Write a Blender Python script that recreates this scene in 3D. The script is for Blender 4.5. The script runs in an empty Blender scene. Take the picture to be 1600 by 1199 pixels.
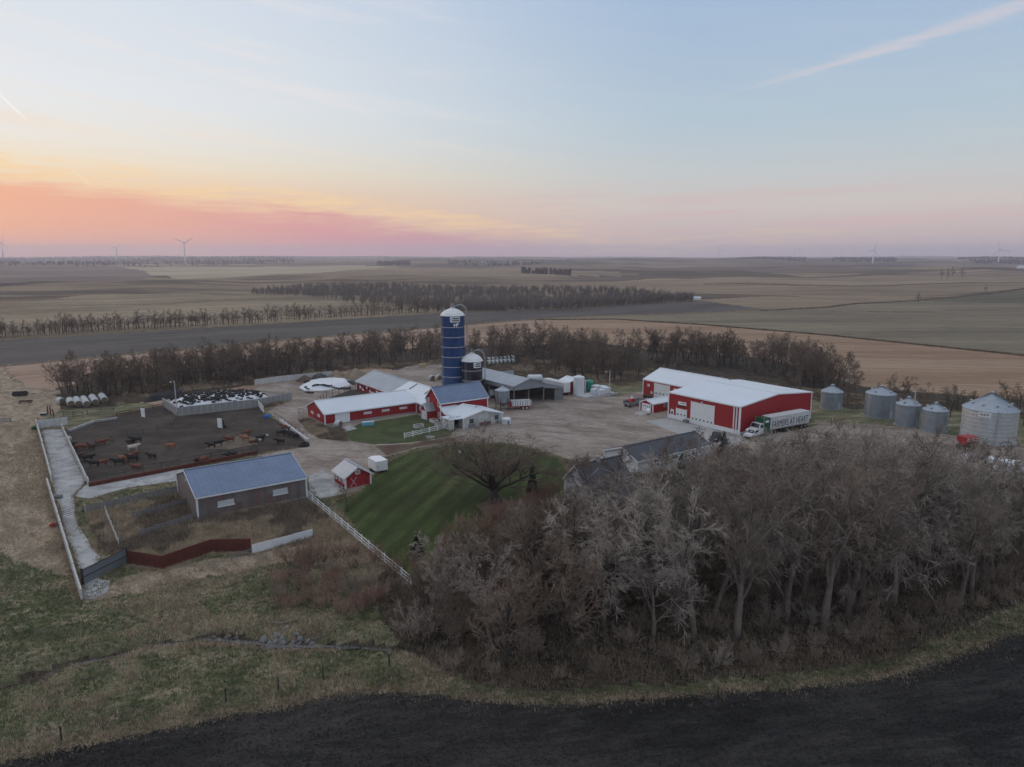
import bpy, bmesh, math, random
import numpy as np
from mathutils import Vector, Matrix

scene = bpy.context.scene
COL = scene.collection
R = math.radians

# ------------------------------------------------------------------ camera
FPX, IMW, IMH, HORIZON, CAMH = 1109.0, 1600.0, 1199.0, 398.0, 40.0
TH = math.atan((IMH/2 - HORIZON)/FPX)
cam_d = bpy.data.cameras.new('camera')
cam_d.sensor_width = 36.0
cam_d.lens = 36.0*FPX/IMW
cam_d.clip_start = 0.5
cam_d.clip_end = 60000.0
cam = bpy.data.objects.new('camera', cam_d)
cam.location = (0, 0, CAMH)
cam.rotation_euler = (math.pi/2 - TH, 0, 0)
COL.objects.link(cam)
scene.camera = cam

# ------------------------------------------------------------------ world / dusk sky
def lin(c):
    out = []
    for v in c[:3]:
        v = v/255.0
        out.append(v/12.92 if v <= 0.04045 else ((v+0.055)/1.055)**2.4)
    return tuple(out)+(1.0,)

class NT:
    """small helper to write node trees as expressions"""
    def __init__(self, tree):
        self.t = tree
    def n(self, typ, **kw):
        nd = self.t.nodes.new(typ)
        for k, v in kw.items():
            setattr(nd, k, v)
        return nd
    def put(self, sock, v):
        if isinstance(v, bpy.types.NodeSocket):
            self.t.links.new(v, sock)
        else:
            sock.default_value = v
    def m(self, op, a, b=None, c=None, clamp=False):
        nd = self.n('ShaderNodeMath', operation=op, use_clamp=clamp)
        self.put(nd.inputs[0], a)
        if b is not None: self.put(nd.inputs[1], b)
        if c is not None: self.put(nd.inputs[2], c)
        return nd.outputs[0]
    def rng(self, v, a, b, c=0.0, d=1.0, smooth=True):
        nd = self.n('ShaderNodeMapRange', interpolation_type='SMOOTHSTEP' if smooth else 'LINEAR')
        self.put(nd.inputs[0], v)
        for i, x in enumerate((a, b, c, d)):
            self.put(nd.inputs[1+i], x)
        return nd.outputs[0]
    def mix(self, f, a, b, mode='MIX'):
        nd = self.n('ShaderNodeMix', data_type='RGBA', blend_type=mode)
        self.put(nd.inputs[0], f); self.put(nd.inputs[6], a); self.put(nd.inputs[7], b)
        return nd.outputs[2]
    def ramp(self, f, stops, interp='LINEAR'):
        nd = self.n('ShaderNodeValToRGB')
        cr = nd.color_ramp
        cr.interpolation = interp
        while len(cr.elements) < len(stops):
            cr.elements.new(0.5)
        for e, (p, c) in zip(cr.elements, stops):
            e.position = p; e.color = c
        self.put(nd.inputs[0], f)
        return nd.outputs[0]
    def noise(self, vec, scale, detail=3.0, rough=0.55, dist=0.0, out=0):
        nd = self.n('ShaderNodeTexNoise')
        if vec is not None: self.put(nd.inputs['Vector'], vec)
        nd.inputs['Scale'].default_value = scale
        nd.inputs['Detail'].default_value = detail
        nd.inputs['Roughness'].default_value = rough
        nd.inputs['Distortion'].default_value = dist
        return nd.outputs[out]
    def xyz(self, x, y, z):
        nd = self.n('ShaderNodeCombineXYZ')
        for i, v in enumerate((x, y, z)): self.put(nd.inputs[i], v)
        return nd.outputs[0]
    def sep(self, v):
        nd = self.n('ShaderNodeSeparateXYZ'); self.put(nd.inputs[0], v)
        return nd.outputs

world = bpy.data.worlds.new('World')
scene.world = world
world.use_nodes = True
wt = world.node_tree
wt.nodes.clear()
W = NT(wt)
SUN_AZ = -50.0
gen = W.n('ShaderNodeTexCoord').outputs['Generated']
sx, sy, sz = W.sep(gen)
az = W.m('MULTIPLY', W.m('ARCTAN2', sx, sy), 57.29578)              # degrees, 0 ahead, negative to the left
el = W.m('MULTIPLY', W.m('ARCSINE', sz), 57.29578)
elp = W.m('MAXIMUM', el, 0.0)
pos = W.m('SQRT', W.m('DIVIDE', elp, 90.0))
def S(stops):
    return [(math.sqrt(e/90.0), lin(c)) for e, c in stops]
sun_ramp = W.ramp(pos, S([(0, (238,184,160)), (2.5, (244,190,158)), (4.2, (246,208,172)), (6.0, (245,228,202)), (7.8, (239,235,227)),
                          (10.5, (234,237,240)), (18.5, (218,227,238)), (32, (216,222,234)), (90, (219,224,233))]))
anti_ramp = W.ramp(pos, S([(0, (196,176,182)), (1.8, (208,190,188)), (3.6, (210,201,197)), (6, (198,204,207)), (9.5, (183,201,214)),
                           (18.5, (163,187,217)), (32, (194,207,227)), (90, (217,222,232))]))
cosaz = W.m('COSINE', W.m('MULTIPLY', W.m('SUBTRACT', az, SUN_AZ), 0.0174533))
wsun = W.rng(cosaz, 0.42, 1.03)
sky = W.mix(wsun, anti_ramp, sun_ramp)
# sheet of smoke-like stratus low in the glow, its top edge sinking towards the right
streak = W.xyz(W.m('MULTIPLY', az, 0.06), W.m('MULTIPLY', el, 0.55), 0.0)
n1 = W.noise(streak, 1.6, 5, 0.6)
fine = W.noise(W.xyz(W.m('MULTIPLY', az, 0.16), W.m('MULTIPLY', el, 1.9), 3.7), 1.4, 5, 0.6)
top = W.m('ADD', W.rng(W.m('ABSOLUTE', W.m('SUBTRACT', az, SUN_AZ)), 14.0, 62.0, 5.2, 0.2, smooth=False),
          W.m('ADD', W.m('MULTIPLY', W.m('SUBTRACT', n1, 0.5), 4.2), W.m('MULTIPLY', W.m('SUBTRACT', fine, 0.5), 1.6)))
band = W.m('SUBTRACT', 1.0, W.rng(W.m('SUBTRACT', el, top), -1.0, 0.5))
band = W.m('MULTIPLY', band, W.rng(W.m('ABSOLUTE', W.m('SUBTRACT', az, SUN_AZ)), 40.0, 66.0, 1.0, 0.0))
bandc = W.ramp(W.rng(az, -36.0, 12.0, smooth=False), [(0.0, lin((243,178,146))), (0.22, lin((236,172,152))), (0.45, lin((224,155,158))),
               (0.75, lin((208,158,170))), (1.0, lin((196,170,180)))])
glow = W.m('MULTIPLY', W.rng(W.m('ABSOLUTE', W.m('SUBTRACT', W.m('SUBTRACT', el, top), 0.45)), 0.0, 1.5, 1.0, 0.0),
           W.rng(W.m('ABSOLUTE', W.m('SUBTRACT', az, SUN_AZ)), 40.0, 88.0, 0.8, 0.0))
sky = W.mix(W.m('MULTIPLY', glow, W.rng(fine, 0.32, 0.62)), sky, lin((250,216,166)))
sky = W.mix(band, sky, bandc)
# thin mauve streaks away from the glow
st2 = W.noise(W.xyz(W.m('MULTIPLY', az, 0.045), W.m('SUBTRACT', W.m('MULTIPLY', el, 0.8), W.m('MULTIPLY', az, 0.035)), 9.1), 1.5, 4, 0.55)
m2 = W.m('MULTIPLY', W.rng(st2, 0.46, 0.62), W.m('MULTIPLY', W.rng(el, 0.6, 2.0), W.rng(el, 3.2, 6.0, 1.0, 0.0)))
m2 = W.m('MULTIPLY', m2, W.rng(az, -6.0, 6.0, 0.0, 0.7))
sky = W.mix(m2, sky, lin((214,188,189)))
# high wisps on the glow side
st3 = W.noise(W.xyz(W.m('MULTIPLY', az, 0.035), W.m('ADD', W.m('MULTIPLY', el, 0.42), W.m('MULTIPLY', az, 0.05)), 5.5), 1.7, 5, 0.6)
m3 = W.m('MULTIPLY', W.rng(st3, 0.46, 0.72), W.m('MULTIPLY', W.rng(el, 4.5, 8.0), W.rng(el, 13.0, 26.0, 1.0, 0.0)))
m3 = W.m('MULTIPLY', m3, W.rng(wsun, 0.12, 0.9, 0.05, 0.55))
sky = W.mix(m3, sky, W.ramp(W.rng(el, 4.0, 12.0), [(0.0, lin((248,222,184))), (1.0, lin((240,232,229)))]))
# contrails
def contrail(a0, e0, a1, e1, w0, w1, strength, colour, wob):
    global sky
    k = (e1-e0)/(a1-a0)
    t = W.rng(az, a0, a1, smooth=False)
    line = W.m('ADD', W.m('MULTIPLY', W.m('SUBTRACT', az, a0), k), e0)
    d = W.m('ABSOLUTE', W.m('ADD', W.m('SUBTRACT', el, line), W.m('MULTIPLY', W.m('SUBTRACT', fine, 0.5), wob)))
    wid = W.m('ADD', w0, W.m('MULTIPLY', t, w1-w0))
    mk = W.m('SUBTRACT', 1.0, W.rng(d, 0.0, wid))
    mk = W.m('MULTIPLY', mk, W.m('MULTIPLY', W.rng(t, 0.0, 0.6), W.rng(az, a1+0.1 if a1 > 25 else a1-0.5, a1+9.0 if a1 > 25 else a1, 1.0, 0.0)))
    mk = W.m('MULTIPLY', mk, W.rng(fine, 0.2, 0.65, 0.55, 1.0))
    sky = W.mix(W.m('MULTIPLY', mk, strength), sky, lin(colour))
contrail(12.5, 10.75, 33.7, 15.0, 0.18, 0.75, 0.62, (219,209,214), 0.9)
contrail(-35.6, 11.2, -32.9, 8.3, 0.3, 0.12, 0.8, (255,252,246), 0.05)
contrail(-31.2, 5.9, -29.6, 4.4, 0.13, 0.08, 0.7, (255,232,190), 0.05)
# below the horizon: dark land
sky = W.mix(W.rng(el, -1.6, -0.5, 1.0, 0.0), sky, (0.09, 0.085, 0.08, 1))
nish = W.n('ShaderNodeTexSky', sky_type='NISHITA')
nish.sun_disc = False
nish.sun_elevation = R(1.0)
nish.sun_rotation = R(SUN_AZ)
nish.altitude = 500
bg1 = W.n('ShaderNodeBackground'); W.put(bg1.inputs[0], sky); bg1.inputs[1].default_value = 0.97
bg2 = W.n('ShaderNodeBackground'); W.put(bg2.inputs[0], nish.outputs[0]); bg2.inputs[1].default_value = 0.012
ad = W.n('ShaderNodeAddShader'); wt.links.new(bg1.outputs[0], ad.inputs[0]); wt.links.new(bg2.outputs[0], ad.inputs[1])
wo = W.n('ShaderNodeOutputWorld'); wt.links.new(ad.outputs[0], wo.inputs[0])

world.cycles.sampling_method = 'MANUAL'
world.cycles.sample_map_resolution = 256
sun_d = bpy.data.lights.new('sun', 'SUN')
sun_d.energy = 0.6
sun_d.angle = R(40)
sun_d.color = (1.0, 0.78, 0.62)
sun = bpy.data.objects.new('sun', sun_d)
sun.rotation_euler = (R(90-9), 0, R(-SUN_AZ+180))
sun.rotation_euler = Vector((math.sin(R(SUN_AZ))*math.cos(R(9)), math.cos(R(SUN_AZ))*math.cos(R(9)), math.sin(R(9)))).to_track_quat('Z', 'Y').to_euler()
COL.objects.link(sun)

vs = scene.view_settings
vs.view_transform = 'Standard'; vs.look = 'None'; vs.exposure = 0.0; vs.gamma = 1.0; vs.use_curve_mapping = False
scene.cycles.max_bounces = 3
scene.cycles.diffuse_bounces = 2
scene.cycles.glossy_bounces = 2
scene.cycles.transmission_bounces = 3
scene.cycles.volume_bounces = 1
scene.cycles.use_adaptive_sampling = True
scene.cycles.adaptive_threshold = 0.03
scene.cycles.use_denoising = True

# ------------------------------------------------------------------ layout helpers
A0 = R(35.5)                                            # the farm's buildings share one grid
E1 = (math.cos(A0), math.sin(A0)); E2 = (math.sin(A0), -math.cos(A0))
def terr(x, y):
    return 0.0
def G(px, py, z=0.0):
    """a point of the photograph as a point of the ground, metres"""
    u = (px-IMW/2)/FPX; v = (py-IMH/2)/FPX
    dy = math.cos(TH)-v*math.sin(TH); dz = -math.sin(TH)-v*math.cos(TH)
    t = (z-CAMH)/dz
    return (u*t, dy*t)
def off(p, a, b):
    """step a along the buildings' long axis and b back along the other"""
    return (p[0]+E1[0]*a-E2[0]*b, p[1]+E1[1]*a-E2[1]*b)

# ------------------------------------------------------------------ mesh helpers
class MB:
    def __init__(self):
        self.v = []; self.f = []; self.mi = []; self.cur = 0
    def quad(self, a, b, c, d):
        i = len(self.v); self.v += [a, b, c, d]; self.f.append((i, i+1, i+2, i+3)); self.mi.append(self.cur)
    def poly(self, pts):
        i = len(self.v); self.v += list(pts); self.f.append(tuple(range(i, i+len(pts)))); self.mi.append(self.cur)
    def box(self, x0, x1, y0, y1, z0, z1):
        i = len(self.v)
        self.v += [(x0,y0,z0),(x1,y0,z0),(x1,y1,z0),(x0,y1,z0),(x0,y0,z1),(x1,y0,z1),(x1,y1,z1),(x0,y1,z1)]
        for q in ((3,2,1,0),(4,5,6,7),(0,1,5,4),(1,2,6,5),(2,3,7,6),(3,0,4,7)):
            self.f.append(tuple(i+k for k in q)); self.mi.append(self.cur)
        return self
    def beam(self, p, q, w, h):
        """bar from p to q, w across and h high"""
        p = Vector(p); q = Vector(q); d = (q-p).normalized()
        s = d.cross(Vector((0,0,1)))
        s = Vector((1,0,0)) if s.length < 1e-4 else s.normalized()
        u = s.cross(d).normalized()
        i = len(self.v)
        for c in (p, q):
            for a, b in ((-1,-1),(1,-1),(1,1),(-1,1)):
                self.v.append(tuple(c+s*(a*w/2)+u*(b*h/2)))
        for f in ((0,3,2,1),(4,5,6,7),(0,1,5,4),(1,2,6,5),(2,3,7,6),(3,0,4,7)):
            self.f.append(tuple(i+k for k in f)); self.mi.append(self.cur)
        return self
    def prism(self, pts, z0, z1):
        n = len(pts); i = len(self.v)
        self.v += [(x,y,z0) for x,y in pts]+[(x,y,z1) for x,y in pts]
        self.f.append(tuple(i+k for k in reversed(range(n)))); self.f.append(tuple(i+n+k for k in range(n)))
        self.mi += [self.cur]*2
        for k in range(n):
            self.f.append((i+k, i+(k+1)%n, i+n+(k+1)%n, i+n+k)); self.mi.append(self.cur)
        return self
    def extr(self, pts, axis, a, b):
        """closed outline pts in the plane across `axis`, drawn out from a to b"""
        n = len(pts); i = len(self.v)
        for t in (a, b):
            for p, z in pts:
                self.v.append((t, p, z) if axis == 'x' else (p, t, z))
        self.f.append(tuple(i+k for k in range(n))); self.f.append(tuple(i+n+k for k in reversed(range(n))))
        self.mi += [self.cur]*2
        for k in range(n):
            self.f.append((i+(k+1)%n, i+k, i+n+k, i+n+(k+1)%n)); self.mi.append(self.cur)
        return self
    def tube(self, pts, rad, sides=6, tip=False):
        pts = [Vector(p) for p in pts]; n = len(pts); i = len(self.v)
        for k, p in enumerate(pts):
            d = (pts[min(k+1,n-1)]-pts[max(k-1,0)])
            if d.length < 1e-9: d = Vector((0,0,1))
            d.normalize()
            s = d.orthogonal().normalized() if k == 0 else (s-d*s.dot(d)).normalized()
            t = d.cross(s)
            r = rad[k] if isinstance(rad, (list, tuple)) else rad
            if tip and k == n-1:
                self.v.append(tuple(p)); break
            for j in range(sides):
                a = 2*math.pi*j/sides
                self.v.append(tuple(p+s*(r*math.cos(a))+t*(r*math.sin(a))))
        for k in range(n-1):
            for j in range(sides):
                j2 = (j+1) % sides
                if tip and k == n-2:
                    self.f.append((i+k*sides+j, i+k*sides+j2, i+(k+1)*sides))
                else:
                    self.f.append((i+k*sides+j, i+k*sides+j2, i+(k+1)*sides+j2, i+(k+1)*sides+j))
                self.mi.append(self.cur)
        if not tip:
            self.f.append(tuple(i+j for j in reversed(range(sides)))); self.f.append(tuple(i+(n-1)*sides+j for j in range(sides)))
            self.mi += [self.cur]*2
        return self
    def lathe(self, prof, n=24, c=(0,0), a0=0.0):
        i = len(self.v); m = len(prof)
        for r, z in prof:
            for j in range(n):
                a = a0+2*math.pi*j/n
                self.v.append((c[0]+r*math.cos(a), c[1]+r*math.sin(a), z))
        for k in range(m-1):
            for j in range(n):
                j2 = (j+1) % n
                self.f.append((i+k*n+j, i+k*n+j2, i+(k+1)*n+j2, i+(k+1)*n+j)); self.mi.append(self.cur)
        self.f.append(tuple(i+j for j in reversed(range(n)))); self.f.append(tuple(i+(m-1)*n+j for j in range(n)))
        self.mi += [self.cur]*2
        return self
    def mesh(self, name, mats, smooth=False):
        me = bpy.data.meshes.new(name)
        me.from_pydata(self.v, [], self.f)
        mats = mats if isinstance(mats, (list, tuple)) else [mats]
        for m in mats: me.materials.append(m)
        if len(mats) > 1: me.polygons.foreach_set('material_index', self.mi)
        if smooth: me.polygons.foreach_set('use_smooth', [True]*len(me.polygons))
        me.update()
        return me
    def build(self, name, mats, parent=None, loc=(0,0,0), rz=0.0, smooth=False):
        o = bpy.data.objects.new(name, self.mesh(name, mats, smooth))
        o.location = loc if len(loc) == 3 else (loc[0], loc[1], 0)
        o.rotation_euler = (0, 0, rz)
        o.parent = parent
        COL.objects.link(o)
        return o

def tag(o, label=None, cat=None, group=None, kind=None):
    if label: o['label'] = label
    if cat: o['category'] = cat
    if group: o['group'] = group
    if kind: o['kind'] = kind
    return o
def thing(name, label, cat, loc=(0,0,0), rz=0.0, group=None):
    o = bpy.data.objects.new(name, None)
    o.empty_display_size = 0.3
    o.location = loc if len(loc) == 3 else (loc[0], loc[1], 0)
    o.rotation_euler = (0, 0, rz)
    COL.objects.link(o)
    return tag(o, label, cat, group)
def part(name, me, parent, loc=(0,0,0), rz=0.0, scale=None):
    """an object on existing mesh data"""
    o = bpy.data.objects.new(name, me)
    o.location = loc; o.rotation_euler = (0, 0, rz) if not isinstance(rz, tuple) else rz
    if scale: o.scale = scale
    o.parent = parent
    COL.objects.link(o)
    return o
def copy_tree(o, parent=None):
    c = o.copy(); COL.objects.link(c); c.parent = parent
    for ch in o.children: copy_tree(ch, c)
    return c
def structure(o):
    o['kind'] = 'structure'; return o

# ------------------------------------------------------------------ materials
MATS = {}
def M(name, col, var=0.12, scale=1.5, rough=0.75, metal=0.0, bump=0.0, bscale=None, col2=None, coat=0.0, seams=None, streak=0.0, spec=0.3):
    """a painted / earthy / metal surface: base colour broken up by noise, optional second colour, rain streaks, sheet seams"""
    if name in MATS: return MATS[name]
    m = bpy.data.materials.new(name); m.use_nodes = True
    t = m.node_tree; n = NT(t); bs = t.nodes['Principled BSDF']
    co = n.n('ShaderNodeTexCoord').outputs['Object']
    f = n.noise(co, scale, 5, 0.6)
    c1 = tuple(c*(1-var) for c in col)+(1,); c2 = tuple(min(1, c*(1+var)) for c in col)+(1,)
    colr = n.ramp(f, [(0.28, c1), (0.72, c2)])
    if col2:
        g = n.noise(co, scale*0.31, 4, 0.6, 0.6)
        colr = n.mix(n.rng(g, 0.47, 0.62), colr, tuple(col2)+(1,))
    if streak:
        x, y, z = n.sep(co)
        g = n.noise(n.xyz(n.m('MULTIPLY', x, 2.2), n.m('MULTIPLY', y, 2.2), n.m('MULTIPLY', z, 0.12)), 1.0, 4, 0.6)
        colr = n.mix(n.m('MULTIPLY', n.rng(g, 0.4, 0.75), streak), colr, tuple(c*0.45 for c in col)+(1,))
    if seams:
        x, y, z = n.sep(co)
        h = None
        for ax, s in seams:
            w = n.m('FRACT', n.m('DIVIDE', {'x': x, 'y': y, 'z': z}[ax], s))
            w = n.rng(n.m('ABSOLUTE', n.m('SUBTRACT', w, 0.5)), 0.38, 0.5, smooth=False)
            h = w if h is None else n.m('MAXIMUM', h, w)
        colr = n.mix(n.m('MULTIPLY', h, 0.28), colr, tuple(c*0.5 for c in col)+(1,))
    t.links.new(colr, bs.inputs['Base Color'])
    bs.inputs['Roughness'].default_value = rough
    bs.inputs['Metallic'].default_value = metal
    bs.inputs['Specular IOR Level'].default_value = spec
    if coat: bs.inputs['Coat Weight'].default_value = coat
    if bump:
        bn = n.n('ShaderNodeBump'); bn.inputs['Strength'].default_value = 1.0; bn.inputs['Distance'].default_value = bump
        t.links.new(n.noise(co, bscale or scale*4, 4, 0.6), bn.inputs['Height'])
        t.links.new(bn.outputs[0], bs.inputs['Normal'])
    MATS[name] = m
    return m

def ground_mat(name, cols, scale=0.25, stretch=(1,1), ang=0.0, bump=0.12, bscale=3.0, rows=None, row_amt=0.35, row_wob=1.2, tracks=0.0, fine=2.5):
    """earth, grass or field: three colours by two scales of noise, optional rows across `ang`"""
    m = bpy.data.materials.new(name); m.use_nodes = True
    t = m.node_tree; n = NT(t); bs = t.nodes['Principled BSDF']
    co = n.n('ShaderNodeTexCoord').outputs['Object']
    mp = n.n('ShaderNodeMapping'); mp.inputs['Rotation'].default_value = (0, 0, -ang)
    n.put(mp.inputs['Vector'], co)
    x, y, z = n.sep(mp.outputs[0])
    v = n.xyz(n.m('MULTIPLY', x, stretch[0]), n.m('MULTIPLY', y, stretch[1]), 0.0)
    a = n.noise(v, scale, 6, 0.62, 0.5)
    b = n.noise(v, scale*fine*3, 5, 0.65)
    c_ = n.noise(n.xyz(n.m('MULTIPLY', x, stretch[0]*0.5), n.m('MULTIPLY', y, stretch[1]), 4.0), scale*fine*0.8, 4, 0.6, 0.4)
    f = n.m('ADD', n.m('ADD', n.m('MULTIPLY', a, 0.42), n.m('MULTIPLY', b, 0.30)), n.m('MULTIPLY', c_, 0.28))
    k = len(cols)
    colr = n.ramp(f, [(0.425+0.15*i/(k-1), tuple(c)+(1,)) for i, c in enumerate(cols)])
    c0 = tuple(sum(c[i] for c in cols)/k for i in range(3))
    if rows:
        wv = n.m('SINE', n.m('MULTIPLY', n.m('ADD', y, n.m('MULTIPLY', n.noise(v, scale*0.6, 2), rows*row_wob)), 6.28318/rows))
        colr = n.mix(n.m('MULTIPLY', n.rng(wv, -0.4, 0.9), row_amt), colr, tuple(c*0.52 for c in c0)+(1,))
    if tracks:
        g = n.noise(n.xyz(n.m('MULTIPLY', x, 0.12), y, 0.0), 0.9, 4, 0.6, 1.4)
        colr = n.mix(n.m('MULTIPLY', n.rng(g, 0.5, 0.7), tracks), colr, tuple(c*0.55 for c in c0)+(1,))
    t.links.new(colr, bs.inputs['Base Color'])
    bs.inputs['Roughness'].default_value = 0.95
    bs.inputs['Specular IOR Level'].default_value = 0.1
    if bump:
        bn = n.n('ShaderNodeBump'); bn.inputs['Strength'].default_value = 1.0; bn.inputs['Distance'].default_value = bump
        t.links.new(n.noise(co, bscale, 4, 0.65), bn.inputs['Height'])
        t.links.new(bn.outputs[0], bs.inputs['Normal'])
    return m
# ------------------------------------------------------------------ terrain
RNG = np.random.default_rng(7)
_tab = np.random.default_rng(3).random((256, 256))
def vnoise(x, y, s, seed=0):
    """smooth value noise, feature size s metres"""
    x = np.asarray(x, float)/s+seed*17.3; y = np.asarray(y, float)/s+seed*31.7
    xi = np.floor(x).astype(int); yi = np.floor(y).astype(int)
    fx = x-xi; fy = y-yi
    fx = fx*fx*(3-2*fx); fy = fy*fy*(3-2*fy)
    g = lambda a, b: _tab[a % 256, b % 256]
    return (g(xi,yi)*(1-fx)+g(xi+1,yi)*fx)*(1-fy)+(g(xi,yi+1)*(1-fx)+g(xi+1,yi+1)*fx)*fy
def fbm(x, y, s, seed=0, o=4):
    v = 0; a = 1; t = 0
    for k in range(o):
        v = v+a*vnoise(x, y, s/(2**k), seed+k); t += a; a *= 0.5
    return v/t
def sstep(a, b, x):
    t = np.clip((x-a)/(b-a), 0, 1); return t*t*(3-2*t)
def pip(x, y, poly):
    x = np.asarray(x, float); y = np.asarray(y, float)
    inside = np.zeros(x.shape, bool)
    n = len(poly)
    for i in range(n):
        x0, y0 = poly[i]; x1, y1 = poly[(i+1) % n]
        if y0 == y1: continue
        c = ((y0 > y) != (y1 > y)) & (x < (x1-x0)*(y-y0)/(y1-y0)+x0)
        inside ^= c
    return inside
def dline(x, y, line):
    d = np.full(np.shape(x), 1e9)
    for (x0, y0), (x1, y1) in zip(line, line[1:]):
        l2 = (x1-x0)**2+(y1-y0)**2
        t = np.clip(((x-x0)*(x1-x0)+(y-y0)*(y1-y0))/l2, 0, 1)
        d = np.minimum(d, np.hypot(x-x0-t*(x1-x0), y-y0-t*(y1-y0)))
    return d
def GP(pts): return [G(*p) for p in pts]

FARM = GP([(40,655),(30,740),(95,935),(150,955),(205,890),(260,895),(400,870),(500,850),(640,930),(800,880),(1000,860),(1300,800),(1620,800),(1620,600),
           (1320,590),(1000,560),(860,560),(700,545),(540,560),(400,590),(240,610),(90,605)])
CREEK = GP([(-120,1100),(0,1068),(52,1054),(100,1032),(180,1016),(240,1000),(328,988),(380,994),(440,1000),(500,1000),(560,1002),(640,1010),(700,985)])
def hgt(x, y):
    x = np.asarray(x, float); y = np.asarray(y, float)
    r = np.hypot(x, y)
    near = 1-sstep(140, 230, r)
    farm = np.where(pip(x, y, FARM), 0.0, np.clip(dline(x, y, FARM+FARM[:1])/6.0, 0, 1))
    h = near*farm*((fbm(x, y, 9, 1)-0.5)*0.9+(fbm(x, y, 1.6, 5, 2)-0.5)*0.28)
    h = h-0.95*np.exp(-(dline(x, y, CREEK)/1.2)**2)*near
    far = sstep(330, 900, r); vfar = sstep(1200, 5000, r)
    h = h+far*((fbm(x, y, 420, 11, 3)-0.5)*24+(fbm(x, y, 150, 15, 2)-0.5)*8)+vfar*(fbm(x, y, 1700, 21, 3)-0.42)*46
    return h-0.02
def terr(x, y):
    return float(hgt(np.array([x]), np.array([y]))[0])

az_f = np.radians(np.concatenate([np.arange(-180, -52, 8.0), np.arange(-48, 48.01, 0.145), np.arange(56, 180.1, 8.0)]))
rs = [2.0, 14.0, 28.0, 40.0]
while rs[-1] < 11300:
    r_ = rs[-1]
    rs.append(r_+min(150, max(0.62, r_*r_/56000)))
rs = np.array(rs)
AA, RR = np.meshgrid(az_f, rs)
GX = RR*np.sin(AA); GY = RR*np.cos(AA)
GZ = hgt(GX, GY)
nr, nc = GX.shape
cx = 0.25*(GX[:-1,:-1]+GX[1:,:-1]+GX[:-1,1:]+GX[1:,1:]); cy = 0.25*(GY[:-1,:-1]+GY[1:,:-1]+GY[:-1,1:]+GY[1:,1:])
rc = np.hypot(cx, cy)
wobx = cx+(fbm(cx, cy, 5, 31)-0.5)*np.clip(rc*0.012, 0, 3.5); woby = cy+(fbm(cx, cy, 5, 37)-0.5)*np.clip(rc*0.02, 0, 5)

C_ = lambda s, *c: tuple(s*v for v in c)
gm = {
 'meadow': ground_mat('meadow_grass', [(.10,.088,.06),(.115,.125,.062),(.17,.155,.095),(.29,.235,.16)], 0.16, (1,1.6), R(20), 0.2, 2.0),
 'dry': ground_mat('dry_grass_ground', [(.18,.145,.105),(.28,.22,.16),(.39,.31,.22)], 0.22, (1,1.8), R(-50), 0.25, 1.6),
 'wood': ground_mat('woodland_floor', [(.0280,.0240,.0176),(.0600,.0496,.0360),(.0960,.0760,.0544)], 0.4, bump=0.15),
 'black': ground_mat('black_tilled_soil', [(.0228,.0211,.0203),(.0368,.0343,.0325),(.0598,.0544,.0500)], 0.12, (0.5,1), R(12), 0.22, 2.6, rows=1.5, row_amt=0.1, fine=12),
 'strip': ground_mat('dark_ploughed_soil', [(.0697,.0615,.0558),(.0984,.0877,.0787),(.1353,.1189,.1050)], 0.03, (0.25,1), R(33), 0.0, rows=3.5, row_amt=0.3, fine=8),
 'stubble': ground_mat('tan_stubble', [(.2376,.1496,.0924),(.3036,.2024,.1320),(.3696,.2640,.1804)], 0.03, (0.18,1), R(-6), 0.0, rows=4.2, row_amt=0.28, fine=7),
 'pink': ground_mat('pinkish_stubble', [(.2288,.1496,.1056),(.3080,.2068,.1496),(.3696,.2640,.1936)], 0.04, (0.3,1), R(35), 0.0, fine=6),
 'green': ground_mat('grey_green_cover', [(.1275,.1062,.0748),(.1827,.1530,.1062),(.2465,.2040,.1403)], 0.02, (0.2,1), R(-4), 0.0, rows=5.5, row_amt=0.2, fine=8),
 'dgreen': ground_mat('dark_green_cover', [(.0820,.0738,.0508),(.1271,.1107,.0738)], 0.02, (0.2,1), R(4), 0.0, fine=8),
 'hill': ground_mat('contoured_hill_field', [(.1421,.1084,.0711),(.2244,.1757,.1160),(.3142,.2468,.1646)], 0.013, (0.35,1), R(30), 0.0, rows=17, row_amt=0.22, fine=5),
 'pale': ground_mat('pale_tan_field', [(.3142,.2543,.1646),(.4189,.3441,.2394)], 0.006, (0.3,1), 0.0, 0.0, fine=5),
 'brown': ground_mat('brown_field', [(.13,.10,.085),(.20,.155,.125)], 0.006, (0.3,1), 0.0, 0.0, fine=5),
 'tan': ground_mat('tan_field', [(.1651,.1204,.0826),(.3027,.2305,.1548)], 0.006, (0.2,1), R(5), 0.0, fine=5),
}
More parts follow.
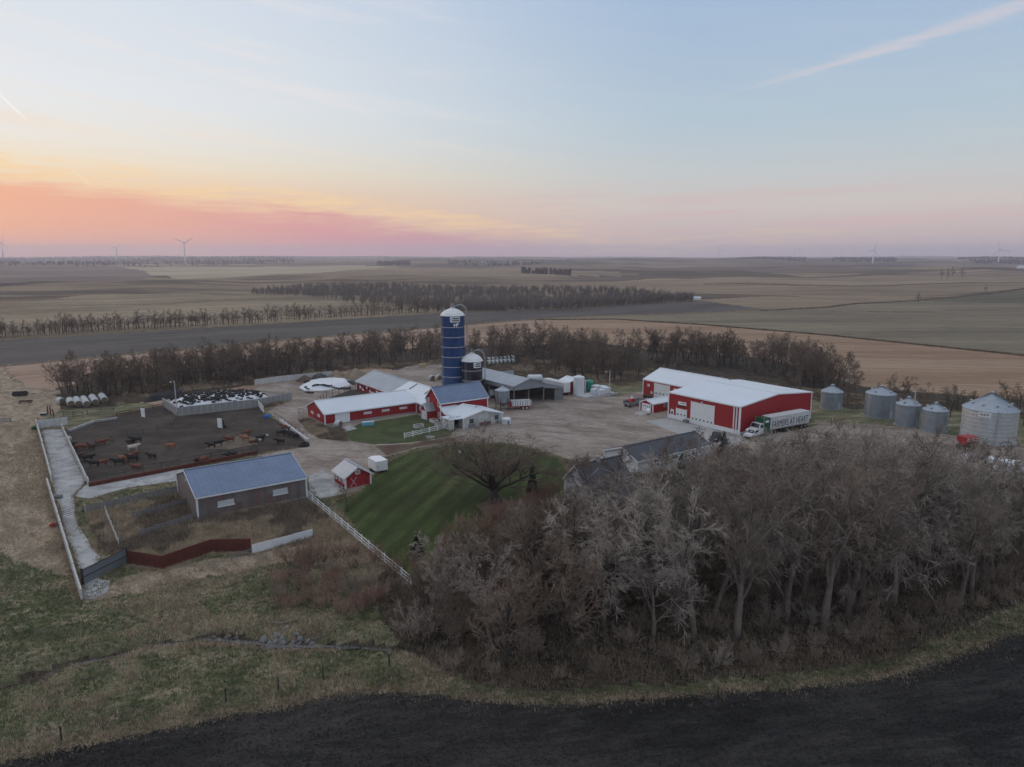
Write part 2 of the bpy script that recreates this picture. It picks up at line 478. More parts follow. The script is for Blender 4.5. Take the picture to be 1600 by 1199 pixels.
def patchwork():
    m = bpy.data.materials.new('distant_farmland'); m.use_nodes = True
    t = m.node_tree; n = NT(t); bs = t.nodes['Principled BSDF']
    co = n.n('ShaderNodeTexCoord').outputs['Object']
    x, y, z = n.sep(co)
    v = n.xyz(n.m('MULTIPLY', x, 0.0022), n.m('MULTIPLY', y, 0.0019), 0.0)
    vo = n.n('ShaderNodeTexVoronoi', distance='CHEBYCHEV'); n.put(vo.inputs['Vector'], v); vo.inputs['Scale'].default_value = 1.0
    r = n.sep(vo.outputs['Color'])[0]
    c = n.ramp(r, [(0.0, (.08,.062,.055,1)), (0.3, (.21,.165,.12,1)), (0.55, (.28,.21,.14,1)), (0.75, (.11,.094,.072,1)), (1.0, (.35,.265,.18,1))], 'LINEAR')
    nz = n.noise(n.xyz(n.m('MULTIPLY', x, 0.002), n.m('MULTIPLY', y, 0.008), 0.0), 1.5, 5, 0.6)
    c = n.mix(n.rng(nz, 0.44, 0.60, 0.0, 0.75), c, (.085,.07,.062,1))
    t.links.new(c, bs.inputs['Base Color']); bs.inputs['Roughness'].default_value = 1.0; bs.inputs['Specular IOR Level'].default_value = 0.0
    return m
gm['far'] = patchwork()

EDGE = [(-60,1215),(0,1192),(72,1174),(240,1139),(400,1108),(520,1085),(640,1082),(800,1094),(1000,1091),(1200,1080),(1400,1055),(1520,1015),(1600,985),(1900,880)]
regions = [   # later entries win
 ('farmland', 'far', None),
 ('tan_field', 'tan', [(700,470),(1000,458),(1200,463),(1400,470),(1450,462),(1600,452),(2100,440),(2100,430),(1100,436),(800,446)]),
 ('tan_field', 'tan', [(400,424),(760,420),(1000,428),(700,434),(420,433)]),
 ('brown_field', 'brown', [(-500,446),(0,442),(200,438),(262,431),(190,417),(0,419),(-500,425)]),
 ('pale_field', 'pale', [(190,416),(255,431),(275,435),(400,434),(590,424),(640,420),(470,416)]),
 ('hill_field', 'hill', [(-400,560),(0,532),(400,507),(700,488),(690,474),(560,464),(420,453),(250,455),(120,463),(0,477),(-400,500)]),
 ('tan_field', 'tan', [(1085,470),(1180,482),(1290,481),(1380,472),(1210,465)]),
 ('green_field', 'green', [(930,492),(1190,486),(1290,482),(1375,472),(1600,455),(2100,430),(2200,640),(1600,556),(1300,525),(1100,507),(960,498)]),
 ('dark_green_field', 'dgreen', [(1440,470),(1600,452),(2000,435),(2000,480),(1600,476)]),
 ('ploughed_field', 'strip', [(-500,580),(0,531),(400,506),(750,483),(1080,471.5),(1200,483),(940,490.5),(840,497),(650,513),(400,535),(150,558),(0,573),(-500,640)]),
 ('stubble_field', 'pink', [(5,573),(150,560),(400,537),(650,515),(840,499),(900,520),(700,600),(300,640),(90,612),(50,606),(30,596)]),
 ('stubble_field', 'stubble', [(838,499),(960,497),(1100,507),(1300,525),(1600,556),(2200,640),(2300,760),(1500,640),(1340,625),(1250,600),(1000,590),(830,560)]),
 ('woodland_floor', 'wood', [(85,606),(400,560),(700,540),(840,540),(900,530),(1000,545),(1200,560),(1350,605),(1600,625),(1700,640),(1700,665),(1600,655),(1480,640),(1330,640),(1180,600),(1000,600),(880,600),(760,585),(560,575),(420,598),(180,635),(90,640)]),
 ('dry_grass', 'dry', [(-700,640),(0,573),(30,598),(90,612),(95,640),(60,660),(75,760),(120,900),(60,890),(0,860),(-700,900)]),
 ('dry_grass', 'dry', [(305,815),(480,782),(560,838),(600,880),(450,880),(330,900),(240,925),(130,945),(200,900),(300,880),(400,865)]),
 ('woodland_floor', 'wood', [(590,900),(660,850),(760,800),(860,770),(960,800),(1100,760),(1300,745),(1700,790),(1800,860),(1580,950),(1400,1032),(1180,1062),(1000,1074),(740,1070),(640,1020),(590,960)]),
]
reg = np.zeros(cx.shape, int)
nearm = rc < 265
for i, (nm, mk, poly) in enumerate(regions):
    if poly is None:
        continue
    reg[pip(wobx, woby, GP(poly))] = i
MEADOW = len(regions); BLACK = MEADOW+1
edge_w = GP(EDGE)
black_poly = edge_w+[(400, 120), (400, -600), (-400, -600), (-400, 20)]
meadow_default = (reg == 0) & (rc < 240)
reg[meadow_default] = MEADOW
reg[pip(wobx, woby, black_poly)] = BLACK
reg[(dline(cx, cy, CREEK)+(fbm(cx, cy, 2.0, 91)-0.5)*0.9 < 0.75) & (rc < 140) & (reg == MEADOW)] = [i for i, q in enumerate(regions) if q[1] == 'wood'][-1]
regions.append(('meadow', 'meadow', None)); regions.append(('black_field', 'black', None))
V = np.stack([GX, GY, GZ], -1).reshape(-1, 3)
idx = np.arange(nr*nc).reshape(nr, nc)
Q = np.stack([idx[:-1,:-1], idx[:-1,1:], idx[1:,1:], idx[1:,:-1]], -1)
def np_mesh(name, V, F, k, mat, smooth=True):
    me = bpy.data.meshes.new(name)
    me.vertices.add(len(V)); me.vertices.foreach_set('co', np.asarray(V, np.float32).ravel())
    me.loops.add(F.size); me.loops.foreach_set('vertex_index', F.ravel().astype(np.int32))
    me.polygons.add(len(F)); me.polygons.foreach_set('loop_start', (np.arange(len(F))*k).astype(np.int32))
    me.polygons.foreach_set('use_smooth', np.full(len(F), smooth))
    me.materials.append(mat)
    me.update(calc_edges=True)
    return me
for i, (nm, mk, poly) in enumerate(regions):
    F = Q[reg == i].reshape(-1, 4)
    if not len(F): continue
    F = F[:, ::-1]
    u, inv = np.unique(F, return_inverse=True)
    me = np_mesh(nm, V[u], inv.reshape(-1, 4), 4, gm[mk])
    structure(part(nm, me, None))

# ---- level sheets of the farmstead
def sheet(name, pts, z, mat, wob=0.35, world=False, seed=0, step=1.2):
    P = pts if world else GP(pts)
    out = []
    for (x0, y0), (x1, y1) in zip(P, P[1:]+P[:1]):
        L = math.hypot(x1-x0, y1-y0); k = max(1, int(L/step))
        for j in range(k):
            t = j/k; x = x0+(x1-x0)*t; y = y0+(y1-y0)*t
            w = (float(fbm(x, y, 3.0, 41+seed, 3))-0.5)*2*wob
            out.append((x-(y1-y0)/L*w, y+(x1-x0)/L*w, z))
    b = MB(); b.poly(out)
    o = b.build(name, mat)
    a = sum(p[0]*q[1]-q[0]*p[1] for p, q in zip(out, out[1:]+out[:1]))
    if a < 0: o.data.flip_normals()
    return structure(o)
m_yard = ground_mat('gravel_yard', [(.1900,.1520,.1254),(.2755,.2261,.1900),(.3610,.3087,.2660)], 0.09, (1,1.5), R(-20), 0.06, 4.0, tracks=0.5)
m_mud = ground_mat('feedlot_mud', [(.0408,.0332,.0273),(.0578,.0476,.0400),(.0851,.0706,.0596)], 0.12, bump=0.1, bscale=2.2)
m_straw = ground_mat('trodden_straw', [(.12,.095,.07),(.17,.14,.105)], 0.5, bump=0.08)
m_lawn = ground_mat('mown_lawn', [(.0399,.0492,.0184),(.0506,.0706,.0215),(.0767,.0905,.0345)], 0.12, (0.35,1.2), R(76), 0.03, 5.0, rows=3.4, row_amt=0.6, row_wob=0.15)
m_patch = ground_mat('rough_lawn', [(.0467,.0510,.0255),(.0595,.0850,.0306),(.0935,.0850,.0510)], 0.2, bump=0.08)
m_conc = ground_mat('worn_concrete', [(.26,.255,.25),(.36,.355,.35),(.46,.455,.45)], 0.3, bump=0.01)
m_conc2 = ground_mat('clean_concrete', [(.34,.335,.325),(.41,.405,.395)], 0.25, bump=0.0)
m_weeds = ground_mat('weedy_bank', [(.10,.08,.058),(.15,.125,.09),(.21,.17,.12)], 0.3, bump=0.2)
m_leaf = ground_mat('leaf_litter', [(.09,.055,.042),(.13,.085,.065),(.10,.11,.05)], 0.3, bump=0.08)
YARD = [(395,606),(440,597),(560,596),(640,572),(700,563),(760,590),(860,600),(890,608),(960,620),(1005,612),(1040,640),(1160,690),(1300,660),(1420,668),(1600,700),(1640,745),
        (1600,790),(1300,762),(1120,745),(1000,722),(935,722),(905,722),(878,714),(850,706),(790,692),(720,690),(650,701),(600,715),(575,745),(560,768),(500,781),(480,745),(440,714),(400,713),(478,697),(482,688),(437,658),(415,640),(430,625),(405,618)]
sheet('farmyard', YARD, 0.02, m_yard, 0.6)
PEN = [(100,672),(145,657),(200,645),(256,634),(278,651),(403,637),(417,648),(437,660),(481,691),(470,700),(400,709),(140,760)]
sheet('feedlot_ground', PEN, 0.03, m_mud, 0.25)
sheet('straw_bedding', [(320,703),(345,690),(378,678),(405,684),(400,694),(360,703)], 0.036, m_straw, 0.9)
LAWN = [(520,783),(562,770),(578,748),(605,722),(650,704),(720,693),(790,695),(848,709),(876,717),(895,750),(880,775),(800,850),(640,911),(560,836)]
sheet('lawn', LAWN, 0.024, m_lawn, 0.4)
sheet('lawn', [(535,672),(551,668),(560,663),(652,648),(684,661),(712,672),(704,682),(640,692),(585,695),(548,690),(540,682)], 0.026, m_patch, 0.5)
sheet('weedy_bank', [(467,658),(482,655),(510,668),(538,672),(545,690),(500,686),(478,672)], 0.028, m_weeds, 0.5)
sheet('weedy_bank', [(403,640),(408,628),(440,622),(452,627),(436,634),(420,642)], 0.028, m_weeds, 0.4)
sheet('leaf_litter', [(585,697),(640,694),(703,684),(712,688),(650,699),(603,712)], 0.03, m_leaf, 0.5)
sheet('leaf_litter', [(745,790),(775,775),(812,786),(800,806),(765,812)], 0.032, m_leaf, 0.9)
ALLEY = [(66,672),(98,671),(134,752),(115,775),(120,820),(155,870),(150,890),(128,903),(100,820),(82,757)]
sheet('concrete_alley', ALLEY, 0.03, m_conc, 0.3)
sheet('concrete_pad', [(128,936),(127,915),(150,905),(172,908),(168,925),(145,938)], 0.03, m_conc, 0.4)
sheet('feed_lane', [(116,776),(135,757),(278,730),(300,738),(276,752),(200,762),(140,780)], 0.034, m_conc, 0.3)
sheet('shed_apron', [(481,744),(505,735),(545,757),(520,776),(498,778),(484,770)], 0.032, m_conc, 0.5)
sheet('concrete_apron', [(1008,658),(1044,654),(1154,679),(1176,682),(1140,697),(1090,690)], 0.034, m_conc2, 0.1)
sheet('garage_apron', [(990,646),(1004,641),(1019,645),(1000,650)], 0.036, m_conc2, 0.1)
sheet('driveway', [(927,722),(950,708),(1010,700),(990,735),(940,745)], 0.034, m_conc2, 0.1)
sheet('barn_pad', [(531,671),(545,664),(558,670),(540,675)], 0.036, m_conc, 0.2)
sheet('barnyard_ground', [(500,627),(546,610),(566,608),(600,618),(540,627)], 0.03, m_mud, 0.2)
sheet('corral_ground', [(135,803),(278,772),(308,810),(222,842),(190,872),(160,862),(140,830)], 0.028, m_weeds, 0.5)
# creek water
m_water = M('creek_water', (.03,.032,.03), 0.1, rough=0.08, spec=0.5)
wl = []
for k in range(len(CREEK)-1):
    (x0, y0), (x1, y1) = CREEK[k], CREEK[k+1]
    for j in range(6):
        wl.append((x0+(x1-x0)*j/6, y0+(y1-y0)*j/6))
b = MB(); L_ = []; R_ = []
for (x0, y0), (x1, y1) in zip(wl, wl[1:]):
    l = math.hypot(x1-x0, y1-y0); w = 0.3+0.14*math.sin(x0*1.7)
    L_.append((x0-(y1-y0)/l*w, y0+(x1-x0)/l*w, -0.72)); R_.append((x0+(y1-y0)/l*w, y0-(x1-x0)/l*w, -0.72))
for k in range(len(L_)-1): b.quad(R_[k], R_[k+1], L_[k+1], L_[k])
structure(b.build('water', m_water))
# ------------------------------------------------------------------ buildings
m_red = M('barn_red_metal', (.36,.022,.026), 0.10, 0.8, 0.5, seams=[('x',0.92),('y',0.92)], streak=0.15)
m_redw = M('barn_red_wood', (.34,.026,.03), 0.18, 2.0, 0.75, streak=0.35)
m_white = M('white_trim', (.76,.76,.76), 0.06, 1.0, 0.5, streak=0.12)
m_wroof = M('white_metal_roof', (.65,.69,.73), 0.05, 0.15, 0.42, seams=[('x',0.92),('y',0.92)], spec=0.5)
m_groof = M('galvanised_roof', (.33,.36,.40), 0.13, 0.25, 0.42, 0.35, seams=[('x',0.75),('y',0.75)], streak=0.1)
m_broof = M('dull_blue_metal_roof', (.165,.215,.315), 0.12, 0.4, 0.5, 0.25, seams=[('x',0.8),('y',0.8)], streak=0.25)
m_tan = M('brown_steel_siding', (.20,.155,.145), 0.14, 0.7, 0.7, seams=[('x',0.23),('y',0.23)], streak=0.3)
m_tan2 = M('reddish_siding_sheet', (.19,.115,.105), 0.15, 1.2, 0.75, seams=[('x',0.23)], streak=0.3)
m_tan3 = M('grey_siding_sheet', (.19,.175,.165), 0.15, 1.2, 0.75, seams=[('x',0.23)], streak=0.3)
m_whitew = M('weathered_white_wall', (.58,.57,.555), 0.12, 1.5, 0.8, streak=0.35, col2=(.40,.385,.37))
m_siding = M('white_lap_siding', (.60,.60,.60), 0.08, 1.5, 0.7, seams=[('z',0.2)])
m_shingle = M('dark_shingles', (.085,.086,.095), 0.3, 3.0, 0.9, bump=0.02, seams=[('z',0.16)])
m_glass = M('window_glass', (.02,.023,.028), 0.2, 1.0, 0.08, spec=0.6)
m_trans = M('translucent_panel', (.55,.555,.55), 0.12, 2.0, 0.5)
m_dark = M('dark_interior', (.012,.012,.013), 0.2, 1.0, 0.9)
m_black = M('black_rubber', (.014,.014,.015), 0.25, 4.0, 0.75)
m_concw = M('cast_concrete', (.33,.325,.315), 0.16, 0.7, 0.9, streak=0.45)
m_concl = M('pale_concrete', (.52,.51,.50), 0.12, 0.7, 0.9, streak=0.3)
m_wood = M('weathered_grey_wood', (.19,.185,.185), 0.25, 3.0, 0.9)
m_steel = M('galvanised_steel', (.42,.44,.46), 0.15, 1.5, 0.38, 0.75)
m_pipe = M('dark_steel_pipe', (.05,.048,.047), 0.3, 4.0, 0.6, 0.3)
m_rust = M('rust_red_steel', (.115,.032,.022), 0.25, 1.6, 0.8, streak=0.3)
m_grey = M('grey_paint', (.20,.21,.22), 0.15, 2.0, 0.6)

def gable(root, x0, x1, y0, y1, ze, zr, ridge, wm, rm, tm=None, rp=None, over=0.3, th=0.12, ze2=None, z0=0.0, wallname='wall', roof2=None):
    """walls and a two-slope roof; ridge runs along `ridge`. ze / ze2: eave heights on the low / high side across"""
    ze2 = ze if ze2 is None else ze2
    if ridge == 'x': a0, a1, w0, w1 = x0, x1, y0, y1
    else: a0, a1, w0, w1 = y0, y1, x0, x1
    rp = (w0+w1)/2 if rp is None else rp
    mp = (lambda u, w, z: (u, w, z)) if ridge == 'x' else (lambda u, w, z: (w, u, z))
    b = MB(); b.extr([(w0, z0), (w1, z0), (w1, ze2), (rp, zr), (w0, ze)], ridge, a0, a1)
    b.build(wallname, wm, root)
    for (we, zz, sg) in ((w0, ze, -1), (w1, ze2, 1)):
        k = (zr-zz)/abs(rp-we)
        wo_ = we+sg*over; zo = zz-k*over
        b = MB(); i = 0
        v = [mp(a0-over, rp, zr+0.03), mp(a1+over, rp, zr+0.03), mp(a1+over, wo_, zo+0.03), mp(a0-over, wo_, zo+0.03)]
        v += [(p[0], p[1], p[2]+th) for p in v]
        b.v = v; b.f = [(0,1,2,3), (7,6,5,4), (0,4,5,1), (1,5,6,2), (2,6,7,3), (3,7,4,0)]; b.mi = [0]*6
        b.build('roof_slope', rm if (sg < 0 or roof2 is None) else roof2, root)
        if tm:
            b = MB(); b.beam(mp(a0-over, wo_+sg*0.03, zo-0.02), mp(a1+over, wo_+sg*0.03, zo-0.02), 0.06, 0.24); b.build('fascia', tm, root)
            for a, s2 in ((a0-over, -1), (a1+over, 1)):
                b = MB(); b.beam(mp(a+s2*0.03, rp, zr+0.0), mp(a+s2*0.03, wo_, zo+0.0), 0.06, 0.24); b.build('rake_trim', tm, root)
            for a, s2 in ((a0, -1), (a1, 1)):
                b = MB(); p = mp(a, we, 0); b.box(p[0]-0.13, p[0]+0.13, p[1]-0.13, p[1]+0.13, z0, zz-0.05); b.build('corner_trim', tm, root)
    b = MB(); b.beam(mp(a0-over, rp, zr+th+0.05), mp(a1+over, rp, zr+th+0.05), 0.4, 0.05); b.build('ridge_cap', rm, root)

def onwall(face, at, s0, s1, z0, z1, d0, d1):
    """box on the wall plane: face 'y-' means the wall at y = at looking towards -y"""
    b = MB()
    sg = -1 if face[1] == '-' else 1
    lo, hi = sorted((at+sg*d0, at+sg*d1))
    if face[0] == 'y': b.box(s0, s1, lo, hi, z0, z1)
    else: b.box(lo, hi, s0, s1, z0, z1)
    return b
def window(root, face, at, s, z, w, h, fm=None, cross=True, gm_=None, name='window'):
    fm = fm or m_white
    b = MB()
    t = 0.13
    for (a, c, e, f) in ((s-w/2-t, s-w/2, z-t, z+h+t), (s+w/2, s+w/2+t, z-t, z+h+t), (s-w/2, s+w/2, z-t, z), (s-w/2, s+w/2, z+h, z+h+t)):
        q = onwall(face, at, a, c, e, f, -0.02, 0.07); i = len(b.v); b.v += q.v; b.f += [tuple(i+k for k in g) for g in q.f]; b.mi += q.mi
    o = b.build(name, fm, root)
    onwall(face, at, s-w/2, s+w/2, z, z+h, -0.02, 0.03).build('pane', gm_ or m_glass, o)
    if cross:
        onwall(face, at, s-0.035, s+0.035, z, z+h, 0.03, 0.06).build('muntin', fm, o)
        onwall(face, at, s-w/2, s+w/2, z+h/2-0.035, z+h/2+0.035, 0.035, 0.065).build('muntin', fm, o)
    return o
def panel(root, face, at, s0, s1, z0, z1, mat, name='panel', d=0.05):
    return onwall(face, at, s0, s1, z0, z1, -0.02, d).build(name, mat, root)
def overhead_door(root, face, at, s0, s1, z0, z1, panes=4, pz=0.35, name='door', fm=None):
    d = panel(root, face, at, s0, s1, z0, z1, m_door, name, 0.06)
    w = (s1-s0)
    for k in range(panes):
        c = s0+w*(k+0.5)/panes
        onwall(face, at, c-w/panes*0.2, c+w/panes*0.2, z0+(z1-z0)*pz, z0+(z1-z0)*pz+0.32, 0.03, 0.075).build('pane', m_glass, d)
    for a, c in ((s0-0.14, s0), (s1, s1+0.14)):
        onwall(face, at, a, c, z0, z1+0.14, -0.02, 0.09).build('door_frame', fm or m_white, d)
    return d
m_door = M('white_door', (.72,.72,.715), 0.05, 1.0, 0.5, seams=[('z',0.53)])

def lettering(name, body, size, mat, parent, loc, rot, squash=1.0, depth=0.01):
    cu = bpy.data.curves.new(name, 'FONT'); cu.body = body; cu.size = size; cu.extrude = depth; cu.align_x = 'CENTER'; cu.align_y = 'CENTER'
    cu.space_character = 1.08
    o = bpy.data.objects.new(name, cu); COL.objects.link(o)
    dg = bpy.context.evaluated_depsgraph_get()
    me = bpy.data.meshes.new_from_object(o.evaluated_get(dg))
    bpy.data.objects.remove(o)
    me.materials.clear(); me.materials.append(mat)
    if squash > 3:
        xs_ = [v.co.x for v in me.vertices]; squash = squash/(max(xs_)-min(xs_))
    q = part(name, me, parent, loc, rot, (squash, 1, 1))
    return q

FZ = A0
# -- 1 cattle shed -------------------------------------------------------
o = thing('cattle_shed', 'brown cattle shed with blue metal roof beside the feedlot', 'shed', G(310,812), FZ)
gable(o, 0, 17, 0, 15, 3.5, 5.9, 'x', m_tan, m_broof, m_white, rp=7.5, over=0.2)
b = MB(); b.box(-0.06, 17.06, -0.09, 15.06, 0, 0.3); b.build('foundation', m_concw, o)
for s0, s1, z0, z1 in ((2.95, 5.4, 1.45, 2.3), (11.5, 13.85, 1.6, 2.45)):
    panel(o, 'y-', 0, s0, s1, z0, z1, m_trans, 'light_panel', 0.06)
    panel(o, 'y-', 0, s0-0.08, s1+0.08, z0-0.16, z0, m_white, 'window_sill', 0.1)
rg = random.Random(4)
for s0, z0, z1, mm in ((5.65, 1.6, 3.25, m_tan3), (5.65, 0.3, 1.6, m_tan2), (6.6, 0.3, 3.25, m_tan), (10.6, 1.9, 3.25, m_tan3), (10.6, 0.3, 1.6, m_tan2), (3.0, 2.4, 3.25, m_tan2), (14.4, 0.3, 3.25, m_tan), (8.6, 0.3, 3.25, m_tan2), (16.0, 0.3, 3.25, m_tan3), (0.4, 0.3, 1.5, m_tan3), (12.0, 0.3, 1.3, m_tan2)):
    panel(o, 'y-', 0, s0, s0+0.86, z0, z1, mm, 'siding_sheet', 0.02+0.01*rg.random())
b = MB(); b.extr([(0.0, 3.36), (15.0, 3.36), (7.5, 5.85)], 'x', -0.03, 0.02); b.build('gable_cladding', m_tan3, o)
b = MB(); b.box(-0.16, -0.03, 6.9, 7.2, 4.3, 4.6); b.build('lamp', m_white, o)

# -- 2 long red wing -----------------------------------------------------
o = thing('cattle_barn', 'long low red barn with white roof and big white sliding door', 'barn', G(508.2,664.8), FZ)
gable(o, 0, 24.35, 0, 11.8, 2.75, 4.9, 'x', m_red, m_wroof, m_white, over=0.3)
b = MB(); b.box(-0.05, 24.3, -0.05, 11.85, 0, 0.28); b.build('foundation', m_concw, o)
panel(o, 'y-', 0, 2.5, 6.2, 0.1, 2.66, m_white, 'sliding_door', 0.14)
panel(o, 'y-', 0, 2.2, 9.8, 2.66, 2.80, m_white, 'door_track', 0.2)
for s0 in (9.9, 14.7, 19.6):
    q = panel(o, 'y-', 0, s0, s0+2.1, 1.35, 1.9, m_white, 'window', 0.06)
    panel(q, 'y-', 0, s0+0.15, s0+1.95, 1.5, 1.76, m_trans, 'pane', 0.075)
for s0 in (3.2, 7.6):
    q = panel(o, 'x-', 0, s0, s0+1.6, 1.3, 1.95, m_white, 'window', 0.06)
    panel(q, 'x-', 0, s0+0.2, s0+1.4, 1.45, 1.8, m_trans, 'pane', 0.075)

# -- 3 rear wing with spotted wall ---------------------------------------
o = thing('feeding_barn', 'red barn wing with grey and white metal roof and cow-spotted wall behind the long barn', 'barn', G(650.6,644), FZ)
gable(o, 0, 12, 15, 38, 2.7, 5.3, 'y', m_red, m_groof, m_white, over=0.3)
gable(o, 0.02, 11.98, -5.3, 14.6, 2.7, 5.3, 'y', m_red, m_wroof, m_white, over=0.28)
rs_ = random.Random(12)
for k in range(17):
    s = 17.5+k*1.15+rs_.uniform(-.3,.3); w = rs_.uniform(0.7,1.7); z = rs_.uniform(0.3,1.7)
    panel(o, 'x-', 0, s, s+w, z, z+rs_.uniform(0.4,0.95), m_white if k % 2 else m_dark, 'wall_spot', 0.03+0.003*k)
window(o, 'x-', 0, -2.4, 1.0, 0.7, 1.2)
for s, t_ in ((9.5, 2.6), (1.0, 2.0)):
    b = MB(); k = 2.6/6
    b.beam((3.0, s, 2.7+3.0*k+0.26), (3.0+t_, s+0.3, 2.7+(3.0+t_)*k+0.26), 0.35, 0.05); b.build('roof_vent', m_rust, o)

# -- 4 main red barn -----------------------------------------------------
BO = G(664,649)
o = thing('red_barn', 'tall red gabled barn with blue-grey roof in front of the silos', 'barn', BO, FZ)
# local y runs back, so the gable runs towards -y
gable(o, 0, 13.6, -8.1, -0.9, 4.55, 7.75, 'x', m_redw, m_broof, m_white, rp=-4.1, ze2=4.75, over=0.3)
b = MB(); b.extr([(-14.2, 0), (-8.1, 0), (-8.1, 3.3), (-8.9, 2.75), (-10.4, 2.1), (-14.2, 1.95)], 'x', 0.0, 4.4); b.build('lean_to', m_redw, o)
b = MB()
pr = [(-8.05, 3.62), (-8.9, 2.95), (-10.4, 2.26), (-14.5, 2.05)]
for (p, z), (p2, z2) in zip(pr, pr[1:]):
    b.beam((-0.32, p, z), (-0.32, p2, z2), 0.1, 0.26)
b.build('curved_trim', m_white, o)
b = MB()
for (p, z), (p2, z2) in zip(pr, pr[1:]):
    b.poly([(-0.3, p, z), (4.5, p, z), (4.5, p2, z2), (-0.3, p2, z2)])
b.build('lean_to_roof', m_wroof, o)
for s, z in ((-2.0, 3.6), (-7.1, 3.55)):
    window(o, 'x-', 0, s, z, 0.6, 1.2)
for s, z in ((-7.3, 0.75), (-11.1, 0.6)):
    window(o, 'x-', 0, s, z, 0.75, 1.15)
b = MB(); b.box(-2.35, 0.0, -5.2, -2.6, 0, 2.4); b.build('porch_wall', m_redw, o)
b = MB(); b.extr([(-5.2, 2.4), (-2.6, 2.4), (-3.9, 3.8)], 'x', -2.35, 0.0); b.build('porch_gable', m_redw, o)
for sg in (-1, 1):
    b = MB(); b.beam((-2.6, -3.9+sg*0.8, 3.25), (0.05, -3.9+sg*0.8, 3.25), 0.05, 0.05)
    c = -3.9
    b = MB(); i = 0
    v = [(-2.6, c, 3.98), (0, c, 3.98), (0, c+sg*1.75, 2.15), (-2.6, c+sg*1.75, 2.15)]
    b.v = v+[(x, y, z+0.1) for x, y, z in v]; b.f = [(0,1,2,3),(7,6,5,4),(0,4,5,1),(1,5,6,2),(2,6,7,3),(3,7,4,0)]; b.mi = [0]*6
    b.build('porch_roof', m_groof, o)
    b = MB(); b.beam((-2.64, c, 3.96), (-2.64, c+sg*1.75, 2.13), 0.06, 0.22); b.build('rake_trim', m_white, o)
    b = MB(); b.box(-2.43, -2.27, c+sg*1.3-0.09, c+sg*1.3+0.09, 0, 2.35); b.build('corner_trim', m_white, o)
d_ = panel(o, 'x-', -2.35, -4.85, -2.95, 0.05, 2.2, m_door, 'door', 0.06)
panel(d_, 'x-', -2.35, -4.6, -4.5, 1.0, 1.2, m_pipe, 'handle', 0.12)

# -- 5 milk house --------------------------------------------------------
o = thing('milk_house', 'low white milk house with white roof joined to the red barn', 'building', G(724.4,670), FZ)
gable(o, 0, 10.9, 0, 8.6, 2.45, 3.7, 'y', m_whitew, m_wroof, m_white, rp=5.3, ze2=2.38, over=0.3)
b = MB(); b.box(-3.6, -2.5, 0.1, 4.0, 0, 2.35); b.build('porch_wall', m_whitew, o)
b = MB(); b.box(-3.6, 0.2, 0.0, 4.4, 2.36, 2.5); b.build('porch_roof', m_wroof, o)
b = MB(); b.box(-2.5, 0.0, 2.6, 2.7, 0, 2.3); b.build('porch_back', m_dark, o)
window(o, 'y-', 0, 2.2, 1.05, 1.0, 0.9, m_grey)
window(o, 'y-', 0, 9.3, 1.05, 0.9, 0.9, m_grey)
panel(o, 'y-', 0, 1.2, 3.2, 0.0, 0.8, m_grey, 'stone_panel', 0.08)
panel(o, 'y-', 0, 4.4, 7.6, 0.0, 0.85, M('reddish_stone', (.18,.11,.10), 0.3, 3.0, 0.9), 'stone_panel', 0.1)
panel(o, 'y-', 0, 8.9, 9.9, 0.0, 0.7, m_grey, 'stone_panel', 0.08)
b = MB(); b.box(5.6, 6.4, 4.0, 4.4, 3.55, 3.75); b.build('roof_vent', m_rust, o)

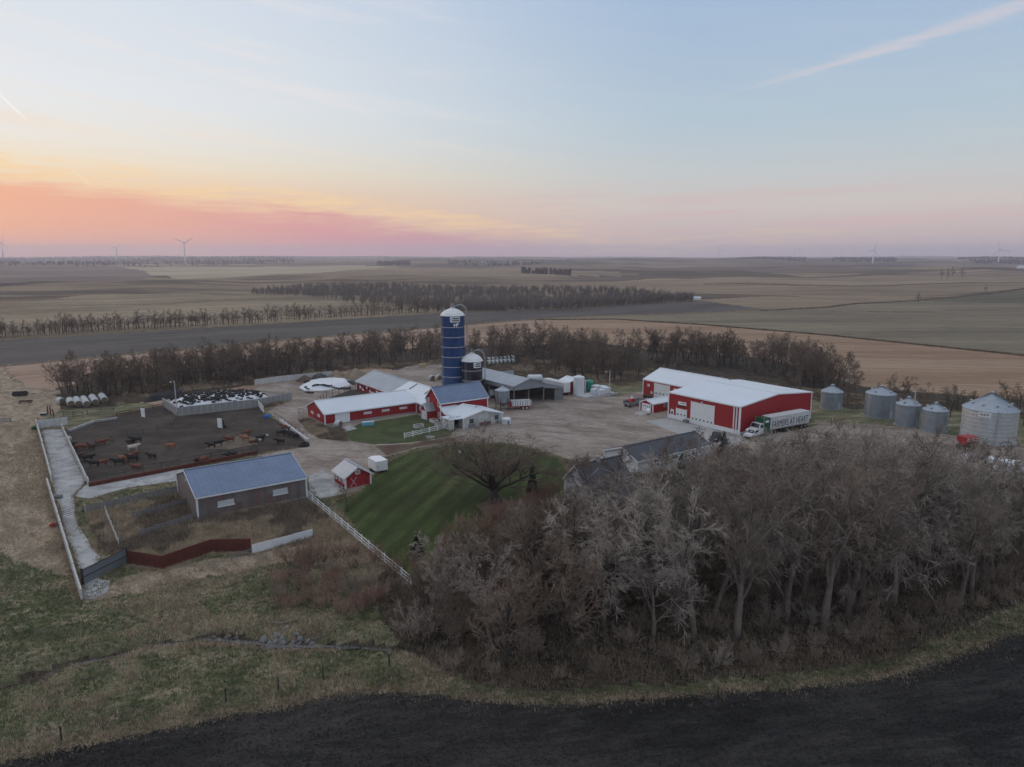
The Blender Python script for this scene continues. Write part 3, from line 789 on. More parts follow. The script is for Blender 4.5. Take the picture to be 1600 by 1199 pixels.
# -- 6 silos -------------------------------------------------------------
m_sblue = M('blue_glass_steel', (.007,.040,.135), 0.22, 0.35, 0.32, seams=[('z',1.39)], spec=0.5)
m_sblack = M('black_glass_steel', (.012,.013,.022), 0.3, 0.35, 0.3, seams=[('z',1.39)], spec=0.5)
m_dome = M('silo_dome', (.70,.695,.69), 0.06, 0.6, 0.45)
m_band = M('stiffener_band', (.42,.39,.36), 0.15, 2.0, 0.6)
def silo(name, label, c, r, h, dome, mat, bands, sign_a, cow):
    o = thing(name, label, 'silo', (c[0], c[1], 0), 0)
    b = MB(); b.lathe([(r, 0), (r, h)], 40); b.build('shell', mat, o, smooth=False)
    for z in bands:
        b = MB(); b.lathe([(r+0.002, z-0.09), (r+0.09, z-0.07), (r+0.09, z+0.07), (r+0.002, z+0.09)], 40); b.build('band', m_band, o)
    for k in range(20):                                       # dome gores
        a0 = 2*math.pi*k/20; a1 = 2*math.pi*(k+1)/20
        b = MB(); pr = [(1.03, 0), (0.9, 0.34), (0.6, 0.68), (0.22, 0.93), (0.1, 0.97)]
        for (q0, z0), (q1, z1) in zip(pr, pr[1:]):
            b.quad(*[(r*q*math.cos(a), r*q*math.sin(a), h+dome*z) for q, z, a in ((q0, z0, a0), (q0, z0, a1), (q1, z1, a1), (q1, z1, a0))])
        b.build('dome_panel', m_dome, o)
    b = MB(); b.lathe([(r*1.03, h-0.14), (r*1.05, h-0.05), (r*1.03, h+0.03)], 40); b.build('dome_rim', m_dome, o)
    b = MB(); b.lathe([(r*0.2, h+dome*0.93), (r*0.2, h+dome*1.03), (r*0.05, h+dome*1.08)], 16); b.build('hatch', m_dome, o)
    b = MB()
    for k in range(4):
        a = k*math.pi/2; b.tube([(0.55*math.cos(a), 0.55*math.sin(a), h+dome), (0.55*math.cos(a), 0.55*math.sin(a), h+dome+1.1)], 0.035, 5)
    for z in (0.55, 1.1):
        for k in range(4):
            a = k*math.pi/2; a2 = a+math.pi/2
            b.tube([(0.55*math.cos(a), 0.55*math.sin(a), h+dome+z), (0.55*math.cos(a2), 0.55*math.sin(a2), h+dome+z)], 0.03, 5)
    b.build('top_railing', m_steel, o)
    # sweeping fill pipe that arches over the dome and runs down the side
    pts = []
    for k in range(13):
        a = math.pi*(1.0-k/12.0)
        pts.append((r*0.62+r*0.58*math.cos(a), -0.25*r, h+dome*0.85+dome*0.62*math.sin(a)*0.95-(dome*0.75 if k > 6 else 0)*((k-6)/6)**2))
    pts.append((r*1.2, -0.25*r, h-2.0)); pts.append((r*1.2, -0.25*r, 0.5))
    b = MB(); b.tube(pts, 0.08, 7); b.build('fill_pipe', m_steel, o, smooth=True)
    b = MB(); b.tube([(p[0]+0.25, p[1]+0.45, p[2]+0.15) for p in pts], 0.05, 5); b.build('safety_rail', m_steel, o, smooth=True)
    # name plate: white surround, dark field, white script
    def arc(w, z0, z1, rr, rot=0.0, n=8):
        bb = MB()
        for k in range(n):
            a = sign_a+rot-w/2+w*k/n; a2 = a+w/n
            bb.quad((rr*math.cos(a), rr*math.sin(a), z0), (rr*math.cos(a2), rr*math.sin(a2), z0), (rr*math.cos(a2), rr*math.sin(a2), z1), (rr*math.cos(a), rr*math.sin(a), z1))
        return bb
    zt = h-0.25
    sg = arc(0.80, zt-1.5, zt, r+0.10).build('name_plate', m_white, o)
    arc(0.84, zt-1.25, zt-0.25, r+0.095).build('plate_edge', m_white, sg)
    arc(0.60, zt-0.52, zt-0.25, r+0.115, 0.06).build('plate_field', m_black, sg)
    arc(0.60, zt-1.22, zt-0.95, r+0.115, 0.06).build('plate_field', m_black, sg)
    arc(0.06, zt-1.05, zt-0.6, r+0.115, -0.31).build('plate_mark', m_black, sg)
    for k in range(7):
        arc(0.03, zt-0.92, zt-0.62+0.08*(k % 2), r+0.118, -0.16+k*0.075).build('plate_mark', m_black, sg)
    if cow:
        zc = zt-2.9
        e = arc(0.30, zc+0.45, zc+1.0, r+0.10, 0.02).build('cow_emblem', m_white, o)
        arc(0.13, zc+0.62, zc+1.2, r+0.105, 0.21).build('emblem_head', m_white, e)
        for rot in (-0.09, 0.12): arc(0.06, zc, zc+0.5, r+0.10, rot).build('emblem_leg', m_white, e)
        arc(0.07, zc+0.66, zc+1.02, r+0.112, 0.0).build('emblem_patch', m_black, e)
        arc(0.10, zc+0.85, zc+1.3, r+0.10, -0.14).build('emblem_flag', m_sign_teal, e)
    b = MB()
    la = sign_a-1.15
    for s in (-0.2, 0.2):
        b.tube([((r+0.2)*math.cos(la)-s*math.sin(la), (r+0.2)*math.sin(la)+s*math.cos(la), z) for z in (0.5, h)], 0.03, 4)
    b.build('ladder', m_steel, o)
    return o
m_sign_teal = M('teal_mark', (.10,.20,.24), 0.1)
BS = G(709, 621); KS = G(738, 623)
silo('blue_silo', 'tall dark blue silo with white dome and cow emblem', BS, 3.3, 23.4, 2.0, m_sblue, [20.2-2.78*k for k in range(8)], -1.28, True)
silo('black_silo', 'short black silo with white dome', KS, 2.95, 10.9, 2.1, m_sblack, [8.3, 5.5, 2.7], -0.95, False)

# -- 7 open machine shed -------------------------------------------------
MS = G(803, 636)
o = thing('machine_shed', 'open-fronted grey metal machine shed right of the silos', 'shed', MS, FZ)
def slab(name, v, mat, th=0.12):
    b = MB(); b.v = list(v)+[(x, y, z+th) for x, y, z in v]; b.f = [(0,1,2,3),(7,6,5,4),(0,4,5,1),(1,5,6,2),(2,6,7,3),(3,7,4,0)]; b.mi = [0]*6
    return b.build(name, mat, o)
slab('roof_slope', [(5.1,-.3,7.1),(5.1,24,7.1),(-.3,24,5.45),(-.3,-.3,5.45)], m_groof)
slab('roof_slope', [(5.1,-.3,7.1),(5.1,24,7.1),(10.3,24,5.45),(10.3,-.3,5.45)], m_groof)
slab('lean_to_roof', [(10.3,0,5.3),(10.3,24,5.3),(17.3,24,3.45),(17.3,0,3.45)], m_groof)
b = MB(); b.extr([(0, 4.35), (0, 5.45), (5.1, 7.05), (10.2, 5.45), (10.2, 4.35)], 'y', 0.0, 0.12); b.build('gable_cladding', m_groof, o)
b = MB(); b.extr([(10.22, 4.0), (10.22, 5.3), (17.2, 3.5), (17.2, 3.05)], 'y', 0.15, 0.27); b.build('gable_cladding', m_groof, o)
b = MB(); b.box(-0.12, 0.0, 0.14, 24, 4.35, 5.42); b.build('side_cladding', m_steel, o)
b = MB(); b.box(17.05, 17.2, 0.3, 24, 0, 3.4); b.build('side_wall', m_wood, o)
b = MB(); b.box(14.2, 17.0, 0.35, 0.5, 0, 3.1); b.build('front_panel', m_wood, o)
b = MB(); b.box(0, 17, 23.8, 23.95, 0, 5.2); b.build('back_wall', m_groof, o)
for x, y, h in ((0.1,0.1,5.3),(5.1,0.25,6.6),(10.2,0.25,5.2),(0.1,6,5.3),(0.1,12,5.3),(0.1,18,5.3),(10.2,8,5.2),(10.2,16,5.2),(5.1,12,6.6)):
    b = MB(); b.box(x-0.11, x+0.11, y-0.11, y+0.11, 0, h); b.build('post', m_wood, o)

# -- 8 big red shop ------------------------------------------------------
o = thing('farm_shop', 'large red metal farm shop with broad white roof', 'building', G(1044,653), FZ)
gable(o, 0, 27.7, -21.1, 0, 6.45, 7.85, 'y', m_red, m_wroof, m_white, rp=13.9, ze2=6.7, over=0.15)
panel(o, 'x-', 0, -21.1, 0, 0.05, 1.05, m_white, 'wainscot', 0.03)
b = MB(); b.box(0.05, 27.7, -21.16, -21.1, 0.05, 0.55); b.build('wainscot', m_white, o)
overhead_door(o, 'x-', 0, -13.9, -7.15, 0.1, 5.4, 6, 0.2)
overhead_door(o, 'x-', 0, -5.75, -2.6, 0.1, 2.95, 3, 0.45)
w_ = panel(o, 'x-', 0, -1.75, -0.75, 0.9, 2.4, m_white, 'window', 0.07); panel(w_, 'x-', 0, -1.5, -1.0, 1.2, 1.95, m_glass, 'pane', 0.09)
for s in (-19.5, -20.2, -20.95):
    panel(o, 'x-', 0, s-0.14, s+0.14, 0.05, 6.3, m_white, 'downspout', 0.14)
sg = panel(o, 'x-', 0, -5.6, -3.1, 3.95, 4.75, m_white, 'shop_sign', 0.1)
panel(sg, 'x-', 0, -5.4, -3.9, 4.3, 4.5, m_grey, 'sign_line', 0.11)
panel(sg, 'x-', 0, -5.2, -3.5, 3.55, 3.85, m_black, 'sign_board', 0.1)
b = MB(); b.box(-0.3, -0.02, -10.6, -10.2, 5.6, 5.8); b.build('wall_lamp', m_white, o)
b = MB(); b.box(-0.95, -0.08, -6.7, -5.5, 0.05, 0.75); b.build('entry_step', m_wood, o)
gable(o, 15.7, 29.6, 0.05, 23.9, 4.75, 7.3, 'y', m_red, m_wroof, m_white, rp=22.65, over=0.15)
overhead_door(o, 'x-', 15.7, 13.9, 19.5, 0.1, 4.3, 4, 0.3)
for s, z, w, h in ((21.8, 2.9, 0.9, 0.8), (12.0, 3.4, 1.0, 0.5), (20.6, 1.0, 0.8, 0.7)):
    panel(o, 'x-', 15.7, s-w/2, s+w/2, z, z+h, m_trans, 'window', 0.06)

o = thing('garage', 'small red gabled garage with white overhead door beside the shop', 'garage', G(1000,641), FZ)
gable(o, 0, 11, -4.5, 0, 2.3, 3.1, 'x', m_red, m_wroof, m_white, rp=-2.2, over=0.15)
overhead_door(o, 'x-', 0, -3.7, -0.8, 0.05, 2.1, 4, 0.6)
w_ = panel(o, 'y-', -4.5, 4.0, 5.4, 1.1, 1.75, m_white, 'window', 0.06); panel(w_, 'y-', -4.5, 4.2, 5.2, 1.2, 1.65, m_glass, 'pane', 0.075)

# -- 9 little red shed ---------------------------------------------------
o = thing('garden_shed', 'small red shed with grey gabled roof by the lawn', 'shed', G(540,764), FZ)
gable(o, 0, 4.7, 0, 5.0, 2.1, 3.6, 'y', m_redw, m_groof, m_white, over=0.35)
for s in (0.9, 2.5, 4.1):
    window(o, 'x-', 0, s, 0.9, 0.6, 0.85)
window(o, 'y-', 0, 2.35, 2.35, 0.6, 0.5)
d_ = panel(o, 'y-', 0, 0.9, 2.1, 0.05, 1.9, m_redw, 'door', 0.05)
b = MB(); b.beam((0.95, -0.07, 0.2), (2.05, -0.07, 1.8), 0.03, 0.07); b.beam((0.95, -0.075, 1.8), (2.05, -0.075, 0.2), 0.03, 0.07); b.build('cross_brace', m_trans, d_)

# -- 10 house and garage behind the trees --------------------------------
o = thing('farmhouse', 'white farmhouse with dark shingle roof half hidden by bare trees', 'house', G(885,745,2.8), FZ)
gable(o, -0.2, 9.6, -5.3, 0, 2.8, 5.4, 'x', m_siding, m_shingle, m_white, rp=-2.65, over=0.35)
gable(o, -0.9, 6.5, -15.2, -5.35, 2.75, 4.9, 'y', m_siding, m_shingle, m_white, over=0.35)
window(o, 'x-', -0.2, -3.2, 1.0, 1.1, 1.2); window(o, 'x-', -0.9, -8.2, 1.0, 1.0, 1.2); window(o, 'x-', -0.9, -12.0, 1.0, 1.3, 1.2)
window(o, 'y-', -15.2, 2.8, 1.0, 1.4, 1.2)
b = MB(); b.box(4.2, 4.9, -3.0, -2.4, 4.6, 6.3); b.build('chimney', m_concw, o)
o = thing('house_garage', 'white garage with dark shingle roof behind the farmhouse', 'garage', G(945,703.6,2.8), FZ)
gable(o, 0, 20, -8.8, 0, 2.8, 4.5, 'x', m_siding, m_shingle, m_white, rp=-5.0, over=0.35)
overhead_door(o, 'y-', -8.8, 11, 16, 0.05, 2.2, 4, 0.6)
window(o, 'x-', 0, -4.4, 1.0, 0.9, 1.1); window(o, 'y-', -8.8, 5.0, 1.0, 1.2, 1.1)

# -- 11 pump shed by the tanks -------------------------------------------
o = thing('pump_shed', 'narrow red shed with white roof beside the white tank', 'shed', G(874.5,613), FZ)
gable(o, 0, 6.5, -4.0, 0.6, 3.4, 4.4, 'y', m_red, m_wroof, m_white, over=0.25)

# -- 12 grain bins -------------------------------------------------------
m_bin = M('corrugated_bin_steel', (.30,.33,.36), 0.14, 0.5, 0.45, 0.45, seams=[('z',0.8)], streak=0.2)
m_binroof = M('bin_roof_steel', (.34,.38,.42), 0.12, 1.0, 0.38, 0.5)
m_binlight = M('bright_bin_steel', (.50,.515,.52), 0.12, 0.5, 0.45, 0.4, seams=[('z',0.8)], streak=0.15)
def grain_bin(label, px, py, r, h, cone, mat, np_, ribs=False, ladder_a=-1.9, sign=False, vents=4):
    x, y = G(px, py)
    l = math.hypot(x, y); x += x/l*r; y += y/l*r
    o = thing('grain_bin', label, 'grain bin', (x, y, 0), 0, 'grain bins beside the grove')
    n = 40; b = MB(); prof = []
    k = int(h/0.42)
    for i in range(k+1):
        z = h*i/k; prof.append((r+(0.03 if i % 2 else 0.0), z))
    b.lathe(prof, n); b.build('wall', mat, o)
    b = MB(); b.lathe([(r+0.25, 0), (r+0.25, 0.22)], n); b.build('foundation', m_concw, o)
    b = MB()
    for j in range(np_):
        a0 = 2*math.pi*j/np_; a1 = 2*math.pi*(j+1)/np_
        b = MB(); ro = r+0.16; ri = 0.38
        zo, zi = h-0.05, h+cone
        p = [(ro*math.cos(a0), ro*math.sin(a0), zo), (ro*math.cos(a1), ro*math.sin(a1), zo), (ri*math.cos(a1), ri*math.sin(a1), zi), (ri*math.cos(a0), ri*math.sin(a0), zi)]
        b.quad(*p)
        up = 0.07
        b.quad(p[0], (p[0][0], p[0][1], zo+up), (p[3][0], p[3][1], zi+up), p[3])
        b.quad((p[0][0], p[0][1], zo+up), (p[0][0]*0.997-p[0][1]*0.02, p[0][1]*0.997+p[0][0]*0.02, zo), (p[3][0], p[3][1], zi), (p[3][0], p[3][1], zi+up))
        b.build('roof_panel', m_binroof, o)
    b = MB(); b.lathe([(0.42, h+cone-0.05), (0.42, h+cone+0.22), (0.5, h+cone+0.24), (0.12, h+cone+0.42)], 14); b.build('cap', m_binroof, o)
    for j in range(vents):
        a = 2*math.pi*(j+0.35)/vents; q = r*0.72; z = h+cone*(1-q/r)
        b = MB(); b.lathe([(0.22, z-0.05), (0.22, z+0.25), (0.32, z+0.3), (0.2, z+0.48)], 10, (q*math.cos(a), q*math.sin(a))); b.build('roof_vent', m_steel, o)
    b = MB()
    for s in (-0.2, 0.2):
        b.tube([((r+0.16)*math.cos(ladder_a)-s*math.sin(ladder_a), (r+0.16)*math.sin(ladder_a)+s*math.cos(ladder_a), z) for z in (0.3, h+0.2)], 0.03, 4)
    for i in range(int(h/0.4)):
        z = 0.5+i*0.4; c, s_ = math.cos(ladder_a), math.sin(ladder_a)
        b.tube([((r+0.16)*c+0.2*s_, (r+0.16)*s_-0.2*c, z), ((r+0.16)*c-0.2*s_, (r+0.16)*s_+0.2*c, z)], 0.02, 4)
    b.build('ladder', m_steel, o)
    if ribs:
        for j in range(14):
            a = 2*math.pi*j/14
            b = MB(); b.tube([((r+0.05)*math.cos(a), (r+0.05)*math.sin(a), z) for z in (0, h)], 0.06, 5); b.build('stiffener', m_steel, o)
    d = MB()
    da = -1.2
    for k2, (w, z0, z1, mm, nm, rr) in enumerate(((0.26, 0.3, 1.9, m_binlight, 'door', r+0.06),)):
        a0, a1 = da-w/2, da+w/2
        d.quad((rr*math.cos(a0), rr*math.sin(a0), z0), (rr*math.cos(a1), rr*math.sin(a1), z0), (rr*math.cos(a1), rr*math.sin(a1), z1), (rr*math.cos(a0), rr*math.sin(a0), z1))
    d.build('door', m_binlight, o)
    if sign:
        s_ = MB(); rr = r+0.09; sa = math.atan2(-y, -x)-0.18
        for k2 in range(6):
            a0 = sa+0.44*(k2/6-0.5); a1 = a0+0.44/6
            s_.quad((rr*math.cos(a0), rr*math.sin(a0), h-1.15), (rr*math.cos(a1), rr*math.sin(a1), h-1.15), (rr*math.cos(a1), rr*math.sin(a1), h-0.2), (rr*math.cos(a0), rr*math.sin(a0), h-0.2))
        sp = s_.build('name_plate', m_white, o)
        for k2 in range(7):
            a0 = sa-0.17+k2*0.05
            q = MB(); q.quad(*[((rr+0.02)*math.cos(a), (rr+0.02)*math.sin(a), z) for a, z in ((a0, h-0.9), (a0+0.025, h-0.9), (a0+0.025, h-0.45), (a0, h-0.45))])
            q.build('plate_mark', m_black, sp)
    return o
grain_bin('small plain grain bin just right of the red farm shop', 1298, 641, 2.65, 4.6, 1.5, m_bin, 20, vents=0)
grain_bin('tall ribbed grain bin second from the shop', 1373, 655, 3.4, 6.0, 1.6, m_bin, 24, ribs=True)
grain_bin('small grain bin with yellow plate between ribbed bin and its twin', 1416, 668, 2.6, 5.2, 1.4, m_bin, 20)
grain_bin('short grain bin beside the largest bin', 1458, 677, 2.6, 5.0, 1.4, m_bin, 20)
grain_bin('largest grain bin with steep ribbed roof and white name plate', 1541, 696, 5.2, 7.2, 3.3, m_binlight, 40, sign=True, vents=9)

# hopper bin on legs beside the milk house
hx = G(785, 640)
o = thing('hopper_bin', 'small galvanised hopper bin on legs beside the milk house', 'feed bin', (hx[0], hx[1], 0))
b = MB(); b.lathe([(0.4, 0.9), (1.85, 2.1), (1.9, 2.12), (1.9, 5.2)], 28); b.build('body', m_bin, o)
for j in range(16):
    a0 = 2*math.pi*j/16; a1 = 2*math.pi*(j+1)/16; b = MB()
    b.quad((2.0*math.cos(a0), 2.0*math.sin(a0), 5.18), (2.0*math.cos(a1), 2.0*math.sin(a1), 5.18), (0.3*math.cos(a1), 0.3*math.sin(a1), 6.05), (0.3*math.cos(a0), 0.3*math.sin(a0), 6.05)); b.build('roof_panel', m_binroof, o)
b = MB(); b.lathe([(0.32, 6.0), (0.32, 6.2), (0.1, 6.3)], 10); b.build('cap', m_binroof, o)
for j in range(6):
    a = 2*math.pi*j/6+0.3; b = MB(); b.box(-0.07, 0.07, -0.07, 0.07, 0, 3.3); q = b.build('leg', m_pipe, o, (1.97*math.cos(a), 1.97*math.sin(a), 0), a)
b = MB(); b.tube([(-0.7, -1.95, 2.2), (-0.7, -1.95, 5.3)], 0.18, 6); b.build('fill_tube', m_steel, o)
# ------------------------------------------------------------------ trees
def bark(name, c1, c2, sc=1.2):
    m = bpy.data.materials.new(name); m.use_nodes = True
    t = m.node_tree; n = NT(t); bs = t.nodes['Principled BSDF']
    co = n.n('ShaderNodeTexCoord').outputs['Object']
    rnd = n.n('ShaderNodeObjectInfo').outputs['Random']
    f = n.noise(co, sc, 3, 0.6)
    f = n.m('ADD', n.m('MULTIPLY', f, 0.75), n.m('MULTIPLY', rnd, 0.3))
    t.links.new(n.ramp(f, [(0.3, c1+(1,)), (0.75, c2+(1,))]), bs.inputs['Base Color'])
    bs.inputs['Roughness'].default_value = 0.9; bs.inputs['Specular IOR Level'].default_value = 0.15
    return m
m_bark = bark('grey_bark', (.10,.081,.066), (.215,.18,.15))
m_twig = bark('grey_twigs', (.125,.104,.087), (.46,.39,.33), 0.6)
m_twigb = bark('brownish_twigs', (.11,.086,.068), (.33,.26,.21), 0.6)
m_barkd = bark('dark_bark', (.055,.047,.042), (.10,.086,.076))
m_twigd = bark('brown_twigs', (.10,.074,.057), (.235,.175,.135), 0.4)
m_twigr = bark('russet_twigs', (.185,.105,.08), (.38,.235,.18), 0.5)
m_twigl = bark('brush_twigs', (.135,.102,.08), (.37,.285,.225), 0.6)
m_twigc = bark('creek_twigs', (.12,.10,.088), (.20,.17,.147), 0.05)
m_needle = bark('spruce_needles', (.012,.02,.014), (.035,.048,.034), 0.8)

def grow(seed, H, r0, nch, ratio, ang, trop, first=0.3, sides=(8,6,5,4,3,3), nseg=(7,6,4,3,2,1), wander=(.10,.22,.26,.22,.2,.2), rmin=0.011, split=2, lean=0.06, stems=1, srad=0.0, rk=0.62):
    rg = random.Random(seed); T = MB(); C = MB(); top = len(nch)
    up = Vector((0,0,1))
    def rv(): return Vector((rg.uniform(-1,1), rg.uniform(-1,1), rg.uniform(-1,1)))
    def br(p, d, L, r, lev):
        n = nseg[lev]; pts = [p.copy()]; rad = [r]; ds = [d.copy()]
        end = 0.3 if lev == 0 else 0.12
        for i in range(n):
            d = (d+rv()*wander[lev]+up*trop[lev]).normalized()
            p = p+d*(L/n)
            if p.z < 0.25: p.z = 0.25
            pts.append(p.copy()); ds.append(d.copy()); rad.append(max(rmin*0.8, r*(1-(1-end)*(i+1)/n)))
        (T if lev < split else C).tube(pts, rad, sides[lev], tip=lev > 0)
        if lev >= top: return
        k = nch[lev]
        t0 = first if lev == 0 else 0.18
        for j in range(k):
            t = t0+(1-t0)*(j+rg.random())/k
            if lev == 0 and j == k-1: t = 1.0
            x = min(t, 0.999)*n; i = int(x); fr = x-i
            q = pts[i].lerp(pts[i+1], fr); dd = ds[min(i+1, n)]; rr = rad[i]*(1-fr)+rad[i+1]*fr
            a = R(rg.uniform(*ang[lev]))
            if lev == 0 and t == 1.0: a *= 0.35
            s = dd.orthogonal().normalized(); s.rotate(Matrix.Rotation(rg.uniform(0, 6.283) if lev else 2.399*j+rg.uniform(-.5,.5), 3, dd))
            nd = dd*math.cos(a)+s*math.sin(a)
            Lc = L*ratio[lev]*rg.uniform(0.7, 1.2)*(1.15-0.5*t if lev else 1.1-0.25*t)
            br(q, nd, Lc, max(rmin, min(rr*0.8, r*rk*rg.uniform(0.6, 1.0)*(0.8 if lev else 0.75))), lev+1)
    for s in range(stems):
        a = 6.283*s/stems+rg.random()
        base = Vector((srad*math.cos(a)*rg.random(), srad*math.sin(a)*rg.random(), -0.25))
        d0 = Vector((rg.uniform(-1,1)*lean, rg.uniform(-1,1)*lean, 1)) if stems == 1 else Vector((math.cos(a)*0.55*rg.random(), math.sin(a)*0.55*rg.random(), 1))
        br(base, d0.normalized(), H*(0.62 if stems == 1 else rg.uniform(0.45, 0.75)), r0, 0)
    return T, C
def proto(T, C, mt, mc):
    return (T.mesh('trunk', mt, True), C.mesh('crown', mc, False))
def spot(x, y, marks):
    d = y*math.cos(TH)+CAMH*math.sin(TH); px = 800+FPX*x/d
    for lim, w in marks:
        if px < lim: return w
    return marks[-1][1]
GROVE_MARKS = [(960,'below the farmhouse'),(1060,'below the house garage'),(1150,'below the shop apron'),(1210,'below the semi tractor'),(1280,'below the semi trailer'),(1350,'below the smallest grain bin'),(1420,'below the ribbed grain bin'),(1490,'below the twin small bins'),(1560,'below the largest grain bin'),(9999,'at the right end')]
THICKET_MARKS = [(690,'at the thicket left end'),(740,'in the thicket below the lawn spruce'),(800,'in the thicket below the lawn tree'),(850,'in the thicket right of the lawn tree'),(900,'in the thicket below the farmhouse gable'),(9999,'where the thicket meets the tall grove')]
def plant(kind, pr, x, y, s, rz, label, cat, group, tilt=(0,0), names=('trunk', 'crown'), z=None):
    o = thing(kind, label, cat, (x, y, terr(x, y) if z is None else z), 0, group)
    o.rotation_euler = (tilt[0], tilt[1], rz); o.scale = (s, s, s) if not isinstance(s, tuple) else s
    for nm, me in zip(names, pr): part(nm, me, o)
    return o

BIGP = [  # branching habit of six foreground trees: upright, drooping, sparse and broken, brown-twigged
 dict(nch=(7,7,6,5,2), ratio=(0.80,0.50,0.52,0.58,0.85), ang=((16,42),(24,52),(22,50),(16,44),(12,36)), trop=(0.02,0.11,0.05,-0.02,-0.07,-0.1), first=0.30),
 dict(nch=(8,7,6,5,2), ratio=(0.66,0.52,0.55,0.62,0.9), ang=((24,58),(26,58),(24,54),(18,48),(12,38)), trop=(0.02,0.07,-0.02,-0.10,-0.16,-0.18), first=0.22),
 dict(nch=(7,6,6,5,2), ratio=(0.85,0.48,0.52,0.6,0.9), ang=((14,36),(22,50),(22,50),(16,44),(12,36)), trop=(0.03,0.13,0.08,0.0,-0.04,-0.06), first=0.36),
 dict(nch=(7,6,5,5,2), ratio=(0.74,0.55,0.55,0.6,0.95), ang=((20,55),(28,60),(24,56),(18,48),(14,40)), trop=(0.0,0.08,0.0,-0.06,-0.12,-0.14), first=0.18),
 dict(nch=(8,7,6,5,2), ratio=(0.76,0.50,0.5,0.58,0.8), ang=((16,46),(24,52),(22,50),(18,46),(12,38)), trop=(0.02,0.10,0.05,0.0,-0.03,-0.05), first=0.26),
 dict(nch=(7,6,5,5,2), ratio=(0.90,0.50,0.55,0.62,0.9), ang=((14,40),(24,54),(24,54),(18,48),(14,40)), trop=(0.02,0.10,0.03,-0.04,-0.10,-0.12), first=0.34)]
BIG = [proto(*grow(100+i, 20, 0.42+0.06*(i % 3), rmin=0.03, lean=0.14, **q), m_bark, (m_twig, m_twig, m_twigb, m_twig, m_twigb, m_twig)[i]) for i, q in enumerate(BIGP)]
MIDT = [proto(*grow(200+i, 12, 0.2, (8,8,6,5), (0.6,0.5,0.5,0.6), ((25,55),(28,60),(24,55),(20,50)),
                   (0.03,0.10,0.05,0.0,0.0), first=0.14, rmin=0.026), m_barkd, m_twigd) for i in range(5)]
ROWT = [proto(*grow(300+i, 11, 0.2, (6,6,5,4), (0.55,0.5,0.55,0.6), ((22,50),(30,62),(30,70),(30,70)),
                   (0.04,0.12,0.05,0.0,0.0), first=0.2, rmin=0.028), m_barkd, m_twigd) for i in range(4)]
SHRUB = [proto(*grow(400+i, 4.2, 0.05, (6,6,5), (0.5,0.5,0.55), ((12,38),(18,45),(18,48)), (0.05,0.06,0.02,0.0), first=0.2, sides=(4,3,3,3), nseg=(4,3,2,1),
                   wander=(.15,.2,.18,.15), rmin=0.012, split=1, stems=11, srad=0.9, rk=0.55), m_twigd, mm) for i, mm in enumerate((m_twigr, m_twigr, m_twigl, m_twigl, m_twig))]
LAWNT = proto(*grow(514, 6.2, 0.55, (10,9,8,6,4), (2.15,0.52,0.5,0.52,0.7), ((22,60),(24,50),(24,54),(24,56),(20,52)), (0.0,0.08,0.06,0.04,0.0,0.0), first=0.5, rmin=0.012), m_barkd, m_twigd)

def spruce(seed, H, rb):
    rg = random.Random(seed); T = MB(); C = MB()
    T.tube([(0,0,-0.2),(0,0,H*0.6),(0,0,H)], [H*0.018, H*0.01, 0.02], 6)
    z = H*0.05
    while z < H:
        t = z/H; L = rb*(1-t)**0.85+0.1
        n = max(4, int(9*(1-t)+4))
        for j in range(n):
            a = 6.283*j/n+rg.random(); l = L*rg.uniform(0.75, 1.1)
            dz = -l*rg.uniform(0.1, 0.35)
            p0 = Vector((0,0,z)); p1 = Vector((math.cos(a)*l, math.sin(a)*l, z+dz))
            m = 7
            for q in range(m):
                f = (q+0.6)/m; c = p0.lerp(p1, f)+Vector((0,0,l*0.12*math.sin(f*3.1)))
                for s in (-1, 1, 0):
                    w = l*0.28*(1.15-f*0.8)*rg.uniform(0.6,1.2)
                    aa = a+s*rg.uniform(0.6, 1.2)
                    e = c+Vector((math.cos(aa)*w, math.sin(aa)*w, rg.uniform(-.35,.12)*w))
                    h = 0.07+0.05*rg.random()
                    side = Vector((-math.sin(aa), math.cos(aa), 0))*h
                    C.poly([tuple(c-side), tuple(c+side), tuple(e)])
                    C.poly([tuple(c+Vector((0,0,h))), tuple(c-Vector((0,0,h))), tuple(e)])
        z += H*0.035*rg.uniform(0.8, 1.2)
    return proto(T, C, m_barkd, m_needle)
SPR = [spruce(1, 6, 1.9), spruce(2, 6, 1.5)]

rt = random.Random(21)
def mesh_h(pr): return max(max(v.co.z for v in me.vertices) for me in pr)
BIGH = [mesh_h(p) for p in BIG]
SKYL = [(640,870),(700,825),(760,800),(820,778),(870,765),(900,752),(950,738),(1010,728),(1060,715),(1110,698),(1160,688),(1200,684),(1260,684),(1300,676),(1360,668),(1420,664),(1480,672),(1540,690),(1600,705),(1800,720)]
def crown_limit(x, y, drop):
    """tree height at ground point (x, y) that keeps the roofline behind in view"""
    d = y*math.cos(TH)+CAMH*math.sin(TH); px = 800+FPX*x/d
    py = float(np.interp(px, [q[0] for q in SKYL], [q[1] for q in SKYL]))+drop
    v = (py-IMH/2)/FPX
    return CAMH+y*(-math.sin(TH)-v*math.cos(TH))/(math.cos(TH)-v*math.sin(TH))
def far_enough(p, lst, d):
    return all((p[0]-q[0])**2+(p[1]-q[1])**2 > d*d for q in lst)

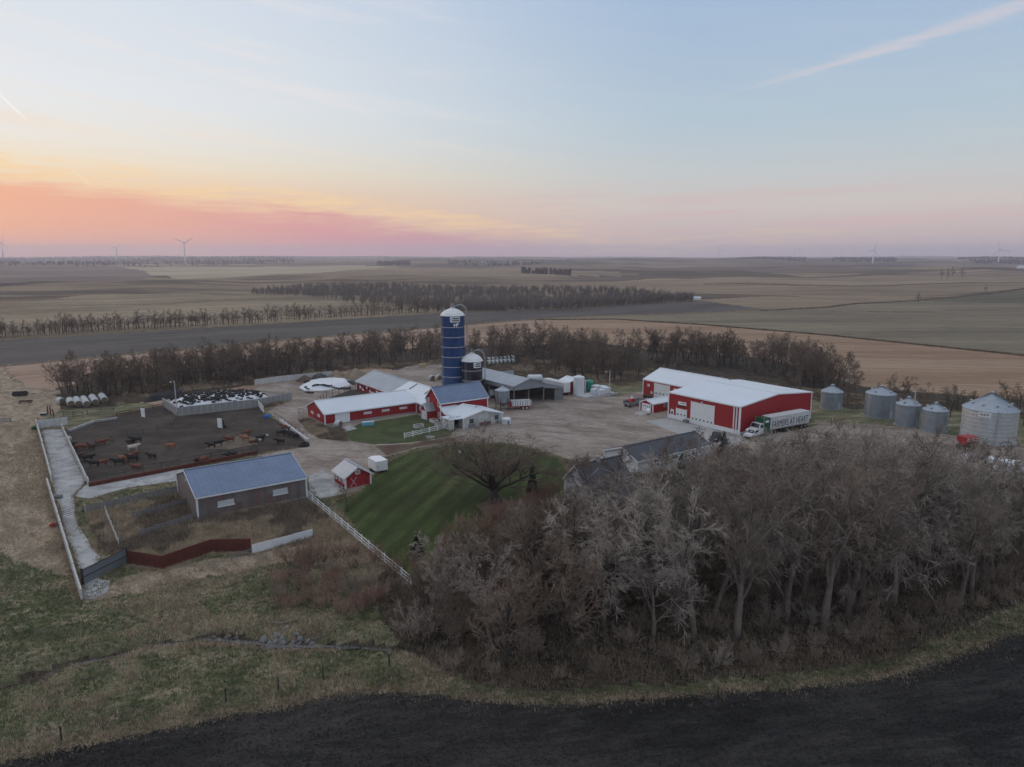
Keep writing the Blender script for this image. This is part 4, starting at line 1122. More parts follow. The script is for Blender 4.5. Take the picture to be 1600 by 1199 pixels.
# foreground grove: named trees where the photograph shows trunks, the rest filling the stand behind them
named = [(1085,1006,21.5,'pale upright cottonwood trunk standing alone at the front edge of the grove'),
         (1010,948,21,'thick bare tree with sideways limb at the left of the tall grove'),
         (1150,1000,19.5,'bare forked tree just right of the lone pale trunk'),
         (1228,972,20,'bare tree with drooping pale twigs near the middle of the grove front'),
         (1325,958,20,'bare tree with leaning trunk in the grove front'),
         (1345,950,21,'straight bare trunk beside the leaning one'),
         (1400,925,19.5,'bare tree with broken pale stub in the grove'),
         (1435,915,19,'bare tree leaning to the black field at the grove right'),
         (1500,945,15,'slender bare tree near the end of the grove front'),
         (1050,960,20.5,'curved bare trunk behind the lone pale trunk')]
placed = []
for k, (px, py, h, lab) in enumerate(named):
    x, y = G(px, py)
    placed.append((x, y))
    h = min(h, crown_limit(x, y, 4)); kk = k % len(BIG)
    plant('bare_tree', BIG[kk], x, y, h/BIGH[kk], rt.uniform(0, 6.28), lab, 'tree', 'tall bare trees of the grove', (rt.uniform(-.05,.05), rt.uniform(-.05,.05)))
GROVE = GP([(880,960),(960,870),(1060,800),(1180,775),(1340,765),(1480,790),(1660,830),(1760,880),(1610,905),(1500,930),(1400,960),(1300,985),(1180,1010),(1060,1010),(960,1000)])
xs = [p[0] for p in GROVE]; ys = [p[1] for p in GROVE]
tries = 0
while len(placed) < 98 and tries < 6000:
    tries += 1
    x = rt.uniform(min(xs), max(xs)); y = rt.uniform(min(ys), max(ys))
    if not bool(pip(np.array([x]), np.array([y]), GROVE)[0]) or not far_enough((x, y), placed, 3.4): continue
    placed.append((x, y))
    edge_ = min(math.hypot(x-q[0], y-q[1]) for q in GP([(880,960),(960,1000)]))
    h = rt.uniform(15.5, 20.5)*min(1, 0.62+edge_/60)
    h = max(7.0, min(h*1.15, crown_limit(x, y, rt.gauss(9, 17)))); kk = rt.randrange(len(BIG))
    plant('bare_tree', BIG[kk], x, y, h/BIGH[kk], rt.uniform(0, 6.28), 'bare grey tree in the %s of the grove %s' % ('front' if y < 78 else ('middle' if y < 90 else 'back'), spot(x, y, GROVE_MARKS)), 'tree', 'bare trees filling the grove',
          (rt.uniform(-.07,.07), rt.uniform(-.07,.07)))
for k, (px, py, top, lab) in enumerate(((925,800,700,'thin dark tree rising in front of the farmhouse roof'), (965,795,690,'slim bare tree between farmhouse and garage'), (1035,775,680,'slim bare tree before the house garage roof'),
                                 (1075,765,668,'slim bare tree at the right end of the house garage'), (905,775,705,'thin bare tree at the farmhouse gable'), (1490,770,690,'dark forked tree standing before the white covered heap'), (1560,790,690,'dark bare tree before the blue tarpaulin'))):
    x, y = G(px, py); v = (top-IMH/2)/FPX
    h = CAMH+y*(-math.sin(TH)-v*math.cos(TH))/(math.cos(TH)-v*math.sin(TH)); mt = MIDT[k % 5]
    plant('slim_tree', mt, x, y, h/mesh_h(mt), k*1.7, lab, 'tree', None)
# smaller trees and tall brush on the grove's left flank and edges
BR1 = GP([(650,900),(720,850),(800,800),(880,790),(960,830),(1000,900),(960,1000),(900,1045),(760,1050),(660,1010),(630,950)])
bl = []
xs = [p[0] for p in BR1]; ys = [p[1] for p in BR1]; tries = 0
while len(bl) < 76 and tries < 4000:
    tries += 1
    x = rt.uniform(min(xs), max(xs)); y = rt.uniform(min(ys), max(ys))
    if not bool(pip(np.array([x]), np.array([y]), BR1)[0]) or not far_enough((x, y), bl, 2.0): continue
    bl.append((x, y))
    big = rt.random() < 0.6; lim = max(3.0, crown_limit(x, y, abs(rt.gauss(0, 25))))
    if big:
        pt = (MIDT+BIG)[rt.randrange(7)]
        plant('young_tree', pt, x, y, min(rt.uniform(0.85, 1.2)*13.0, lim)/mesh_h(pt), rt.uniform(0, 6.28), 'young bare brown tree in the %s %s' % ('front row' if y < 72 else 'back part', spot(x, y, THICKET_MARKS)), 'tree', 'young trees in the thicket', (rt.uniform(-.1,.1), rt.uniform(-.1,.1)))
    else:
        plant('shrub', SHRUB[rt.choice((0,1,2,3,3,4))], x, y, min(rt.uniform(1.1, 1.9), lim/4.5), rt.uniform(0, 6.28), 'tall bare shrub in the %s %s' % ('front row' if y < 72 else 'back part', spot(x, y, THICKET_MARKS)), 'shrub', 'tall shrubs in the thicket', names=('stems', 'crown'))
def scatter_shrubs(poly, n, d, s0, s1, kinds, label, group, sq=None):
    P = GP(poly); xs = [p[0] for p in P]; ys = [p[1] for p in P]; got = []; t = 0
    while len(got) < n and t < 5000:
        t += 1
        x = rt.uniform(min(xs), max(xs)); y = rt.uniform(min(ys), max(ys))
        if not bool(pip(np.array([x]), np.array([y]), P)[0]) or not far_enough((x, y), got, d): continue
        got.append((x, y)); s = rt.uniform(s0, s1)
        plant('shrub', SHRUB[rt.choice(kinds)], x, y, (s, s, s*(sq or 1)), rt.uniform(0, 6.28), label if isinstance(label, str) else label[0] % spot(x, y, label[1]), 'shrub', group, names=('stems', 'crown'))
scatter_shrubs([(415,930),(450,880),(520,850),(580,870),(620,905),(615,960),(560,965),(440,955)], 34, 1.5, 0.55, 0.9, (0,1,0,2), ('low russet brush %s', [(455,'at the left end of the fence thicket'),(500,'left of centre in the fence thicket'),(550,'in the middle of the fence thicket'),(590,'beside the lower white fence'),(9999,'at the foot of the white fence')]), 'russet brush by the lawn fence', 0.85)
scatter_shrubs([(655,880),(700,850),(790,800),(850,775),(890,770),(880,800),(820,830),(720,900)], 26, 1.6, 0.6, 0.95, (0,1,1), ('reddish shrub at the lawn edge %s', [(720,'beside the corner spruce'),(790,'below the lawn tree'),(840,'beside the small dark spruce'),(9999,'by the farmhouse')]), 'reddish shrubs between lawn and thicket')
scatter_shrubs([(700,1050),(900,1055),(1060,1030),(1200,1020),(1330,985),(1480,945),(1600,905),(1600,930),(1500,975),(1350,1020),(1200,1045),(1000,1062),(720,1068)], 34, 2.0, 0.35, 0.75, (2,3,4,3), ('low brush at the front edge of the grove %s', GROVE_MARKS), 'brush along the grove edge')
scatter_shrubs([(900,970),(1000,930),(1300,900),(1600,860),(1600,900),(1400,950),(1200,1000),(960,1010)], 36, 2.4, 0.6, 1.0, (2,3,3,4), ('dark undergrowth shrub between the grove trunks %s', GROVE_MARKS), 'shrubs under the grove')
scatter_shrubs([(880,740),(905,735),(940,790),(1000,800),(1080,770),(1110,745),(1000,745),(985,800),(900,800)], 16, 1.6, 0.6, 0.9, (1,2,3), 'bare shrub around the farmhouse walls', 'shrubs round the farmhouse')
scatter_shrubs([(1150,690),(1300,690),(1500,700),(1600,720),(1600,760),(1300,740),(1130,730)], 20, 2.2, 0.6, 1.1, (2,3,4), 'bare bush between the grove and the yard', 'bushes behind the grove')

# lawn tree, small trees, conifers
LH = mesh_h(LAWNT); LW = max(abs(v.co.x) for v in LAWNT[1].vertices)
x, y = G(775, 786); plant('lawn_tree', LAWNT, x, y, (12.6/LW, 12.6/LW, 14.0/LH), 1.2, 'wide bare spreading tree alone on the lawn', 'tree', None)
x, y = G(543, 800); plant('small_tree', MIDT[1], x, y, 0.46, 0.5, 'small bare tree in front of the little red shed', 'tree', None)
x, y = G(720, 600); plant('small_tree', MIDT[2], x-5, y, 0.5, 0.5, 'lone small bare tree left of the blue silo', 'tree', None)
for (px, py, s, k, lab) in ((652,870,0.48,0,'dark spruce at the corner of the lawn'), (832,770,0.66,1,'small dark spruce beside the lawn tree'),
                            (1062,790,1.15,0,'dark spruce among bare trees beside the house garage'), (1128,755,1.25,0,'tall dark spruce between the grove and the red shop')):
    x, y = G(px, py); plant('spruce_tree', SPR[k], x, y, s*1.25, rt.uniform(0, 6), lab, 'tree', None)

# shelterbelt behind the farmstead, in stretches
def belt(poly, n, d, s0, s1, protos, label, group, kind='shelterbelt_tree', sq=1.0, zfun=None):
    P = GP(poly); xs = [p[0] for p in P]; ys = [p[1] for p in P]; got = []; t = 0
    while len(got) < n and t < 9000:
        t += 1
        x = rt.uniform(min(xs), max(xs)); y = rt.uniform(min(ys), max(ys))
        if not bool(pip(np.array([x]), np.array([y]), P)[0]) or not far_enough((x, y), got, d): continue
        got.append((x, y)); s = rt.uniform(s0, s1)
        plant(kind, protos[rt.randrange(len(protos))], x, y, (s, s, s*sq), rt.uniform(0, 6.28), label if isinstance(label, str) else label[0] % spot(x, y, label[1]), 'tree', group)
belt([(100,611),(180,602),(300,585),(420,570),(420,594),(300,607),(230,616),(160,622),(104,618)], 90, 2.2, 0.75, 1.08, MIDT, ('bare tree in the shelterbelt %s', [(150,'behind the first bale columns'),(200,'just right of the round bales'),(250,'behind the old tyre heap'),(300,'behind the bunker end wall'),(350,'behind the middle of the bunker'),(9999,'behind the bunker right end')]), 'shelterbelt behind the feedlot')
belt([(420,570),(560,555),(690,545),(690,566),(560,576),(500,583),(420,594)], 70, 2.4, 0.75, 1.1, MIDT, ('bare tree in the shelterbelt %s', [(470,'behind the white wall'),(520,'behind the reddish mound'),(580,'behind the tan mounds'),(640,'behind the rear barn wing'),(9999,'left of the blue silo')]), 'shelterbelt behind the barns')
belt([(735,545),(830,538),(900,545),(1000,560),(1010,590),(960,598),(880,590),(800,570),(740,562)], 92, 2.4, 0.7, 1.1, MIDT, ('bare tree in the shelterbelt %s', [(780,'behind the black silo'),(830,'behind the line of bales'),(880,'behind the horizontal tank'),(930,'behind the upright tank'),(970,'behind the wooden light pole'),(9999,'left of the farm shop roof')]), 'shelterbelt behind the machine shed')
belt([(1010,560),(1100,558),(1220,570),(1300,590),(1340,612),(1330,632),(1280,610),(1180,585),(1100,572),(1030,575)], 78, 2.4, 0.8, 1.2, MIDT, ('bare tree in the shelterbelt %s', [(1060,'behind the rear shop ridge'),(1120,'above the shop roof valley'),(1180,'behind the middle of the shop'),(1240,'behind the shop back eave'),(1290,'above the shop right gable'),(9999,'behind the smallest grain bin')]), 'shelterbelt behind the shop')
belt([(1345,622),(1480,632),(1600,640),(1640,660),(1600,668),(1490,655),(1400,645)], 22, 4.0, 0.4, 0.72, MIDT, 'short bare tree behind the grain bins', 'scrub behind the grain bins')
x, y = G(1250, 612); plant('tall_tree', BIG[2], x, y, 0.74, 1.0, 'tall pale bare tree rising above the shelterbelt behind the shop', 'tree', None)
for k, (px, py, s) in enumerate(((97, 616, 0.9), (134, 611, 0.85))):
    x, y = G(px, py); plant('bare_tree', MIDT[k], x, y, s, k*2.0, ('leftmost bare tree of the shelterbelt above the round bales', 'second bare tree at the end of the shelterbelt above the round bales')[k], 'tree', None)
# belt undergrowth
scatter_shrubs([(190,622),(300,606),(420,594),(500,583),(560,577),(690,568),(690,560),(420,578),(180,606)], 60, 2.6, 0.7, 1.1, (2,3,2), ('brown underbrush at the shelterbelt foot %s', [(260,'right of the bales'),(330,'behind the bunker'),(400,'at the bunker right end'),(470,'behind the white wall'),(560,'behind the mounds'),(9999,'left of the silo')]), 'underbrush of the shelterbelt')
scatter_shrubs([(760,566),(880,585),(960,598),(1010,592),(1100,572),(1290,615),(1330,630),(1290,595),(1000,560),(800,550)], 70, 2.8, 0.7, 1.2, (2,3,2), ('brown underbrush at the shelterbelt foot %s', [(850,'behind the machine shed'),(920,'behind the tanks'),(1000,'by the wooden light pole'),(1100,'behind the rear shop roof'),(1200,'behind the shop'),(9999,'near the smallest bin')]), 'underbrush behind the shop and machine shed')

# tree row along the far edge of the ploughed strip
row = [(-40,531),(0,528),(100,520.5),(200,515),(300,510),(400,504),(500,497),(600,491),(690,485)]
cnt = 0
for (a0, b0), (a1, b1) in zip(row, row[1:]):
    n = 34
    for j in range(n):
        t = (j+rt.random()*1.6)/n
        if rt.random() < 0.12: continue
        x, y = G(a0+(a1-a0)*t, b0+(b1-b0)*t-rt.uniform(0, 3.0))
        plant('row_tree', ROWT[rt.randrange(4)], x, y, (lambda q: (q*1.25, q*1.25, q))(rt.choice((0.4,0.55,0.7,0.8,0.9,1.0))*rt.uniform(0.9,1.1)), rt.uniform(0, 6.28), 'bare tree in the long field row %s' % spot(x, y, [(60,'at the left edge'),(140,'above the leftmost belt trees'),(220,'above the tyre heap'),(300,'above the bunker'),(400,'above the white wall'),(500,'above the mounds'),(600,'above the rear barn wing'),(9999,'left of the silo dome')]), 'tree', 'tree row beyond the ploughed strip')
# far single trees right
for k, (px, py, s, lab) in enumerate(((1435,473,0.95,'largest lone bush on the far green field edge'), (1470,438,1.6,'leftmost of the far trees in the right-hand fields'), (1480,438,1.7,'middle of the far trees in the right-hand fields'),
                            (1487,436,1.7,'far tree beside the middle one in the right-hand fields'), (1503,437,1.7,'far tree with a broad crown apart from the others'), (1539,456,0.8,'small lone tree on the skyline of the far green field'))):
    x, y = G(px, py); plant('field_tree', ROWT[k % 4], x, y, s, k*1.3, lab, 'tree', None)

# creek woodland that reads as one mass: many small bare crowns in one object
def mass(name, label, polys, n, h0, h1, seed, mat, tw=26, thick=0.10):
    rg = np.random.default_rng(seed); vs = []; fs = []
    pts = []
    for poly, share in polys:
        P = GP(poly); X = [p[0] for p in P]; Y = [p[1] for p in P]
        k = int(n*share); got = 0
        while got < k:
            x = rg.uniform(min(X), max(X), 400); y = rg.uniform(min(Y), max(Y), 400)
            ok = pip(x, y, P)
            for a, b in zip(x[ok], y[ok]):
                if got < k: pts.append((a, b)); got += 1
    P = np.array(pts); Z = hgt(P[:,0], P[:,1])
    V_ = []; F_ = []; c = 0
    for (x, y), z in zip(P, Z):
        h = rg.uniform(h0, h1); w = h*0.42
        # stem
        segs = [((x, y, z-0.3), (x+rg.normal(0, .4), y+rg.normal(0, .4), z+h*0.6), thick*2.2)]
        for q in range(tw):
            t = rg.uniform(0.12, 0.75); a = rg.uniform(0, 6.283); l = w*rg.uniform(0.3, 1.1)*(1.15-0.6*t); fr_ = rg.uniform(0.1, 0.6)
            e = (x+math.cos(a)*l, y+math.sin(a)*l, z+h*min(1.0, t+rg.uniform(0.15, 0.5)))
            segs.append(((x+math.cos(a+0.6)*l*fr_, y+math.sin(a+0.6)*l*fr_, z+h*t*0.85), e, thick*rg.uniform(0.6, 1.6)))
        for s, e, r in segs:
            V_ += [(s[0]-r, s[1]-r*0.5, s[2]), (s[0]+r, s[1]-r*0.5, s[2]), (s[0], s[1]+r, s[2]), e]
            F_ += [(c, c+1, c+3), (c+1, c+2, c+3), (c+2, c, c+3)]; c += 4
    me = np_mesh(name, np.array(V_), np.array(F_), 3, mat, False)
    return tag(part(name, me, None), label, 'woodland', kind='stuff')
mass('creek_woodland', 'dark bare woodland along the creek beyond the ploughed strip', [
    ([(380,452),(470,447),(620,447),(760,452),(830,456),(1000,462),(1080,470),(1080,473),(900,477),(760,483),(700,482),(560,470),(440,458)], 0.8),
    ([(640,486),(760,480),(1000,473),(1080,470),(1085,472.5),(1000,475.5),(760,484)], 0.2)], 2200, 5, 9.5, 5, m_twigc, 30, 0.095)
m_farw = M('distant_trees', (.095,.08,.074), 0.2, 0.02, 1.0)
mass('distant_woods', 'dark distant copses and shelterbelts near the horizon', [
    ([(-60,404),(120,403),(300,404),(460,405),(460,412),(300,414),(180,416),(0,417),(-60,417)], 0.5),
    ([(590,412.5),(640,412.5),(640,414.5),(590,414)], 0.03), ([(700,411),(850,412),(850,416),(700,415)], 0.03),
    ([(813,428),(893,430),(893,430.5),(813,429)], 0.008),
    ([(1150,406),(1260,406),(1260,412),(1150,409)], 0.1), ([(1300,407),(1400,407),(1400,411.5),(1300,411)], 0.1), ([(1490,408),(1600,408),(1600,414),(1520,413)], 0.1),
    ([(480,404),(1000,404),(1000,406),(480,406)], 0.1)], 5200, 7, 15, 8, m_farw, 11, 1.5)
# ------------------------------------------------------------------ fences, walls, pens
def lerp2(a, b, t): return (a[0]+(b[0]-a[0])*t, a[1]+(b[1]-a[1])*t)
def fence(name, label, pts, bay, h, rails, pm, rm, pw=0.12, rh=0.14, rt_=0.04, cat='fence', group=None, world=False, jitter=0.0, extra=None):
    """posts and, between each two, its own rails; pts along the ground"""
    P = pts if world else GP(pts)
    o = thing(name, label, cat, (P[0][0], P[0][1], terr(*P[0])), 0, group)
    ox, oy, oz = o.location; rg = random.Random(hash(len(label)) % 97)
    prev = None
    pcache = {}
    for (a, b_) in zip(P, P[1:]):
        L = math.dist(a, b_); n = max(1, round(L/bay)); ang = math.atan2(b_[1]-a[1], b_[0]-a[0])
        pm_ = MB().box(-pw/2, pw/2, -pw/2, pw/2, -0.2, h+0.08).mesh('post', pm)
        rl = L/n
        rmsh = MB().box(0, rl, -rt_/2-pw/2, rt_/2-pw/2, -rh/2, rh/2).mesh('rail', rm)
        for k in range(n+1):
            q = lerp2(a, b_, k/n); z = terr(*q)-oz
            part('post', pm_, o, (q[0]-ox, q[1]-oy, z), ang)
            if k < n:
                q2 = lerp2(a, b_, (k+1)/n); z2 = terr(*q2)-oz
                for r in rails:
                    e = part('rail', rmsh, o, (q[0]-ox, q[1]-oy, z+r+rg.uniform(-jitter, jitter)), (0, -math.atan2(z2-z, rl), ang))
    return o
def wallrun(name, label, pts, h, t, mat, bay=2.4, cat='wall', rag=0.0, world=False, group=None, piece='panel', z0=0.0, cap=None):
    """a wall of separate upright panels"""
    P = pts if world else GP(pts)
    o = thing(name, label, cat, (P[0][0], P[0][1], 0), 0, group)
    ox, oy = P[0]; rg = random.Random(len(label)*7+3)
    for (a, b_) in zip(P, P[1:]):
        L = math.dist(a, b_); n = max(1, round(L/bay)); ang = math.atan2(b_[1]-a[1], b_[0]-a[0]); w = L/n
        for k in range(n):
            q = lerp2(a, b_, k/n)
            hh = h+rg.uniform(-rag, rag)
            MB().box(0.015, w-0.015, -t/2, t/2, z0-0.3, z0+hh).build(piece, mat, o, (q[0]-ox, q[1]-oy, rg.uniform(-rag, 0)*0.3), ang+rg.uniform(-1, 1)*rag*0.06)
    return o
m_wplank = M('whitish_planks', (.50,.49,.475), 0.2, 1.5, 0.9, streak=0.5)
m_wpaint = M('white_vinyl', (.72,.72,.72), 0.05, 1.0, 0.5)
fence('board_fence', 'white board fence running down beside the lawn', [(481,779),(642,915)], 2.6, 1.35, (0.4, 0.85, 1.3), m_wpaint, m_wpaint, 0.14, 0.13)
fence('board_fence', 'short white board fence in front of the milk house', [(632,686),(708,668)], 2.45, 1.35, (0.45, 0.85, 1.22), m_wpaint, m_wpaint, 0.15, 0.17)
wallrun('alley_wall', 'ragged pale concrete wall on the outer side of the alley', [(57,664),(81,753)], 1.5, 0.22, m_wplank, 2.2, rag=0.14)
wallrun('alley_wall', 'lower pale concrete wall ending at the corral gate', [(74,757),(128,938)], 1.35, 0.22, m_wplank, 2.2, rag=0.14)
wallrun('end_wall', 'white concrete wall across the top of the alley', [(58,670),(106,664)], 1.9, 0.25, m_concl, 4.0)
wallrun('bunk_wall', 'ragged plank wall between the alley and the feedlot', [(97,671),(139,760)], 1.25, 0.2, m_wplank, 2.0, rag=0.16)
wallrun('feed_bunk', 'rust red feed bunk along the front of the feedlot', [(139,761),(402,710)], 0.75, 0.3, m_rust, 3.0, cat='feed bunk')
o = fence('feed_fence', 'pipe feed fence above the rust red bunk', [(137,756),(402,706)], 3.0, 1.5, (0.9, 1.5), m_pipe, m_pipe, 0.08, 0.07)
P0, P1 = G(137,756), G(402,706); L = math.dist(P0, P1); an = math.atan2(P1[1]-P0[1], P1[0]-P0[0])
barm = MB().beam((0,0,0.75), (0.45,0,1.5), 0.04, 0.05).mesh('slant_bar', m_pipe)
for k in range(int(L/0.62)):
    q = lerp2(P0, P1, k*0.62/L); part('slant_bar', barm, o, (q[0]-P0[0], q[1]-P0[1], 0), an)
fence('pipe_fence', 'thin pipe fence dividing the feedlot', [(278,652),(268,668),(150,697)], 3.5, 1.3, (0.5, 0.9, 1.3), m_pipe, m_pipe, 0.07, 0.045)
fence('pipe_fence', 'pipe fence behind the feedlot above the alley', [(60,662),(100,652),(115,653),(178,640)], 3.2, 1.5, (0.4, 0.8, 1.2, 1.5), m_pipe, m_pipe, 0.09, 0.05)
wallrun('low_ledge', 'low pale concrete ledge at the back of the feedlot', [(107,675),(148,660),(183,655)], 0.5, 0.7, m_concw, 3.0)
fence('pipe_fence', 'rust red rail along the back of the feedlot', [(182,650),(258,635)], 3.0, 0.9, (0.4, 0.85), m_rust, m_rust, 0.1, 0.16)
wallrun('lane_ledge', 'pale concrete ledge between the feedlot and the lane', [(438,658),(481,690)], 0.6, 0.7, m_concl, 3.0, rag=0.04)
fence('pipe_fence', 'pipe rail on the ledge beside the lane', [(430,652),(480,688)], 3.0, 1.3, (0.8, 1.25), m_pipe, m_pipe, 0.08, 0.05)
fence('plank_fence', 'grey plank fence from the alley to the cattle shed', [(134,803),(277,771)], 2.4, 1.35, (0.3, 0.62, 0.95, 1.25), m_wplank, m_wood, 0.14, 0.24)
fence('plank_fence', 'middle grey plank fence beside the cattle shed', [(207,812),(291,789)], 2.4, 1.2, (0.3, 0.65, 1.0), m_wood, m_wood, 0.13, 0.24)
fence('plank_fence', 'lower grey plank fence meeting the cattle shed corner', [(220,840),(308,811)], 2.4, 1.2, (0.3, 0.65, 1.0), m_wood, m_wood, 0.13, 0.24)
fence('plank_fence', 'whitish cross fence inside the weedy corral', [(165,802),(186,853)], 2.4, 1.15, (0.4, 0.95), m_wplank, m_wplank, 0.13, 0.2)
fence('pipe_gate', 'thin pipe gate across the concrete alley', [(93,812),(130,801)], 3.0, 1.2, (0.3, 0.6, 0.9, 1.2), m_pipe, m_pipe, 0.06, 0.04, cat='gate')
# long grey gate of two corrugated sheets
a, b_ = G(130,915), G(199,880); L = math.dist(a, b_); an = math.atan2(b_[1]-a[1], b_[0]-a[0])
o = thing('corral_gate', 'long grey corrugated gate at the bottom of the alley', 'gate', (a[0], a[1], 0), an)
m_corr = M('corrugated_grey_sheet', (.20,.215,.235), 0.12, 0.8, 0.5, 0.3, seams=[('z',0.16)])
for z0, z1 in ((0.1, 1.0), (1.12, 2.0)):
    MB().box(0, L, -0.03, 0.03, z0, z1).build('sheet', m_corr, o)
MB().beam((0,-0.06,1.06), (L,-0.06,1.06), 0.06, 0.09).build('gate_rail', m_pipe, o)
MB().beam((0,-0.06,2.03), (L,-0.06,2.03), 0.06, 0.08).build('gate_rail', m_pipe, o)
for x_ in (0.0, L): MB().box(x_-0.1, x_+0.1, -0.12, 0.12, -0.1, 2.2).build('post', m_pipe, o)
wallrun('rust_panel_fence', 'rust red sheet-metal fence zigzagging below the corral', [(200,881),(254,890),(331,863),(393,862)], 1.85, 0.06, m_rust, 2.2, cat='fence', rag=0.03, piece='sheet')
o = wallrun('white_panel_fence', 'white metal windbreak panel below the cattle shed', [(394,866),(489,841)], 1.35, 0.06, m_white, 2.5, cat='fence', rag=0.03, piece='sheet')
fence('plank_fence', 'low grey rails left of the white windbreak panel', [(362,875),(393,866)], 2.2, 0.9, (0.35, 0.75), m_wood, m_wood, 0.1, 0.12)
# pen wind boards
for px, py, lab, dk in ((224,654,'white upright board on posts near the back of the feedlot',0), (344,671,'white upright board beside a dark feeder in the feedlot',1)):
    x, y = G(px, py); o = thing('wind_board', lab, 'board', (x, y, 0), R(-35))
    for k in range(3): MB().box(-0.85, 0.85, -0.05, 0.05, 0.35+k*0.75, 1.07+k*0.75).build('plank', m_white, o)
    for s in (-0.8, 0.8): MB().box(s-0.06, s+0.06, 0.05, 0.17, -0.1, 2.6).build('post', m_wood, o)
x, y = G(349, 668); o = thing('mineral_feeder', 'dark upright mineral feeder behind the white board', 'feeder', (x, y, 0))
MB().lathe([(0.55,0),(0.6,0.5),(0.35,0.7),(0.3,1.6),(0.45,1.7),(0.1,2.0)], 12).build('body', m_pipe, o); MB().lathe([(0.62,0.45),(0.66,0.5),(0.62,0.55)], 12).build('rim', m_black, o)
x, y = G(417, 653); o = thing('water_trough', 'bright blue water trough at the feedlot corner', 'trough', (x, y, 0), R(10))
m_blue = M('blue_plastic', (.05,.22,.55), 0.08, 2.0, 0.4)
MB().extr([(-0.5,0.1),(0.5,0.1),(0.6,0.7),(0.52,0.7),(0.44,0.25),(-0.44,0.25),(-0.52,0.7),(-0.6,0.7)], 'x', -0.8, 0.8).build('tub', m_blue, o); MB().box(-0.7,0.7,-0.4,0.4,0,0.12).build('base', m_concw, o)
fence('corral_fence', 'pipe corral panels leaning above the alley end', [(96,660),(104,655),(178,647)], 3.0, 1.5, (0.5, 1.0, 1.45), m_pipe, m_pipe, 0.07, 0.05)
fence('pipe_fence', 'tall pipe fence along the barnyard behind the long barn', [(491,636),(510,622),(556,607)], 3.0, 1.8, (0.5, 1.0, 1.7), m_pipe, m_pipe, 0.09, 0.05)
o = fence('lane_gate', 'white slatted gate between bunker and lane', [(402,634),(412,646)], 2.6, 1.9, (0.4, 0.9, 1.4, 1.8), m_white, m_white, 0.12, 0.24, cat='gate')
fence('pipe_fence', 'rusty pipe pen at the end of the long red barn', [(468,656),(466,648),(480,646)], 2.5, 1.6, (0.4, 0.8, 1.2, 1.55), m_wplank, m_rust, 0.12, 0.07)
# ditch fence posts
for k, (px, py) in enumerate(((96,1158),(353,1096),(435,1078),(505,1062),(608,1044))):
    x, y = G(px, py); z = terr(x, y)
    MBp = MB(); MBp.tube([(0,0,-0.3),(0.02,0.01,0.7),(0.0,0.03,1.35)], [0.075,0.07,0.06], 7)
    o = MBp.build('fence_post', m_pipe, None, (x, y, z)); tag(o, ('dark fence post nearest the bottom left corner','dark fence post second from the left along the black field','dark fence post third from the left along the black field','dark fence post fourth along the black field','dark fence post nearest the thicket')[k], 'post', 'ditch fence posts')
# ------------------------------------------------------------------ bunker silo and silage
wallrun('bunker_wall', 'grey concrete front wall of the silage bunker', [(278,650),(403,636),(456,625)], 2.15, 0.3, m_concw, 1.5, group='bunker walls')
wallrun('bunker_wall', 'grey concrete end wall of the silage bunker', [(255,634),(278,650)], 2.1, 0.3, m_concw, 1.5, group='bunker walls')
wallrun('white_wall', 'long white concrete wall at the edge of the trees', [(398,602),(440,596),(520,588)], 1.7, 0.3, m_concl, 4.0)
m_plastic = M('white_silage_plastic', (.68,.69,.72), 0.1, 0.8, 0.4, bump=0.06, bscale=1.2)
m_plasticb = M('black_silage_plastic', (.02,.02,.022), 0.2, 0.8, 0.35, bump=0.06, bscale=1.2)
def heap(name, label, cat, poly, h, mat, seed, step=0.6, falloff=3.0, rough=0.25, world=False, pw=1.0):
    """a mound filling a ground outline"""
    P = np.array(poly if world else GP(poly)); x0, y0 = P.min(0); x1, y1 = P.max(0)
    cx_, cy_ = P.mean(0)
    nx = int((x1-x0)/step)+2; ny = int((y1-y0)/step)+2
    X, Y = np.meshgrid(np.linspace(x0, x1, nx), np.linspace(y0, y1, ny))
    PL = [tuple(p) for p in P]
    ins = pip(X, Y, PL); d = dline(X, Y, PL+PL[:1])
    t = np.where(ins, np.clip(d/falloff, 0, 1), 0)
    Z = h*np.sin(t*np.pi/2)**pw+ins*(fbm(X, Y, 2.2, seed, 3)-0.5)*2*rough*np.clip(t*2, 0, 1)-0.05*(~ins)
    idx_ = np.arange(nx*ny).reshape(ny, nx)
    keep = (ins[:-1,:-1]|ins[1:,:-1]|ins[:-1,1:]|ins[1:,1:])
    F = np.stack([idx_[:-1,:-1], idx_[:-1,1:], idx_[1:,1:], idx_[1:,:-1]], -1)[keep]
    me = np_mesh(name, np.stack([X-cx_, Y-cy_, Z], -1).reshape(-1, 3), F, 4, mat)
    o = part(name, me, None, (cx_, cy_, 0.02)); tag(o, label, cat)
    zf = lambda x, y: float(np.interp(0, [0], [0])) if False else float(Z[min(ny-1, max(0, int(round((y-y0)/(y1-y0)*(ny-1))))), min(nx-1, max(0, int(round((x-x0)/(x1-x0)*(nx-1)))))])+0.02
    return o, zf, PL
def tyre_mesh(r, w, mat=None, n=12):
    b = MB(); prof = [(0.55*r, -w*0.35), (0.62*r, -w*0.5), (0.93*r, -w*0.5), (r, -w*0.3), (r, w*0.3), (0.93*r, w*0.5), (0.62*r, w*0.5), (0.55*r, w*0.35)]
    m = len(prof)
    for q, z in prof:
        for j in range(n): b.v.append((q*math.cos(6.2832*j/n), q*math.sin(6.2832*j/n), z))
    for k in range(m):
        for j in range(n):
            k2 = (k+1) % m; j2 = (j+1) % n
            b.f.append((k*n+j, k*n+j2, k2*n+j2, k2*n+j)); b.mi.append(0)
    return b.mesh('tyre', mat or m_black, True)
tym = tyre_mesh(0.5, 0.3)
